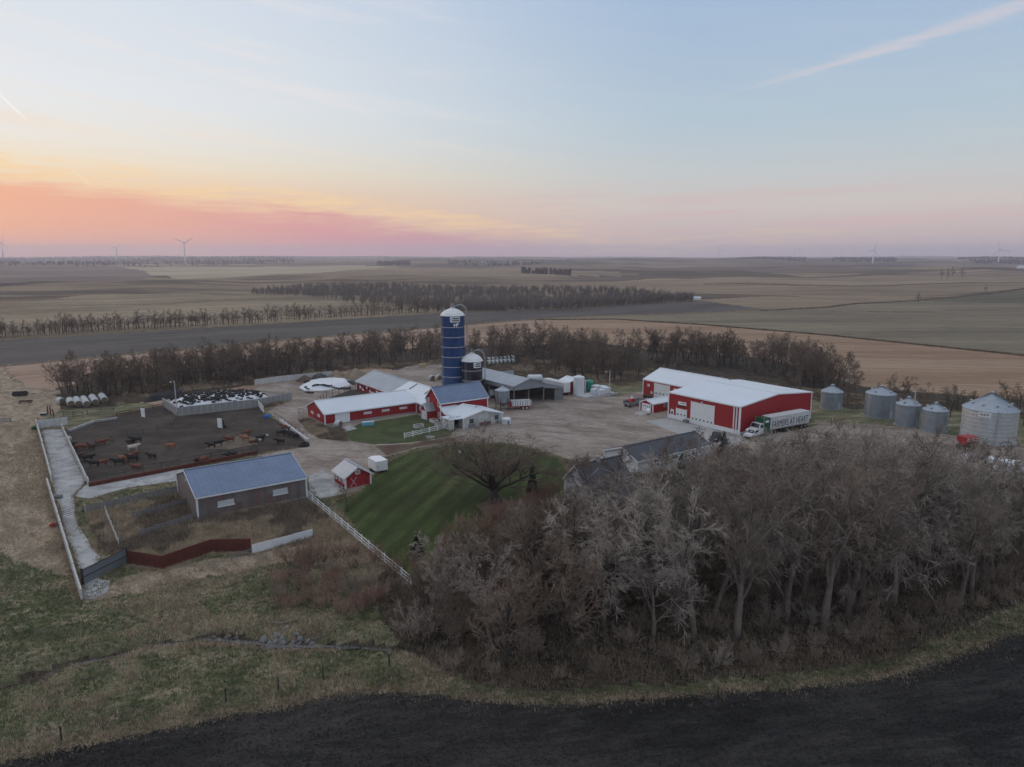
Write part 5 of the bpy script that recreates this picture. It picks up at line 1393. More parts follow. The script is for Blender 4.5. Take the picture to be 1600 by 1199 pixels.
o, zf, PL = heap('silage_heap', 'silage heap under white plastic in the concrete bunker', 'silage', [(262,632),(285,643),(340,637),(403,629),(420,622),(390,617),(330,620),(290,624)], 1.8, m_plastic, 61, falloff=2.0, rough=0.15)
rk = random.Random(5); cnt = 0
xs = [p[0] for p in PL]; ys = [p[1] for p in PL]; tp = []
while cnt < 215:
    x = rk.uniform(min(xs), max(xs)); y = rk.uniform(min(ys), max(ys))
    if not bool(pip(np.array([x]), np.array([y]), PL)[0]) or not far_enough((x, y), tp, 0.8): 
        cnt += 0.01; continue
    if rk.random() < 0.22*(math.sin(x*0.9)+1) : cnt += 0.02; continue
    tp.append((x, y)); cnt += 1
    t = part('tyre', tym, None, (x, y, zf(x, y)+0.2), (rk.uniform(-.25,.25), rk.uniform(-.25,.25), rk.random()*6), (1, 1, 1)); tag(t, 'black tyre lying on the white plastic in the bunker', 'tyre', 'tyres on the bunker')
o, zf2, PL2 = heap('silage_pile', 'long oval silage pile under bright white plastic', 'silage', [(468,606),(478,611),(500,611),(530,607),(550,602),(548,596),(525,594),(495,596),(474,600)], 1.35, m_plastic, 63, falloff=3.2, rough=0.12)
spots = [(490+k*3.4, 603.5-0.15*k) for k in range(11)]+[(528+k*3.0, 602+(k % 2)*1.2) for k in range(7)]+[(478,603),(481,605),(479,608.5),(483,609.5),(488,609.5)]
for px, py in spots:
    x, y = G(px, py+5.5); t = part('tyre', tym, None, (x, y, zf2(x, y)+0.2), (rk.uniform(-.2,.2), rk.uniform(-.2,.2), rk.random()*6), (1, 1, 1)); tag(t, 'black tyre in the line on the oval white silage pile', 'tyre', 'tyres on the oval pile')
for px, py, s in ((480,602.5,2.0),(475,697.5,2.3)):
    x, y = G(px, py); t = part('large_tyre', tym, None, (x, y, (zf2(x, y) if py < 650 else 0.05)+0.3), (0.1,0,0), (s, s, s*0.9)); tag(t, 'big black tractor tyre at the end of the oval silage pile' if py < 650 else 'big black tractor tyre at the corner of the feedlot lane', 'tyre')
heap('plastic_heap', 'heap of loose black plastic behind the oval silage pile', 'plastic', [(486,592),(500,594),(515,591),(505,586),(492,587)], 1.6, m_plasticb, 65, falloff=2.2, rough=0.3)
heap('plastic_heap', 'dark plastic heap beside the rear barn wing', 'plastic', [(538,602),(556,602),(558,597),(540,596)], 1.3, m_plasticb, 67, falloff=1.6, rough=0.3)
m_soil = ground_mat('heaped_feed', [(.17,.125,.09),(.235,.18,.13),(.28,.22,.165)], 0.4, bump=0.12, bscale=2.0)
m_soild = ground_mat('heaped_brown_soil', [(.10,.066,.05),(.14,.095,.072)], 0.4, bump=0.12, bscale=2.0)
heap('feed_mound', 'tallest tan mound behind the rear barn wing', 'mound', [(530,594),(555,597),(576,592),(570,582),(545,581)], 3.6, m_soil, 71, falloff=7.0, rough=0.3, pw=1.2)
heap('feed_mound', 'tan mound left of the tallest one', 'mound', [(508,592),(530,595),(545,590),(535,583),(515,584)], 2.9, m_soil, 73, falloff=6.0, rough=0.3, pw=1.2)
heap('soil_mound', 'small reddish brown mound by the white wall', 'mound', [(463,597),(484,600),(490,593),(478,589),(466,592)], 1.9, m_soild, 75, falloff=4.0, rough=0.3)
heap('tyre_heap', 'dark heap of old tyres at the foot of the trees', 'heap', [(226,630),(262,624),(292,618),(285,612),(250,617),(228,624)], 1.4, m_black, 77, falloff=2.0, rough=0.5)
# right-hand bunker sheet seen through the grove
heap('covered_heap', 'white plastic covered heap seen through the trees below the largest bin', 'silage', [(1470,735),(1520,752),(1590,765),(1660,765),(1640,735),(1560,722),(1490,712)], 1.6, m_plastic, 79, falloff=3.0, rough=0.2)
heap('blue_tarp', 'crumpled blue tarpaulin below the white covered heap', 'tarpaulin', [(1555,775),(1600,785),(1610,770),(1570,762)], 0.7, M('blue_tarp', (.05,.055,.22), 0.2, 2.0, 0.5), 81, falloff=1.5, rough=0.2)

# ------------------------------------------------------------------ round bales
m_wrap = M('net_wrap', (.44,.45,.45), 0.16, 3.0, 0.7, seams=[('x',0.33)])
m_hay = M('hay_end', (.15,.115,.08), 0.25, 6.0, 0.95)
def bale_meshes(r, w):
    b = MB(); n = 18; rr = [(r*0.86, -w/2), (r*0.97, -w/2+0.12), (r*1.0, 0), (r*0.97, w/2-0.12), (r*0.86, w/2)]
    for q, t in rr:
        for j in range(n): b.v.append((t, q*math.cos(6.2832*j/n), q*math.sin(6.2832*j/n)+r))
    for k in range(4):
        for j in range(n): b.f.append((k*n+j, k*n+(j+1) % n, (k+1)*n+(j+1) % n, (k+1)*n+j)); b.mi.append(0)
    e = MB()
    for t, sg in ((-w/2, -1), (w/2, 1)):
        e.poly([(t+sg*0.01, 0.855*r*math.cos(6.2832*j/n), 0.855*r*math.sin(6.2832*j/n)+r) for j in range(n)])
    return b.mesh('wrap', m_wrap, True), e.mesh('hay', m_hay)
BW, BH = bale_meshes(0.92, 1.36)
def bale(x, y, rz, label, group, z=0.0):
    o = thing('round_bale', label, 'bale', (x, y, z), rz, group)
    part('wrap', BW, o); part('hay', BH, o)
fronts = [(95,633),(112,636.5),(123.5,636.5),(136,637),(150,634),(164,630.5)]
for c, (px, py) in enumerate(fronts):
    x, y = G(px, py); n = (2, 4, 5, 6, 6, 5)[c]
    for k in range(n):
        s = 0.75+k*1.55
        bale(x-E2[0]*s, y-E2[1]*s, A0+R(90)+rk.uniform(-.05,.05)+(R(35) if c == 0 else 0), 'net-wrapped round bale in the %s column of bales below the trees' % ('first', 'second', 'third', 'fourth', 'fifth', 'last')[c], 'round bales in columns')
x, y = G(529, 669); bale(x, y, A0-R(60), 'single round bale in front of the white barn door', None)
for c in range(2):                                # stacked lines behind the machine shed
    for k in range(7):
        x, y = G(763+k*6.2, 571-c*5-k*0.5)
        bale(x, y, A0+R(12), 'wrapped round bale in the long line behind the black silo', 'bales behind the silos')
for k, (px, py) in enumerate(((675,595),(686,594))):
    x, y = G(px, py); bale(x, y, A0+R(90), ('left', 'right')[k]+' wrapped round bale under the small tree left of the blue silo', None)

# ------------------------------------------------------------------ poles
def pole(px, py, h, label, arm=0.9):
    x, y = G(px, py); o = thing('light_pole', label, 'light pole', (x, y, 0))
    b = MB(); b.tube([(0,0,-0.3),(0,0,h)], [0.15,0.10], 8); b.build('mast', m_wplank, o)
    b = MB(); b.tube([(0,0,h-0.5),(-arm*0.6,0,h-0.25),(-arm,0,h-0.3)], 0.04, 5); b.build('arm', m_steel, o)
    b = MB(); b.lathe([(0.08,h-0.25),(0.24,h-0.35),(0.26,h-0.5),(0.12,h-0.55)], 10, (-arm-0.1,0)); b.build('lamp_head', m_steel, o)
pole(277, 650, 9.0, 'tall pale light pole at the bunker corner')
pole(952, 623, 8.0, 'wooden light pole beside the white tank pad', 1.0)
pole(1425, 668, 9.0, 'slim light pole between the grain bins', 0.3)
# ------------------------------------------------------------------ tanks
m_poly = M('white_poly_tank', (.62,.64,.66), 0.05, 1.0, 0.4, seams=[('z',0.6)])
x, y = G(905, 619); o = thing('upright_tank', 'tall white upright tank beside the red pump shed', 'tank', (x, y+1.6, 0))
MB().lathe([(1.62,0),(1.62,5.2),(1.4,5.45),(0.3,5.75)], 32).build('shell', m_poly, o, smooth=False); MB().lathe([(0.35,5.6),(0.35,5.85),(0.1,5.9)], 12).build('cap', m_poly, o)
x, y = G(921, 612); o = thing('green_tank', 'green domed tank behind the white pallet tanks', 'tank', (x, y+1.3, 0))
m_teal = M('green_poly', (.03,.26,.18), 0.1, 1.0, 0.4, seams=[('z',0.5)])
MB().lathe([(1.22,0.0),(1.22,2.7),(1.05,3.05),(0.3,3.3)], 24).build('shell', m_teal, o); MB().lathe([(0.3,3.2),(0.3,3.4),(0.1,3.42)], 12).build('cap', m_teal, o)
x, y = G(918, 619); o = thing('pad_slab', 'pale concrete pad carrying the white tanks', 'concrete pad', (x, y, 0), FZ)
MB().box(-3.0, 9.0, -3.2, 2.0, 0.0, 0.4).build('slab', m_concl, o); MB().box(-3.05, 9.05, -3.3, -3.2, 0.0, 0.7).build('curb', m_concl, o)
for k, (px, py, s) in enumerate(((930,618,1.0),(938,619,1.0),(946,616,1.1),(932,613,1.1),(941,613,1.0))):
    x, y = G(px, py); l = 1.1*s
    o = thing('tote_tank', ('front left','front middle','front right','rear left','rear right')[k]+' of the squat white tanks on the concrete pad', 'tank', (x, y, 0.4), FZ, 'white tanks on the pad')
    MB().prism([(-l,-l*.8),(-l*.8,-l),(l*.8,-l),(l,-l*.8),(l,l*.8),(l*.8,l),(-l*.8,l),(-l,l*.8)], 0.1, 1.5*s).build('tank', m_poly, o); MB().lathe([(0.3,1.5*s),(0.3,1.62*s)], 10).build('lid', m_white, o); MB().box(-l,l,-l,l,0,0.12).build('pallet', m_wood, o)
x, y = G(836, 606); o = thing('horizontal_tank', 'white horizontal tank behind the machine shed', 'tank', (x, y, 0), R(5))
b = MB(); b.tube([(-2.3,0,3.0),(-2.0,0,3.0),(1.9,0,3.0),(2.2,0,3.0)], [0.7,1.05,1.05,0.7], 18); b.build('shell', m_poly, o)
for s in (-1.3, 1.3): MB().box(s-0.12, s+0.12, -0.8, 0.8, 0, 2.2).build('leg', m_pipe, o)
x, y = G(791, 664); o = thing('small_tank', 'squat white tank at the corner of the milk house', 'tank', (x, y+1.1, 0))
MB().lathe([(1.15,0),(1.18,1.25),(0.9,1.45),(0.2,1.6)], 20).build('shell', m_poly, o); MB().box(0.3,0.8,-1.25,-0.95,0.2,0.9).build('valve_box', m_grey, o)
# ------------------------------------------------------------------ yard things near the barn
x, y = G(575, 665); o = thing('calf_pen', 'light blue slatted box on the grass by the long barn', 'box', (x, y, 0), FZ-R(12))
m_lblue = M('light_blue_plastic', (.16,.42,.55), 0.08, 2.0, 0.5)
for k in range(4): MB().box(-1.3+k*0.66, -0.72+k*0.66, -0.6, -0.54, 0.05, 0.85).build('slat', m_lblue, o)
for k in range(4): MB().box(-1.3+k*0.66, -0.72+k*0.66, 0.54, 0.6, 0.05, 0.85).build('slat', m_lblue, o)
for s in (-1.32, 1.32): MB().box(s-0.03, s+0.03, -0.6, 0.6, 0.05, 0.85).build('end_panel', m_lblue, o)
MB().box(-1.36, 1.36, -0.64, 0.64, 0.85, 0.93).build('lid', M('pale_blue_lid', (.40,.52,.58), 0.1), o)
for k, (px, py, w, lab) in enumerate(((654,668,1.1,'white stone planter box on the barn lawn'), (678,660,1.2,'long white planter beside the barn porch'), (687,666,1.0,'white planter next to the short white fence'))):
    x, y = G(px, py); o = thing('planter', lab, 'planter', (x, y, 0), FZ-R(90)*(k == 1))
    for s in (-1, 1):
        MB().box(-w, w, s*0.62-0.06, s*0.62+0.06, 0, 0.75).build('side', m_concl, o); MB().box(s*w-0.06, s*w+0.06, -0.555, 0.555, 0, 0.75).build('end', m_concl, o)
    MB().box(-w+0.06, w-0.06, -0.55, 0.55, 0.4, 0.62).build('soil', m_soild, o)
x, y = G(672, 684); o = thing('well_cover', 'round concrete cover in the grass before the short fence', 'cover', (x, y, 0))
MB().lathe([(1.05,0),(1.05,0.2),(0.98,0.24)], 28).build('slab', m_concw, o); MB().lathe([(0.3,0.24),(0.3,0.28)], 14).build('lid', m_grey, o)
x, y = G(694, 663); o = thing('barrel', 'blue barrel against the red barn wall', 'barrel', (x, y, 0)); MB().lathe([(0.27,0),(0.3,0.3),(0.27,0.6),(0.3,0.75),(0.27,0.95)], 14).build('drum', m_blue, o); MB().lathe([(0.29,0.93),(0.29,0.98)], 14).build('lid', m_blue, o)
x, y = G(714, 708); o = thing('yard_marker', 'yellow post with small white box at the lawn edge', 'post', (x, y, 0)); MB().box(-0.05,0.05,-0.05,0.05,0,1.6).build('post', M('yellow_paint', (.5,.42,.08), 0.1), o); MB().box(0.25,0.85,-0.2,0.2,0,0.5).build('box', m_white, o)
# ------------------------------------------------------------------ vehicles
def wheel(parent, x, y, r, w=0.28, rim=None):
    o = bpy.data.objects.new('wheel', tyre_mesh(r, w, n=16)); COL.objects.link(o); o.parent = parent; o.location = (x, y, r); o.rotation_euler = (math.pi/2, 0, 0)
    MB().lathe([(0.57*r, -w*0.3), (0.5*r, -w*0.1), (0.5*r, w*0.1), (0.57*r, w*0.3)], 14).build('rim', rim or m_steel, o)
    return o
# small enclosed trailer by the red shed
x, y = G(588, 741); o = thing('enclosed_trailer', 'small white enclosed trailer behind the little red shed', 'trailer', (x, y, 0), FZ)
b = MB(); b.prism([(0.1,0),(2.3,0),(2.4,0.1),(2.4,3.5),(1.2,4.0),(0.0,3.5),(0,0.1)], 0.45, 2.3); b.build('body', m_white, o)
b = MB(); b.prism([(0.05,-0.02),(2.35,-0.02),(2.42,3.52),(1.2,4.05),(-0.02,3.52)], 2.3, 2.36); b.build('roof', m_white, o)
d_ = MB().box(0.2,2.2,-0.05,-0.01,0.5,2.2).build('ramp_door', m_white, o); MB().box(0.3,0.4,-0.08,-0.05,1.1,1.5).build('latch', m_grey, d_)
for s in (0.25, 2.1): MB().box(s-0.09,s+0.05,-0.06,-0.02,0.5,0.62).build('tail_light', M('red_lens', (.4,.02,.02), 0.05, rough=0.3), o)
for yy in (1.6, 2.3):
    for s in (0.08, 2.32): wheel(o, s, yy, 0.33, 0.22)
b = MB(); b.beam((1.2,4.0,0.5),(1.2,5.0,0.5),0.1,0.12); b.build('tongue', m_pipe, o)

# semi truck with lettered trailer, parked along the shop wall
x, y = G(1203, 680); an = math.atan2(G(1276,668)[1]-G(1205,682)[1], G(1276,668)[0]-G(1205,682)[0])
o = thing('semi_trailer', 'white semi trailer with black lettering beside the red shop', 'trailer', (x, y, 0), an)
m_trl = M('trailer_white', (.56,.56,.56), 0.10, 0.8, 0.45, streak=0.15)
m_chas = M('chassis_black', (.02,.02,.021), 0.2, 2.0, 0.6)
MB().box(0, 13.6, 0, 2.55, 1.2, 4.0).build('box', m_trl, o)
MB().box(-0.02, 13.62, -0.02, 2.57, 4.0, 4.06).build('roof', m_trl, o)
MB().box(0, 13.6, -0.03, 0.0, 1.15, 1.35).build('side_rail', m_steel, o)
lettering('lettering', 'FARMERS AT HEART', 2.15, m_chas, o, (6.8, -0.02, 2.25), (math.pi/2, 0, 0), 12.6)
lettering('lettering', '\u2022 \u2013\u2013\u2013 \u2013\u2013\u2013', 0.5, m_grey, o, (6.4, -0.02, 3.5), (math.pi/2, 0, 0), 1.0)
MB().box(3.5, 9.0, 0.1, 2.45, 0.7, 1.2).build('underframe', m_chas, o)
for xx in (11.2, 12.5):
    for yy in (0.25, 2.3): wheel(o, xx, yy, 0.5)
MB().box(1.9, 2.05, 0.4, 0.55, 0, 1.2).build('landing_leg', m_chas, o); MB().box(1.9, 2.05, 2.0, 2.15, 0, 1.2).build('landing_leg', m_chas, o)
o2 = thing('semi_tractor', 'white semi tractor with green sleeper box at the trailer front', 'truck', (x, y, 0), an)
m_grn = M('truck_green', (.012,.085,.042), 0.08, 1.0, 0.3)
m_cab = M('cab_white', (.66,.66,.66), 0.05, 1.0, 0.3, coat=0.5)
sl = MB().box(-2.2, -0.12, 0.05, 2.5, 1.0, 3.95).build('sleeper', m_grn, o2)
MB().box(-1.7, -0.6, 0.0, 0.05, 3.0, 3.5).build('sleeper_badge', m_white, sl)
b = MB(); b.extr([(-3.9,0.9),(-2.22,0.9),(-2.22,2.9),(-3.3,2.9),(-3.75,2.0)], 'y', 0.1, 2.45); cb = b.build('cab', m_cab, o2)
b = MB(); b.poly([(-3.36,0.2,2.86),(-3.36,2.35,2.86),(-3.77,2.35,2.05),(-3.77,0.2,2.05)]); b.build('windscreen', m_glass, cb)
MB().box(-3.2,-2.4,0.06,0.1,2.0,2.7).build('side_window', m_glass, cb); 
b = MB(); b.extr([(-5.6,0.7),(-3.9,0.7),(-3.9,1.95),(-5.2,1.75),(-5.6,1.5)], 'y', 0.35, 2.2); hd = b.build('hood', m_cab, o2)
MB().box(-5.68,-5.6,0.7,1.85,0.75,1.45).build('grille', m_steel, hd); MB().box(-5.85,-5.62,0.2,2.35,0.4,0.75).build('bumper', m_steel, o2)
for yy in (0.45, 1.95): MB().box(-5.66,-5.58,yy-0.15,yy+0.15,1.0,1.25).build('headlight', m_glass, o2)
MB().box(-5.6, 2.6, 0.8, 1.75, 0.6, 0.95).build('chassis', m_chas, o2)
for xx in (-4.9, 0.6, 1.9):
    for yy in (0.2, 2.35): wheel(o2, xx, yy, 0.5)
for yy in (0.1, 2.45):
    b = MB(); b.tube([(-2.15,yy,1.0),(-2.15,yy,4.1)], 0.08, 8); b.build('exhaust_stack', m_steel, o2)

# grain wagon under the machine shed
x, y = G(800, 641); o = thing('forage_trailer', 'white slatted grain trailer with red frame under the machine shed', 'trailer', (x, y, 0), R(12))
m_rf = M('red_frame', (.33,.03,.03), 0.1, 2.0, 0.5)
MB().box(0.0, 5.2, 0.0, 2.3, 0.75, 0.98).build('frame', m_rf, o)
for yy in (0.0, 2.22): MB().box(0.0, 5.2, yy, yy+0.08, 0.98, 2.3).build('side', m_white, o)
for xx in (0.0, 5.12): MB().box(xx, xx+0.08, 0.08, 2.22, 0.98, 2.3).build('end', m_white, o)
MB().box(0.08, 5.12, 0.08, 2.22, 1.0, 1.9).build('load', m_hay, o)
for k in range(8): MB().box(0.2+k*0.66, 0.30+k*0.66, -0.07, 0.0, 0.9, 2.34).build('stake', m_pipe, o)
MB().box(5.2, 5.28, -0.05, 2.35, 0.72, 1.1).build('tailboard', m_rf, o); MB().box(-0.5, 0.0, 0.2, 2.1, 0.8, 1.9).build('headboard', m_rf, o)
for xx in (3.0, 4.0):
    for yy in (0.05, 2.25): wheel(o, xx, yy, 0.42, rim=m_white)
# equipment under the shed
x, y = G(868, 615); o = thing('field_sprayer', 'dark green implement parked under the lean-to', 'implement', (x, y, 0), FZ)
m_dgreen = M('implement_green', (.012,.10,.035), 0.15, 2.0, 0.5)
b = MB(); b.extr([(-1.6,0.9),(1.4,0.9),(1.6,1.5),(0.6,2.3),(-1.2,2.2),(-1.6,1.6)], 'y', -0.9, 0.9); b.build('body', m_dgreen, o); MB().box(1.4,3.2,-0.1,0.1,0.7,0.9).build('drawbar', m_pipe, o)
for s in (-1.0, 1.0): wheel(o, -0.2, s, 0.6)
x, y = G(772, 622); o = thing('parked_tank_trailer', 'pale tank trailer in the shadow of the machine shed', 'trailer', (x, y, 0), FZ)
b = MB(); b.tube([(-1.5,0,1.6),(-1.3,0,1.6),(1.3,0,1.6),(1.5,0,1.6)], [0.7,0.95,0.95,0.7], 14); b.build('tank', m_poly, o); MB().box(-1.6,1.6,-0.5,0.5,0.5,0.7).build('frame', m_pipe, o)
for s in (-0.9, 0.9): wheel(o, 0, s, 0.5)
# white box trailer at the lean-to end
x, y = G(881, 619); o = thing('box_trailer', 'white box trailer parked at the end of the lean-to', 'trailer', (x, y, 0), FZ)
MB().box(0, 2.4, 0, 10, 0.9, 3.7).build('box', m_trl, o); 
for s in (0.05, 1.22): MB().box(s, s+1.12, -0.05, -0.005, 1.0, 3.6).build('rear_door', m_white, o)
MB().box(0.1,2.3,-0.12,0.1,0.55,0.75).build('bumper', m_chas, o)
for yy in (1.2, 2.3):
    for s in (0.15, 2.25): wheel(o, s, yy, 0.48)
# grey flatbed with red cab by the small garage
x, y = G(985, 637); o = thing('flatbed_wagon', 'grey flatbed wagon with a red machine on it by the small garage', 'wagon', (x, y, 0), FZ)
MB().box(-0.6,5.2,0.0,2.2,0.75,0.95).build('deck', m_grey, o)
MB().box(-0.6,5.2,2.1,2.2,0.95,1.7).build('side_board', m_grey, o); MB().box(5.1,5.2,0,2.1,0.95,1.7).build('head_board', m_grey, o); MB().box(-0.6,5.2,0.0,0.1,0.95,1.4).build('side_board', m_grey, o)
b = MB(); b.extr([(0.6,0.96),(2.4,0.96),(2.4,1.5),(1.8,2.1),(1.0,2.1),(0.6,1.5)], 'y', 0.5, 1.7); b.build('machine', m_rf, o)
MB().lathe([(0.3,1.7),(0.3,2.4),(0.12,2.7)], 10, (1.6,1.2)).build('hopper', m_white, o)
for xx in (0.3, 4.2):
    for yy in (0.1, 2.1): wheel(o, xx, yy, 0.42)
x, y = G(1004, 622); o = thing('dark_implement', 'low dark implement against the rear shop wall', 'implement', (x, y, 0), FZ)
MB().box(0,0.8,-3.5,0,0.4,1.0).build('body', m_pipe, o); MB().box(0.2,0.6,-4.4,-3.5,0.5,0.65).build('hitch', m_pipe, o)
for yy in (-2.6, -0.8): wheel(o, 0.0, yy, 0.4)
x, y = G(1013, 648); o = thing('propane_tank', 'white propane tank at the garage corner', 'tank', (x, y, 0), FZ+R(40))
b = MB(); b.tube([(-0.9,0,0.9),(-0.7,0,0.9),(0.7,0,0.9),(0.9,0,0.9)], [0.3,0.55,0.55,0.3], 14); b.build('shell', m_white, o)
for s in (-0.5, 0.5): MB().box(s-0.08,s+0.08,-0.35,0.35,0,0.45).build('foot', m_grey, o)
# pickup by the apron, half hidden
def pickup(px, py, rz, label, mat):
    x, y = G(px, py); o = thing('pickup_truck', label, 'pickup', (x, y, 0), rz)
    b = MB(); b.extr([(-2.7,0.5),(2.7,0.5),(2.75,0.95),(1.3,1.08),(-2.7,1.08)], 'y', -0.95, 0.95); b.build('body', mat, o)
    b = MB(); b.extr([(-0.7,1.08),(1.3,1.08),(0.75,1.8),(-0.55,1.8)], 'y', -0.85, 0.85); c = b.build('cab', mat, o)
    for s in (-0.86, 0.86):
        b = MB(); b.poly([(-0.55,s,1.15),(1.05,s,1.15),(0.66,s,1.7),(-0.46,s,1.7)]); b.build('side_window', m_glass, c)
    b = MB(); b.poly([(1.27,-0.78,1.13),(1.27,0.78,1.13),(0.80,0.72,1.76),(0.80,-0.72,1.76)]); b.build('windscreen', m_glass, c)
    MB().box(-2.6,-0.8,-0.8,0.8,1.085,1.1).build('bed', m_chas, o)
    for xx in (-1.7, 1.75):
        for yy in (-0.85, 0.85): wheel(o, xx, yy, 0.38)
    for yy in (-0.7, 0.7): MB().box(2.7,2.77,yy-0.18,yy+0.18,0.75,0.93).build('headlight', m_white, o)
pickup(1120, 688, FZ+R(200), 'dark pickup on the concrete apron before the shop', m_chas)
pickup(1177, 683, an+R(190), 'white pickup between the shop corner and the semi', m_cab)
# red grain wagon by the largest bin
x, y = G(1510, 701); o = thing('gravity_wagon', 'red grain wagon parked in front of the largest bin', 'wagon', (x, y, 0), R(20))
b = MB(); b.extr([(-0.5,0.9),(0.5,0.9),(1.25,1.9),(1.25,2.7),(-1.25,2.7),(-1.25,1.9)], 'x', -1.5, 1.5); b.build('hopper', m_rf, o)
for s in (-1.53, 0.0): MB().beam((s,-1.27,1.95),(s,-1.27,2.7),0.06,0.06).build('rib', m_white, o)
b = MB(); b.beam((-1.55,-1.3,2.4),(1.55,-1.3,2.4),0.05,0.08); b.beam((-1.55,-1.3,1.95),(1.55,-1.3,1.95),0.05,0.08); b.build('stripe_rail', m_white, o)
MB().box(-1.6,1.6,-0.5,0.5,0.55,0.8).build('frame', m_pipe, o)
for xx in (-1.3, 1.3):
    for yy in (-0.95, 0.95): wheel(o, xx, yy, 0.45, rim=m_white)
# left-hand yard machines
x, y = G(32, 620); o = thing('hay_rake', 'dark tangled hay rake standing in the dry grass', 'implement', (x, y, 0), R(20))
MB().box(-1.5,1.5,-0.08,0.08,0.8,0.95).build('frame', m_pipe, o); MB().box(1.5,4.0,-0.06,0.06,0.6,0.72).build('drawbar', m_pipe, o)
for k in range(5):
    b = MB(); b.lathe([(0.75,-0.03),(0.78,0.0),(0.75,0.03)], 14); q = b.build('rake_wheel', m_pipe, o, (-1.4+k*0.65,0.3,0.8)); q.rotation_euler = (math.pi/2, 0, 0.5)
x, y = G(40, 630); o = thing('rusty_implement', 'low rusty red implement beside the hay rake', 'implement', (x, y, 0), R(15))
MB().box(-1.4,1.4,-0.3,0.3,0.35,0.6).build('body', m_rust, o); MB().box(-1.6,1.6,0.3,0.42,0.3,0.75).build('bar', m_rust, o)
for s in (-1.2, 1.2): wheel(o, s, -0.5, 0.35)
for k, (px, py) in enumerate(((75,647),(79,647),(84,652))):
    x, y = G(px, py); q = MB(); q.tube([(0,0,-0.3),(0.0,0.0,1.2),(-0.25 if k == 2 else 0.02,0.02,2.0)], [0.16,0.15,0.13], 8)
    tag(q.build('gate_post', m_rust, None, (x, y, 0)), ('left','middle','leaning')[k]+' of three thick rust red posts above the alley', 'post', 'rust red posts')
x, y = G(68, 649); o = thing('stone_block', 'white-topped block beside the red posts', 'block', (x, y, 0), R(10)); MB().box(-0.6,0.6,-0.4,0.4,0,0.5).build('base', m_pipe, o); MB().box(-0.65,0.65,-0.45,0.45,0.5,0.62).build('top', m_concl, o)
x, y = G(10, 668); fence('plank_fence', 'grey plank corner fence at the left edge of the picture', [(-40,664),(17,661)], 2.4, 1.2, (0.35, 0.75, 1.1), m_wood, m_wood, 0.15, 0.2)
x, y = G(92, 779); o = thing('grey_drum', 'grey drum lying at the alley bend', 'drum', (x, y, 0.35), R(20)); b = MB(); b.tube([(-0.55,0,0),(0.55,0,0)], 0.38, 14); b.build('drum', m_grey, o); b = MB(); b.tube([(-0.58,0,0),(-0.54,0,0)], 0.4, 14); b.build('rim', m_steel, o)
x, y = G(82, 823); tag(MB().lathe([(0.3,0),(0.42,0.2),(0.36,0.5),(0.1,0.62)], 12).build('salt_tub', m_rf, None, (x, y, 0)), 'small red tub outside the alley wall', 'tub')
x, y = G(53, 672); tag(MB().lathe([(0.4,0),(0.5,0.5),(0.45,0.8),(0.2,0.95)], 12).build('green_drum', m_dgreen, None, (x, y, 0)), 'dark green drum outside the alley wall end', 'drum')

# lumber pile left of the silo
x, y = G(660, 574); o = thing('lumber_pile', 'pale yellow lumber stack at the edge of the trees', 'lumber', (x, y, 0), R(15))
m_lum = M('yellow_lumber', (.45,.35,.2), 0.15, 2.0, 0.8)
for k in range(4):
    for j in range(4): MB().box(-1.2, 1.2, -0.9+j*0.46, -0.48+j*0.46, 0.05+k*0.3, 0.31+k*0.3).build('plank', m_lum, o)

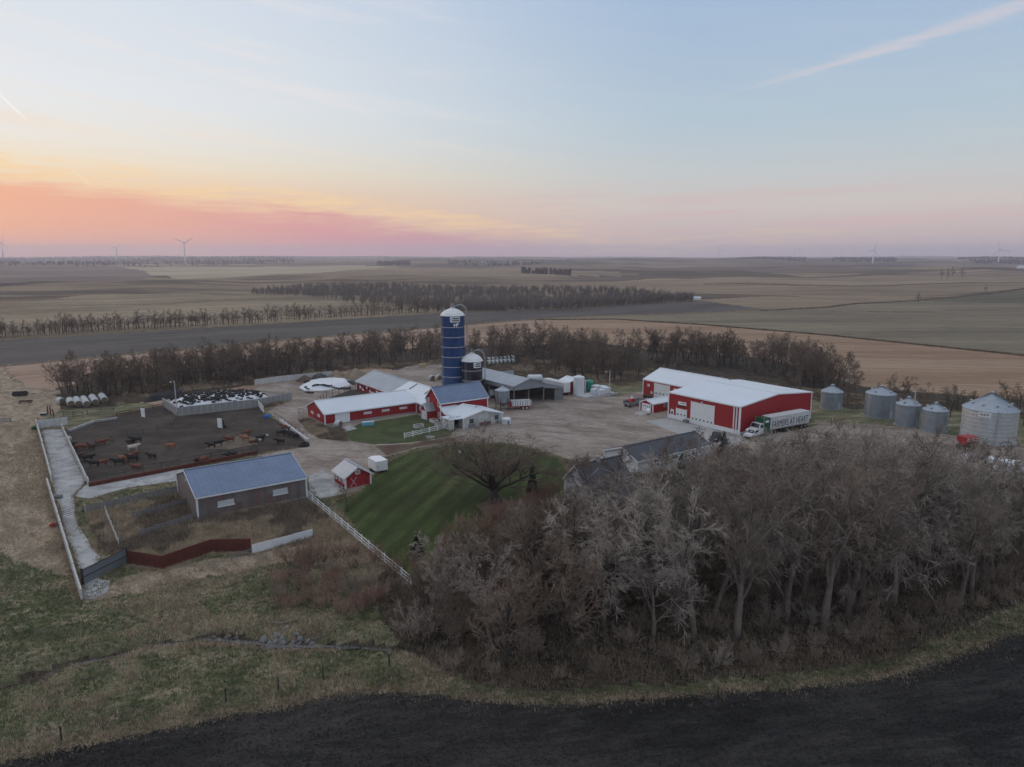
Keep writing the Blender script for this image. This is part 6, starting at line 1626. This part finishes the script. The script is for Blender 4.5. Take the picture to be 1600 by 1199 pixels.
# ------------------------------------------------------------------ cattle
def cow_mesh(pose):
    """one continuous skinned body; x forward, feet on z = 0"""
    if pose == 'lie': zt = 0.62
    else: zt = 1.0
    hd = {'stand': (1.28, 0, 1.30), 'graze': (1.30, 0, 0.62), 'turn': (1.12, 0.34, 1.28), 'lie': (1.2, 0.15, 0.95)}[pose]
    V = []; E = []; Rr = []
    def v(p, rx, ry=None):
        V.append(p); Rr.append((rx, ry or rx)); return len(V)-1
    def e(a, b): E.append((a, b))
    pel = v((-0.70, 0, zt+0.04), 0.33, 0.29)
    mid = v((-0.15, 0, zt-0.06), 0.40, 0.37); e(pel, mid)
    ch = v((0.48, 0, zt-0.03), 0.35, 0.36); e(mid, ch)
    nk = v((0.82, hd[1]*0.3, zt+(0.16 if hd[2] > 0.8 else -0.05)), 0.25, 0.24); e(ch, nk)
    h1 = v((hd[0]-0.14, hd[1]*0.8, hd[2]+0.02), 0.155, 0.155); e(nk, h1)
    h2 = v((hd[0]+0.24, hd[1]*1.25, hd[2]-0.17), 0.105, 0.10); e(h1, h2)
    for s in (-1, 1):
        er = v((hd[0]-0.17, hd[1]*0.8+s*0.25, hd[2]+0.10), 0.03, 0.05); e(h1, er)
        sh = v((0.50, s*0.19, zt-0.30), 0.13); e(ch, sh)
        if pose == 'lie':
            kn = v((0.75, s*0.28, 0.16), 0.075); ft = v((0.50, s*0.30, 0.07), 0.05)
        else:
            kn = v((0.51+0.03*s, s*0.2, 0.42), 0.07); ft = v((0.48+0.07*s, s*0.2, 0.05), 0.055)
        e(sh, kn); e(kn, ft)
        th = v((-0.72, s*0.19, zt-0.26), 0.17); e(pel, th)
        if pose == 'lie':
            hk = v((-0.55, s*0.42, 0.16), 0.08); hf = v((-0.25, s*0.42, 0.07), 0.05)
        else:
            hk = v((-0.84-0.03*s, s*0.19, 0.46), 0.075); hf = v((-0.76-0.07*s, s*0.19, 0.05), 0.055)
        e(th, hk); e(hk, hf)
    t1 = v((-0.98, 0, zt+0.15), 0.05); e(pel, t1); t2 = v((-1.05, 0, zt-0.45), 0.03); e(t1, t2); t3 = v((-1.05, 0.02, zt-0.62 if pose != 'lie' else 0.08), 0.05); e(t2, t3)
    me = bpy.data.meshes.new('cow'); me.from_pydata(V, E, []); o = bpy.data.objects.new('cow_tmp', me); COL.objects.link(o)
    md = o.modifiers.new('skin', 'SKIN'); md.use_smooth_shade = True
    for k, sv in enumerate(me.skin_vertices[0].data): sv.radius = Rr[k]; sv.use_root = (k == 0)
    sb = o.modifiers.new('sub', 'SUBSURF'); sb.levels = 1; sb.render_levels = 1
    bpy.context.view_layer.update()
    r = bpy.data.meshes.new_from_object(o.evaluated_get(bpy.context.evaluated_depsgraph_get()))
    bpy.data.objects.remove(o)
    return r
def hide(name, c, face=None, patch=None):
    m = bpy.data.materials.new(name); m.use_nodes = True; t = m.node_tree; n = NT(t); bs = t.nodes['Principled BSDF']
    co = n.n('ShaderNodeTexCoord').outputs['Object']; x, y, z = n.sep(co)
    col_ = n.ramp(n.noise(co, 2.5, 3), [(0.3, tuple(v*0.75 for v in c)+(1,)), (0.7, tuple(min(1, v*1.2) for v in c)+(1,))])
    if face: col_ = n.mix(n.rng(x, 0.98, 1.06), col_, face+(1,))
    if patch: col_ = n.mix(n.rng(z, 0.62, 0.5), col_, patch+(1,))
    t.links.new(col_, bs.inputs['Base Color']); bs.inputs['Roughness'].default_value = 0.8
    return m
HID = {'k': hide('black_hide', (.013,.012,.012)), 'r': hide('red_hide', (.15,.045,.024)), 'o': hide('tan_hide', (.27,.10,.045)), 'w': hide('cream_hide', (.52,.44,.36)),
       'b': hide('dark_brown_hide', (.055,.022,.015)), 'kf': hide('black_white_face_hide', (.014,.012,.012), (.55,.53,.5)), 'rf': hide('red_white_face_hide', (.10,.03,.018), (.55,.53,.5), (.45,.42,.4))}
base_cows = {p: cow_mesh(p) for p in ('stand', 'graze', 'turn', 'lie')}
cow_cache = {}
CW = [(109,691,'w','stand',-80,'cream cow standing at the alley wall'), (117,700,'k','stand',-60,'black cow just behind the cream one at the alley wall'),
 (127,704,'r','graze',10,'dark red cow by the alley wall with its head low'), (143,703,'b','stand',160,'dark brown cow left of centre in the upper herd'),
 (160,696,'r','stand',10,'red cow standing apart behind the dark brown one'), (213,693,'k','stand',175,'black cow standing beyond the cream cow in mid pen'),
 (209,705,'w','turn',20,'cream white cow in the middle of the pen'), (205,693,'b','lie',0,'brown cow lying beside the black one in mid pen'),
 (267,702,'o','graze',185,'tan orange cow alone in the pen centre'), (330,701,'k','stand',180,'left black cow of the pair at the straw'), (342,698,'k','stand',10,'right black cow of the pair at the straw'),
 (359,692,'r','stand',185,'red cow on the straw behind the black pair'), (383,690,'o','stand',180,'light red cow in the middle of the straw'), (385,682,'r','stand',5,'red cow furthest back on the straw'),
 (397,697,'rf','stand',10,'red cow with white face and legs at the straw edge'), (408,690,'kf','stand',10,'black cow with white face right of the straw'), (438,695,'k','stand',175,'black cow alone near the lane corner'),
 (440,682,'kf','stand',5,'black white-faced cow at the lane ledge'), (455,684,'k','stand',160,'black cow crowding the lane ledge'), (463,686,'k','graze',-30,'black cow nearest the lane corner with head low'),
 (444,672,'r','stand',170,'red cow at the upper end of the lane ledge'), (449,678,'k','stand',90,'black cow facing the lane ledge'),
 (357,716,'k','stand',195,'left of the two black calves at the feed fence'), (365,714,'k','stand',190,'right of the two black calves at the feed fence'),
 (308,725,'b','stand',-70,'dark cow eating at the feed bunk'), (313,724,'r','lie',20,'red cow lying at the feed bunk'), (321,722,'r','lie',190,'second red cow lying at the feed bunk'),
 (126,715,'b','lie',20,'dark brown cow lying near the alley wall'), (139,721,'k','stand',10,'black cow left in the lower herd'), (146,730,'k','stand',185,'black cow lowest by the bunk wall'),
 (161,729,'r','stand',5,'red cow in the lower herd beside the black one'), (185,728,'k','stand',180,'black cow standing below the orange one'), (195,722,'o','stand',5,'orange cow in the lower herd'),
 (207,722,'k','stand',175,'black cow behind the orange one'), (209,716,'r','stand',10,'red cow touching the black one in the lower herd'), (237,718,'k','stand',180,'black cow standing alone right of the lower herd'), (214,733,'r','lie',185,'red cow lying close to the feed fence')]
for px, py, c, pose, rz, lab in CW:
    key = (pose, c)
    if key not in cow_cache:
        me = base_cows[pose].copy(); me.name = 'cow'; me.materials.clear(); me.materials.append(HID[c]); cow_cache[key] = me
    x, y = G(px, py); s = rk.uniform(0.95, 1.15)
    if 'calves' in lab: s = 0.72
    q = part('cow', cow_cache[key], None, (x, y, 0.03), R(rz)+rk.uniform(-.25,.25), (s, s, s)); tag(q, lab, 'cow', 'cattle in the feedlot')

# ------------------------------------------------------------------ creek stones
m_stone = M('field_stone', (.19,.18,.17), 0.35, 0.9, 0.9, bump=0.03, col2=(.30,.29,.28))
stones = []
for k in range(6):
    bm = bmesh.new(); bmesh.ops.create_icosphere(bm, subdivisions=1, radius=1.0); rg = random.Random(k)
    for v in bm.verts: v.co *= rg.uniform(0.72, 1.15); v.co.z *= 0.7
    me = bpy.data.meshes.new('stone'); bm.to_mesh(me); bm.free(); me.materials.append(m_stone); stones.append(me)
ro = random.Random(9)
for k in range(115):
    if k < 80: px, py = ro.gauss(445, 24), ro.gauss(997, 5)
    else: px, py = ro.uniform(330, 500), ro.gauss(991, 5)
    if k == 0: px, py, s = 371, 994, 0.55
    elif k == 1: px, py, s = 411, 991, 0.6
    else: s = ro.uniform(0.16, 0.46)
    x, y = G(px, py); q = part('stone', stones[k % 6], None, (x, y, terr(x, y)+s*0.2), (ro.random(), ro.random(), ro.random()*6), (s*1.2, s, s))
    tag(q, 'large pale boulder at the left of the creek stones' if k == 0 else ('largest pale boulder beside the creek stones' if k == 1 else 'grey field stone lying in the creek bed'), 'stone', 'stones in the creek bed')
# fallen branch
x0, y0 = G(415, 975); b = MB(); x1, y1 = G(475, 970); zz = terr(x0, y0)
b.tube([(x0, y0, zz+0.2), ((x0+x1)/2, (y0+y1)/2-0.8, zz+0.35), (x1-0.6, y1-0.3, zz+0.3), (x1, y1+0.8, zz+0.8)], [0.06, 0.1, 0.09, 0.03], 6)
tag(b.build('fallen_branch', m_bark), 'long fallen grey branch above the creek stones', 'branch')

# ------------------------------------------------------------------ wind turbines, farm dots
m_tw = M('turbine_white', (.78,.78,.78), 0.03, 1.0, 0.5)
def turbine_meshes():
    t = MB(); t.tube([(0,0,-3),(0,0,40),(0,0,80)], [3.2,2.6,2.0], 10)
    nc_ = MB(); nc_.box(-1.8,1.8,-3.5,6,79,83)
    hb = MB(); hb.lathe([(1.6,0),(1.4,1.5),(0.4,2.6)], 12)
    bl = MB()
    pr = [(0,1.5,1.1),(4,2.8,1.1),(14,2.3,0.8),(28,1.6,0.5),(40,0.7,0.25)]
    for (z0, w0, t0), (z1, w1, t1) in zip(pr, pr[1:]):
        i = len(bl.v)
        for z, w, t_ in ((z0,w0,t0),(z1,w1,t1)): bl.v += [(-w*0.4,-t_,z),(w,-t_*0.3,z),(w,t_*0.3,z),(-w*0.4,t_,z)]
        for q in range(4): bl.f.append((i+q, i+(q+1) % 4, i+4+(q+1) % 4, i+4+q)); bl.mi.append(0)
    return [q.mesh(n, m_tw, True) for q, n in ((t,'tower'),(nc_,'nacelle'),(hb,'hub'),(bl,'blade'))]
TT, TN, TH_, TB = turbine_meshes()
def turbine(px, hub_y, blade_px, rot, yaw, label):
    D = FPX*40.0/blade_px
    u = (px-800)/FPX; v = (hub_y-IMH/2)/FPX
    x = u*D; y = D*(math.cos(TH)-v*math.sin(TH)); zh = CAMH+D*(-math.sin(TH)-v*math.cos(TH))
    zb = zh-81
    o = thing('wind_turbine', label, 'wind turbine', (x, y, zb), yaw-math.atan2(x, y), 'wind turbines on the horizon')
    part('tower', TT, o); part('nacelle', TN, o); hb = part('hub', TH_, o, (0,-3.5,81), (math.pi/2,0,0))
    for k in range(3): part('blade', TB, o, (0,-4.6,81), (0, R(rot+120*k), 0))
for a in ((2,379,11,20,0.3,'wind turbine cut off by the left edge'), (181,388,10,45,0.4,'small wind turbine second from the left'), (287,380,16,-62,0.2,'wind turbine left of the silo with V-raised blades'),
          (1125,391,9.5,-35,0.2,'wind turbine right of the pink cloud'), (1243,391,9.5,-40,0.3,'wind turbine above the farm shop'), (1315,392,7,60,0.3,'faint wind turbine left of the tall pair'),
          (1365,391,15,15,0.2,'large wind turbine above the small grain bin'), (1562,390,14,-15,0.2,'large wind turbine near the right edge'), (1577,392,8,20,0.3,'small wind turbine at the far right'),
          (1285,393,5.5,10,0.3,'very faint wind turbine among the right group'), (1333,392,6,50,0.3,'very faint wind turbine left of the large right one'), (1411,393,5.5,0,0.3,'very faint wind turbine right of the large one'), (1440,393,5,30,0.3,'faintest wind turbine in the gap between the large ones'), (1496,392,6.5,40,0.3,'faint wind turbine before the right edge')):
    turbine(*a)
m_farmw = M('far_white_wall', (.72,.71,.70), 0.05)
for k, (px, py, w, h, lab) in enumerate(((755,411.5,16,6,'white farm building far behind the silo'), (882,408.5,14,5,'white farm building in the far middle distance'), (1162,406.8,16,5,'white farm building under the horizon right of the silo'),
                              (1088,470,7,2.6,'white trailer at the end of the creek woods'), (1340,406.5,20,5,'far white sheds under the turbines'), (1430,406.8,22,5,'far pale shed row on the right'), (1596,421,22,8,'white far building at the right edge'), (1518,411,12,5,'small far white shed near the right turbine'))):
    x, y = G(px, py); z = terr(x, y)
    o = thing('far_building', lab, 'building', (x, y, z), R(10))
    gable(o, -w/2, w/2, -w*0.25, w*0.25, h*0.65, h, 'x', m_farmw, m_wroof, over=0.2, z0=-1.0)
# ------------------------------------------------------------------ grass, weeds and straw (uncountable)
rgn = np.random.default_rng(77)
SHED = [G(310,812), off(G(310,812),17,0), off(G(310,812),17,15), off(G(310,812),0,15)]
def region_at(x, y):
    r = np.hypot(x, y); a = np.arctan2(x, y)
    i = np.clip(np.searchsorted(rs, r)-1, 0, nr-2); j = np.clip(np.searchsorted(az_f, a)-1, 0, nc-2)
    return reg[i, j]
DRYIDS = [i for i, q in enumerate(regions) if q[1] == 'dry']; WOODIDS = [i for i, q in enumerate(regions) if q[1] == 'wood']
solid = [GP(p) for p in (YARD, PEN, LAWN, ALLEY)]+[SHED]
solid.append(GP([(116,776),(135,757),(278,730),(300,738),(276,752),(200,762),(140,780)]))
def blades(name, label, mat, x, y, h, w, per, lean, spread):
    n = len(x)
    x = np.repeat(x, per)+rgn.normal(0, spread, n*per); y = np.repeat(y, per)+rgn.normal(0, spread, n*per); h = np.repeat(h, per)*rgn.uniform(0.55, 1.15, n*per)
    z = hgt(x, y)-0.04; a = rgn.uniform(0, 6.283, n*per)
    l = h*lean*rgn.uniform(0.2, 1.0, n*per); b = rgn.uniform(0, 6.283, n*per)*0.55+0.6
    ww = w*rgn.uniform(0.6, 1.3, n*per)
    p0 = np.stack([x-np.cos(a)*ww, y-np.sin(a)*ww, z], -1); p1 = np.stack([x+np.cos(a)*ww, y+np.sin(a)*ww, z], -1)
    p2 = np.stack([x+np.cos(b)*l, y+np.sin(b)*l, z+h], -1)
    V_ = np.stack([p0, p1, p2], 1).reshape(-1, 3); F_ = np.arange(len(V_)).reshape(-1, 3)
    return tag(part(name, np_mesh(name, V_, F_, 3, mat, False), None), label, 'grass', kind='stuff')
def gmat(name, c1, c2, c3):
    m = bpy.data.materials.new(name); m.use_nodes = True
    t = m.node_tree; n = NT(t); bs = t.nodes['Principled BSDF']
    co = n.n('ShaderNodeTexCoord').outputs['Object']
    f = n.m('ADD', n.m('MULTIPLY', n.noise(co, 0.35, 4, 0.6), 0.5), n.m('MULTIPLY', n.noise(co, 3.0, 2), 0.5))
    t.links.new(n.ramp(f, [(0.36, c1+(1,)), (0.5, c2+(1,)), (0.64, c3+(1,))]), bs.inputs['Base Color'])
    bs.inputs['Roughness'].default_value = 0.9; bs.inputs['Specular IOR Level'].default_value = 0.15
    return m
mg_green = gmat('green_grass_blades', (.068,.086,.04), (.11,.13,.058), (.20,.19,.105))
mg_tan = gmat('dry_grass_blades', (.22,.17,.115), (.36,.28,.19), (.54,.43,.30))
mg_brown = gmat('brown_weeds', (.10,.075,.056), (.19,.145,.105), (.31,.24,.175))
N = 520000
X = rgn.uniform(-150, 95, N); Y = rgn.uniform(44, 165, N)
rr_ = np.hypot(X, Y)
keep = (rr_ > 46) & (np.abs(np.degrees(np.arctan2(X, Y))) < 42) & (rgn.random(N) < np.clip((85/rr_)**1.2, 0, 1))
X, Y = X[keep], Y[keep]
rid = region_at(X, Y)
bad = np.zeros(len(X), bool)
for P_ in solid: bad |= pip(X, Y, P_)
mead = (rid == MEADOW) & ~bad; dry = np.isin(rid, DRYIDS) & ~bad; wood = np.isin(rid, WOODIDS) & ~bad & (Y < 120)
nz = 0.6*fbm(X, Y, 11, 51, 4)+0.4*fbm(X*0.6+Y*0.8, Y*0.6-X*0.8, 2.6, 57, 3)
dc = dline(X, Y, CREEK)
tanp = np.clip((nz-0.44)/0.16, 0.03, 0.97)
tanp = np.where(dc < 4, np.clip(tanp+0.25, 0, 1), tanp)
for P_ in (GP([(215,1030),(330,1008),(425,1008),(425,1045),(330,1085),(230,1085)]), GP([(0,860),(70,880),(115,930),(240,975),(120,1000),(0,1010)]), GP([(440,1015),(600,1015),(640,1050),(460,1065)]), GP([(300,930),(420,900),(440,970),(330,960)])):
    tanp = np.where(pip(X, Y, P_), tanp*0.3, tanp)
tanp = np.where((X > 2) & (Y < 100), tanp*0.4, tanp)
tanp = np.where(dry, np.clip(tanp+0.55, 0, 1), tanp)
u = rgn.random(len(X))
mead &= (dc > 0.75)
sel_t = (mead | dry) & (u < tanp); sel_g = (mead & ~sel_t) & (rgn.random(len(X)) < 0.9); 
hT = 0.22+0.45*np.clip((nz-0.45)/0.2, 0, 1)*rgn.random(len(X))
hT = np.where((dc < 3.5), hT*1.2, hT); gap = dc > 0.75
def thin(s, k):
    i = np.flatnonzero(s)
    return i if len(i) <= k else rgn.choice(i, k, replace=False)
i = thin(sel_t, 62000); blades('dry_grass', 'tufts of dry tan grass over the meadow and banks', mg_tan, X[i], Y[i], hT[i], 0.045, 4, 0.9, 0.09)
i = thin(sel_g, 60000); blades('green_grass', 'short green grass over the meadow', mg_green, X[i], Y[i], 0.16+0.2*rgn.random(len(i)), 0.05, 4, 0.9, 0.11)
i = thin((wood & (rgn.random(len(X)) < 0.8)) | (mead & (rgn.random(len(X)) < 0.05)), 26000); blades('brown_weeds', 'brown weeds and leaf litter under the trees', mg_brown, X[i], Y[i], 0.25+0.5*rgn.random(len(i)), 0.045, 4, 0.7, 0.14)
# fringe along the black field and the sheet edges
def along(line, n, sd):
    L = [math.dist(a, b) for a, b in zip(line, line[1:])]; c = np.concatenate([[0], np.cumsum(L)])
    t = rgn.uniform(0, c[-1], n)
    lx = np.interp(t, c, [p[0] for p in line]); ly = np.interp(t, c, [p[1] for p in line])
    return lx+rgn.normal(0, sd, n), ly+rgn.normal(0, sd, n)
ex, ey = along(edge_w[1:-1], 15000, 0.42); ey += 0.25; kk = (ex < 4) | (rgn.random(len(ex)) < 0.55); ex, ey = ex[kk], ey[kk]
blades('field_edge_grass', 'fringe of dry grass along the black field', mg_tan, ex, ey, 0.08+0.3*rgn.random(len(ex))*np.clip(fbm(ex, ey, 4, 63)*2.4-0.7, 0, 1), 0.045, 3, 0.9, 0.1)
ex, ey = along(edge_w[1:-1], 6000, 1.5); ey += 1.4
blades('field_edge_weeds', 'brown weeds along the black field', mg_brown, ex, ey, 0.12+0.25*rgn.random(len(ex)), 0.045, 3, 0.9, 0.1)
fx = []; fy = []
for P_, n_, sd in ((GP(LAWN)+GP(LAWN[:1]), 3500, 0.25), (GP(PEN), 1500, 0.3), (GP(ALLEY)+GP(ALLEY[:1]), 2600, 0.2), (GP([(480,782),(642,916)]), 2600, 0.35), (GP([(200,884),(254,893),(331,866),(393,865),(489,844)]), 2600, 0.4),
                   (GP([(73,759),(127,940)]), 2600, 0.5), (GP([(55,666),(79,755)]), 1500, 0.5), (GP([(310,815),(480,781)]), 1800, 0.5)):
    a, b_ = along(P_, n_, sd); fx.append(a); fy.append(b_)
fx = np.concatenate(fx); fy = np.concatenate(fy)
blades('wall_foot_grass', 'dry grass at the foot of walls and fences', mg_tan, fx, fy, 0.12+0.3*rgn.random(len(fx)), 0.04, 3, 0.9, 0.1)
# weeds round the corral and barns, and along the foot of the far shelterbelt
fx = []; fy = []
for poly, n_ in (([(135,803),(278,772),(308,810),(480,781),(560,838),(500,850),(400,860),(331,860),(254,886),(200,878),(160,862)], 16000), ([(467,658),(482,655),(510,668),(538,672),(545,690),(500,686)], 2500), ([(403,640),(408,628),(452,625),(436,634)], 1200),
                 ([(180,634),(240,626),(300,610),(420,598),(560,578),(690,570),(690,562),(420,580),(200,606)], 9000), ([(760,580),(880,592),(960,604),(1010,604),(1100,585),(1300,630),(1480,642),(1600,655),(1600,640),(1330,615),(1000,575),(800,560)], 13000),
                 ([(880,720),(1130,700),(1300,690),(1600,735),(1600,800),(1200,780),(1000,780),(900,770)], 9000)):
    P_ = GP(poly); q = np.array(P_); a = rgn.uniform(q[:,0].min(), q[:,0].max(), n_*5); b_ = rgn.uniform(q[:,1].min(), q[:,1].max(), n_*5)
    k = pip(a, b_, P_) & ~pip(a, b_, SHED); a, b_ = a[k][:n_], b_[k][:n_]; fx.append(a); fy.append(b_)
fx = np.concatenate(fx); fy = np.concatenate(fy); m_ = fbm(fx, fy, 6, 71, 3)
for nm, lb, mt, s in (('tall_dry_weeds', 'tall dry weeds in the corral and along the shelterbelt', mg_tan, m_ > 0.52), ('tall_brown_weeds', 'brown dead weeds in the corral and along the shelterbelt', mg_brown, m_ <= 0.52)):
    blades(nm, lb, mt, fx[s], fy[s], 0.3+0.6*rgn.random(int(s.sum())), 0.06, 4, 0.7, 0.16)
# straw flecks and clods on the black field
sx_ = rgn.uniform(-70, 90, 60000); sy_ = rgn.uniform(44, 95, 60000)
k = pip(sx_, sy_, black_poly) & (fbm(sx_, sy_, 7, 81, 3) > 0.48); sx_, sy_ = sx_[k][:9000], sy_[k][:9000]
blades('straw_flecks', 'pale straw flecks on the black tilled soil', gmat('straw_flecks', (.09,.08,.068), (.14,.12,.10), (.22,.19,.155)), sx_, sy_, np.full(len(sx_), 0.05), 0.03, 1, 3.0, 0.05)
cx_ = rgn.uniform(-70, 95, 150000); cy_ = rgn.uniform(46, 95, 150000); k = pip(cx_, cy_, black_poly); cx_, cy_ = cx_[k][:50000], cy_[k][:50000]
def clods(x, y):
    n = len(x); s = rgn.uniform(0.03, 0.11, n); z = hgt(x, y)
    a = rgn.uniform(0, 6.28, n)
    P_ = [np.stack([x+np.cos(a+t)*s*1.3, y+np.sin(a+t)*s*1.3, z-0.02], -1) for t in (0, 2.1, 4.2)]+[np.stack([x+rgn.normal(0, .02, n), y+rgn.normal(0, .02, n), z+s], -1)]
    V_ = np.stack(P_, 1).reshape(-1, 3); b = np.arange(n)[:, None]*4
    F_ = np.stack([b+np.array([0,1,3]), b+np.array([1,2,3]), b+np.array([2,0,3])], 1).reshape(-1, 3)
    return tag(part('soil_clods', np_mesh('soil_clods', V_, F_, 3, gm['black'], False), None), 'black clods of tilled soil', 'soil', kind='stuff')
clods(cx_, cy_)

# grassy margins between the far fields
def margin(name, label, pts, n, h, w, mat, sd):
    ex, ey = along(GP(pts), n, sd)
    blades(name, label, mat, ex, ey, h*(0.6+0.6*rgn.random(n)), w, 2, 0.6, 0.2)
margin('field_margin', 'pale grass strip under the tree row', [(-80,537),(0,531.5),(400,506.5),(750,483.5),(1080,472)], 9000, 0.55, 0.22, mg_tan, 0.7)
margin('field_margin', 'pale grass margin below the ploughed strip', [(0,573),(150,558.5),(400,535.5),(650,513.5),(840,497.5),(940,491),(1200,483.5)], 9000, 0.5, 0.2, mg_tan, 0.6)
margin('field_margin', 'brown weedy line between stubble and green field', [(840,499),(960,497.5),(1100,507),(1300,525),(1600,556),(1700,568)], 9000, 0.75, 0.25, mg_brown, 0.7)
margin('field_margin', 'dark weedy line along the far green field', [(1190,485),(1290,482),(1375,472.5),(1440,469),(1600,453)], 5000, 0.9, 0.35, mg_brown, 0.9)
margin('field_margin', 'dark line of weeds across the far tan fields', [(1100,447),(1250,451),(1400,447),(1600,443)], 3000, 1.0, 0.5, mg_brown, 2.0)
margin('stone_line', 'pale broken line of stones and weeds in the far green field', [(1360,488),(1400,489.5),(1456,490)], 900, 0.7, 0.4, mg_tan, 1.2)
# ------------------------------------------------------------------ haze
mh = bpy.data.materials.new('evening_haze'); mh.use_nodes = True
mh.node_tree.nodes.clear()
hn = NT(mh.node_tree)
pv = hn.n('ShaderNodeVolumePrincipled')
pv.inputs['Color'].default_value = (0.92, 0.88, 1.0, 1)
pv.inputs['Anisotropy'].default_value = 0.35
pv.inputs['Density'].default_value = 1.25e-4
ho = hn.n('ShaderNodeOutputMaterial')
mh.node_tree.links.new(pv.outputs[0], ho.inputs['Volume'])
mh.cycles.homogeneous_volume = True
hz = MB(); hz.box(-11800, 11800, -11800, 11800, -60, 150)
tag(hz.build('haze', mh), kind='stuff')
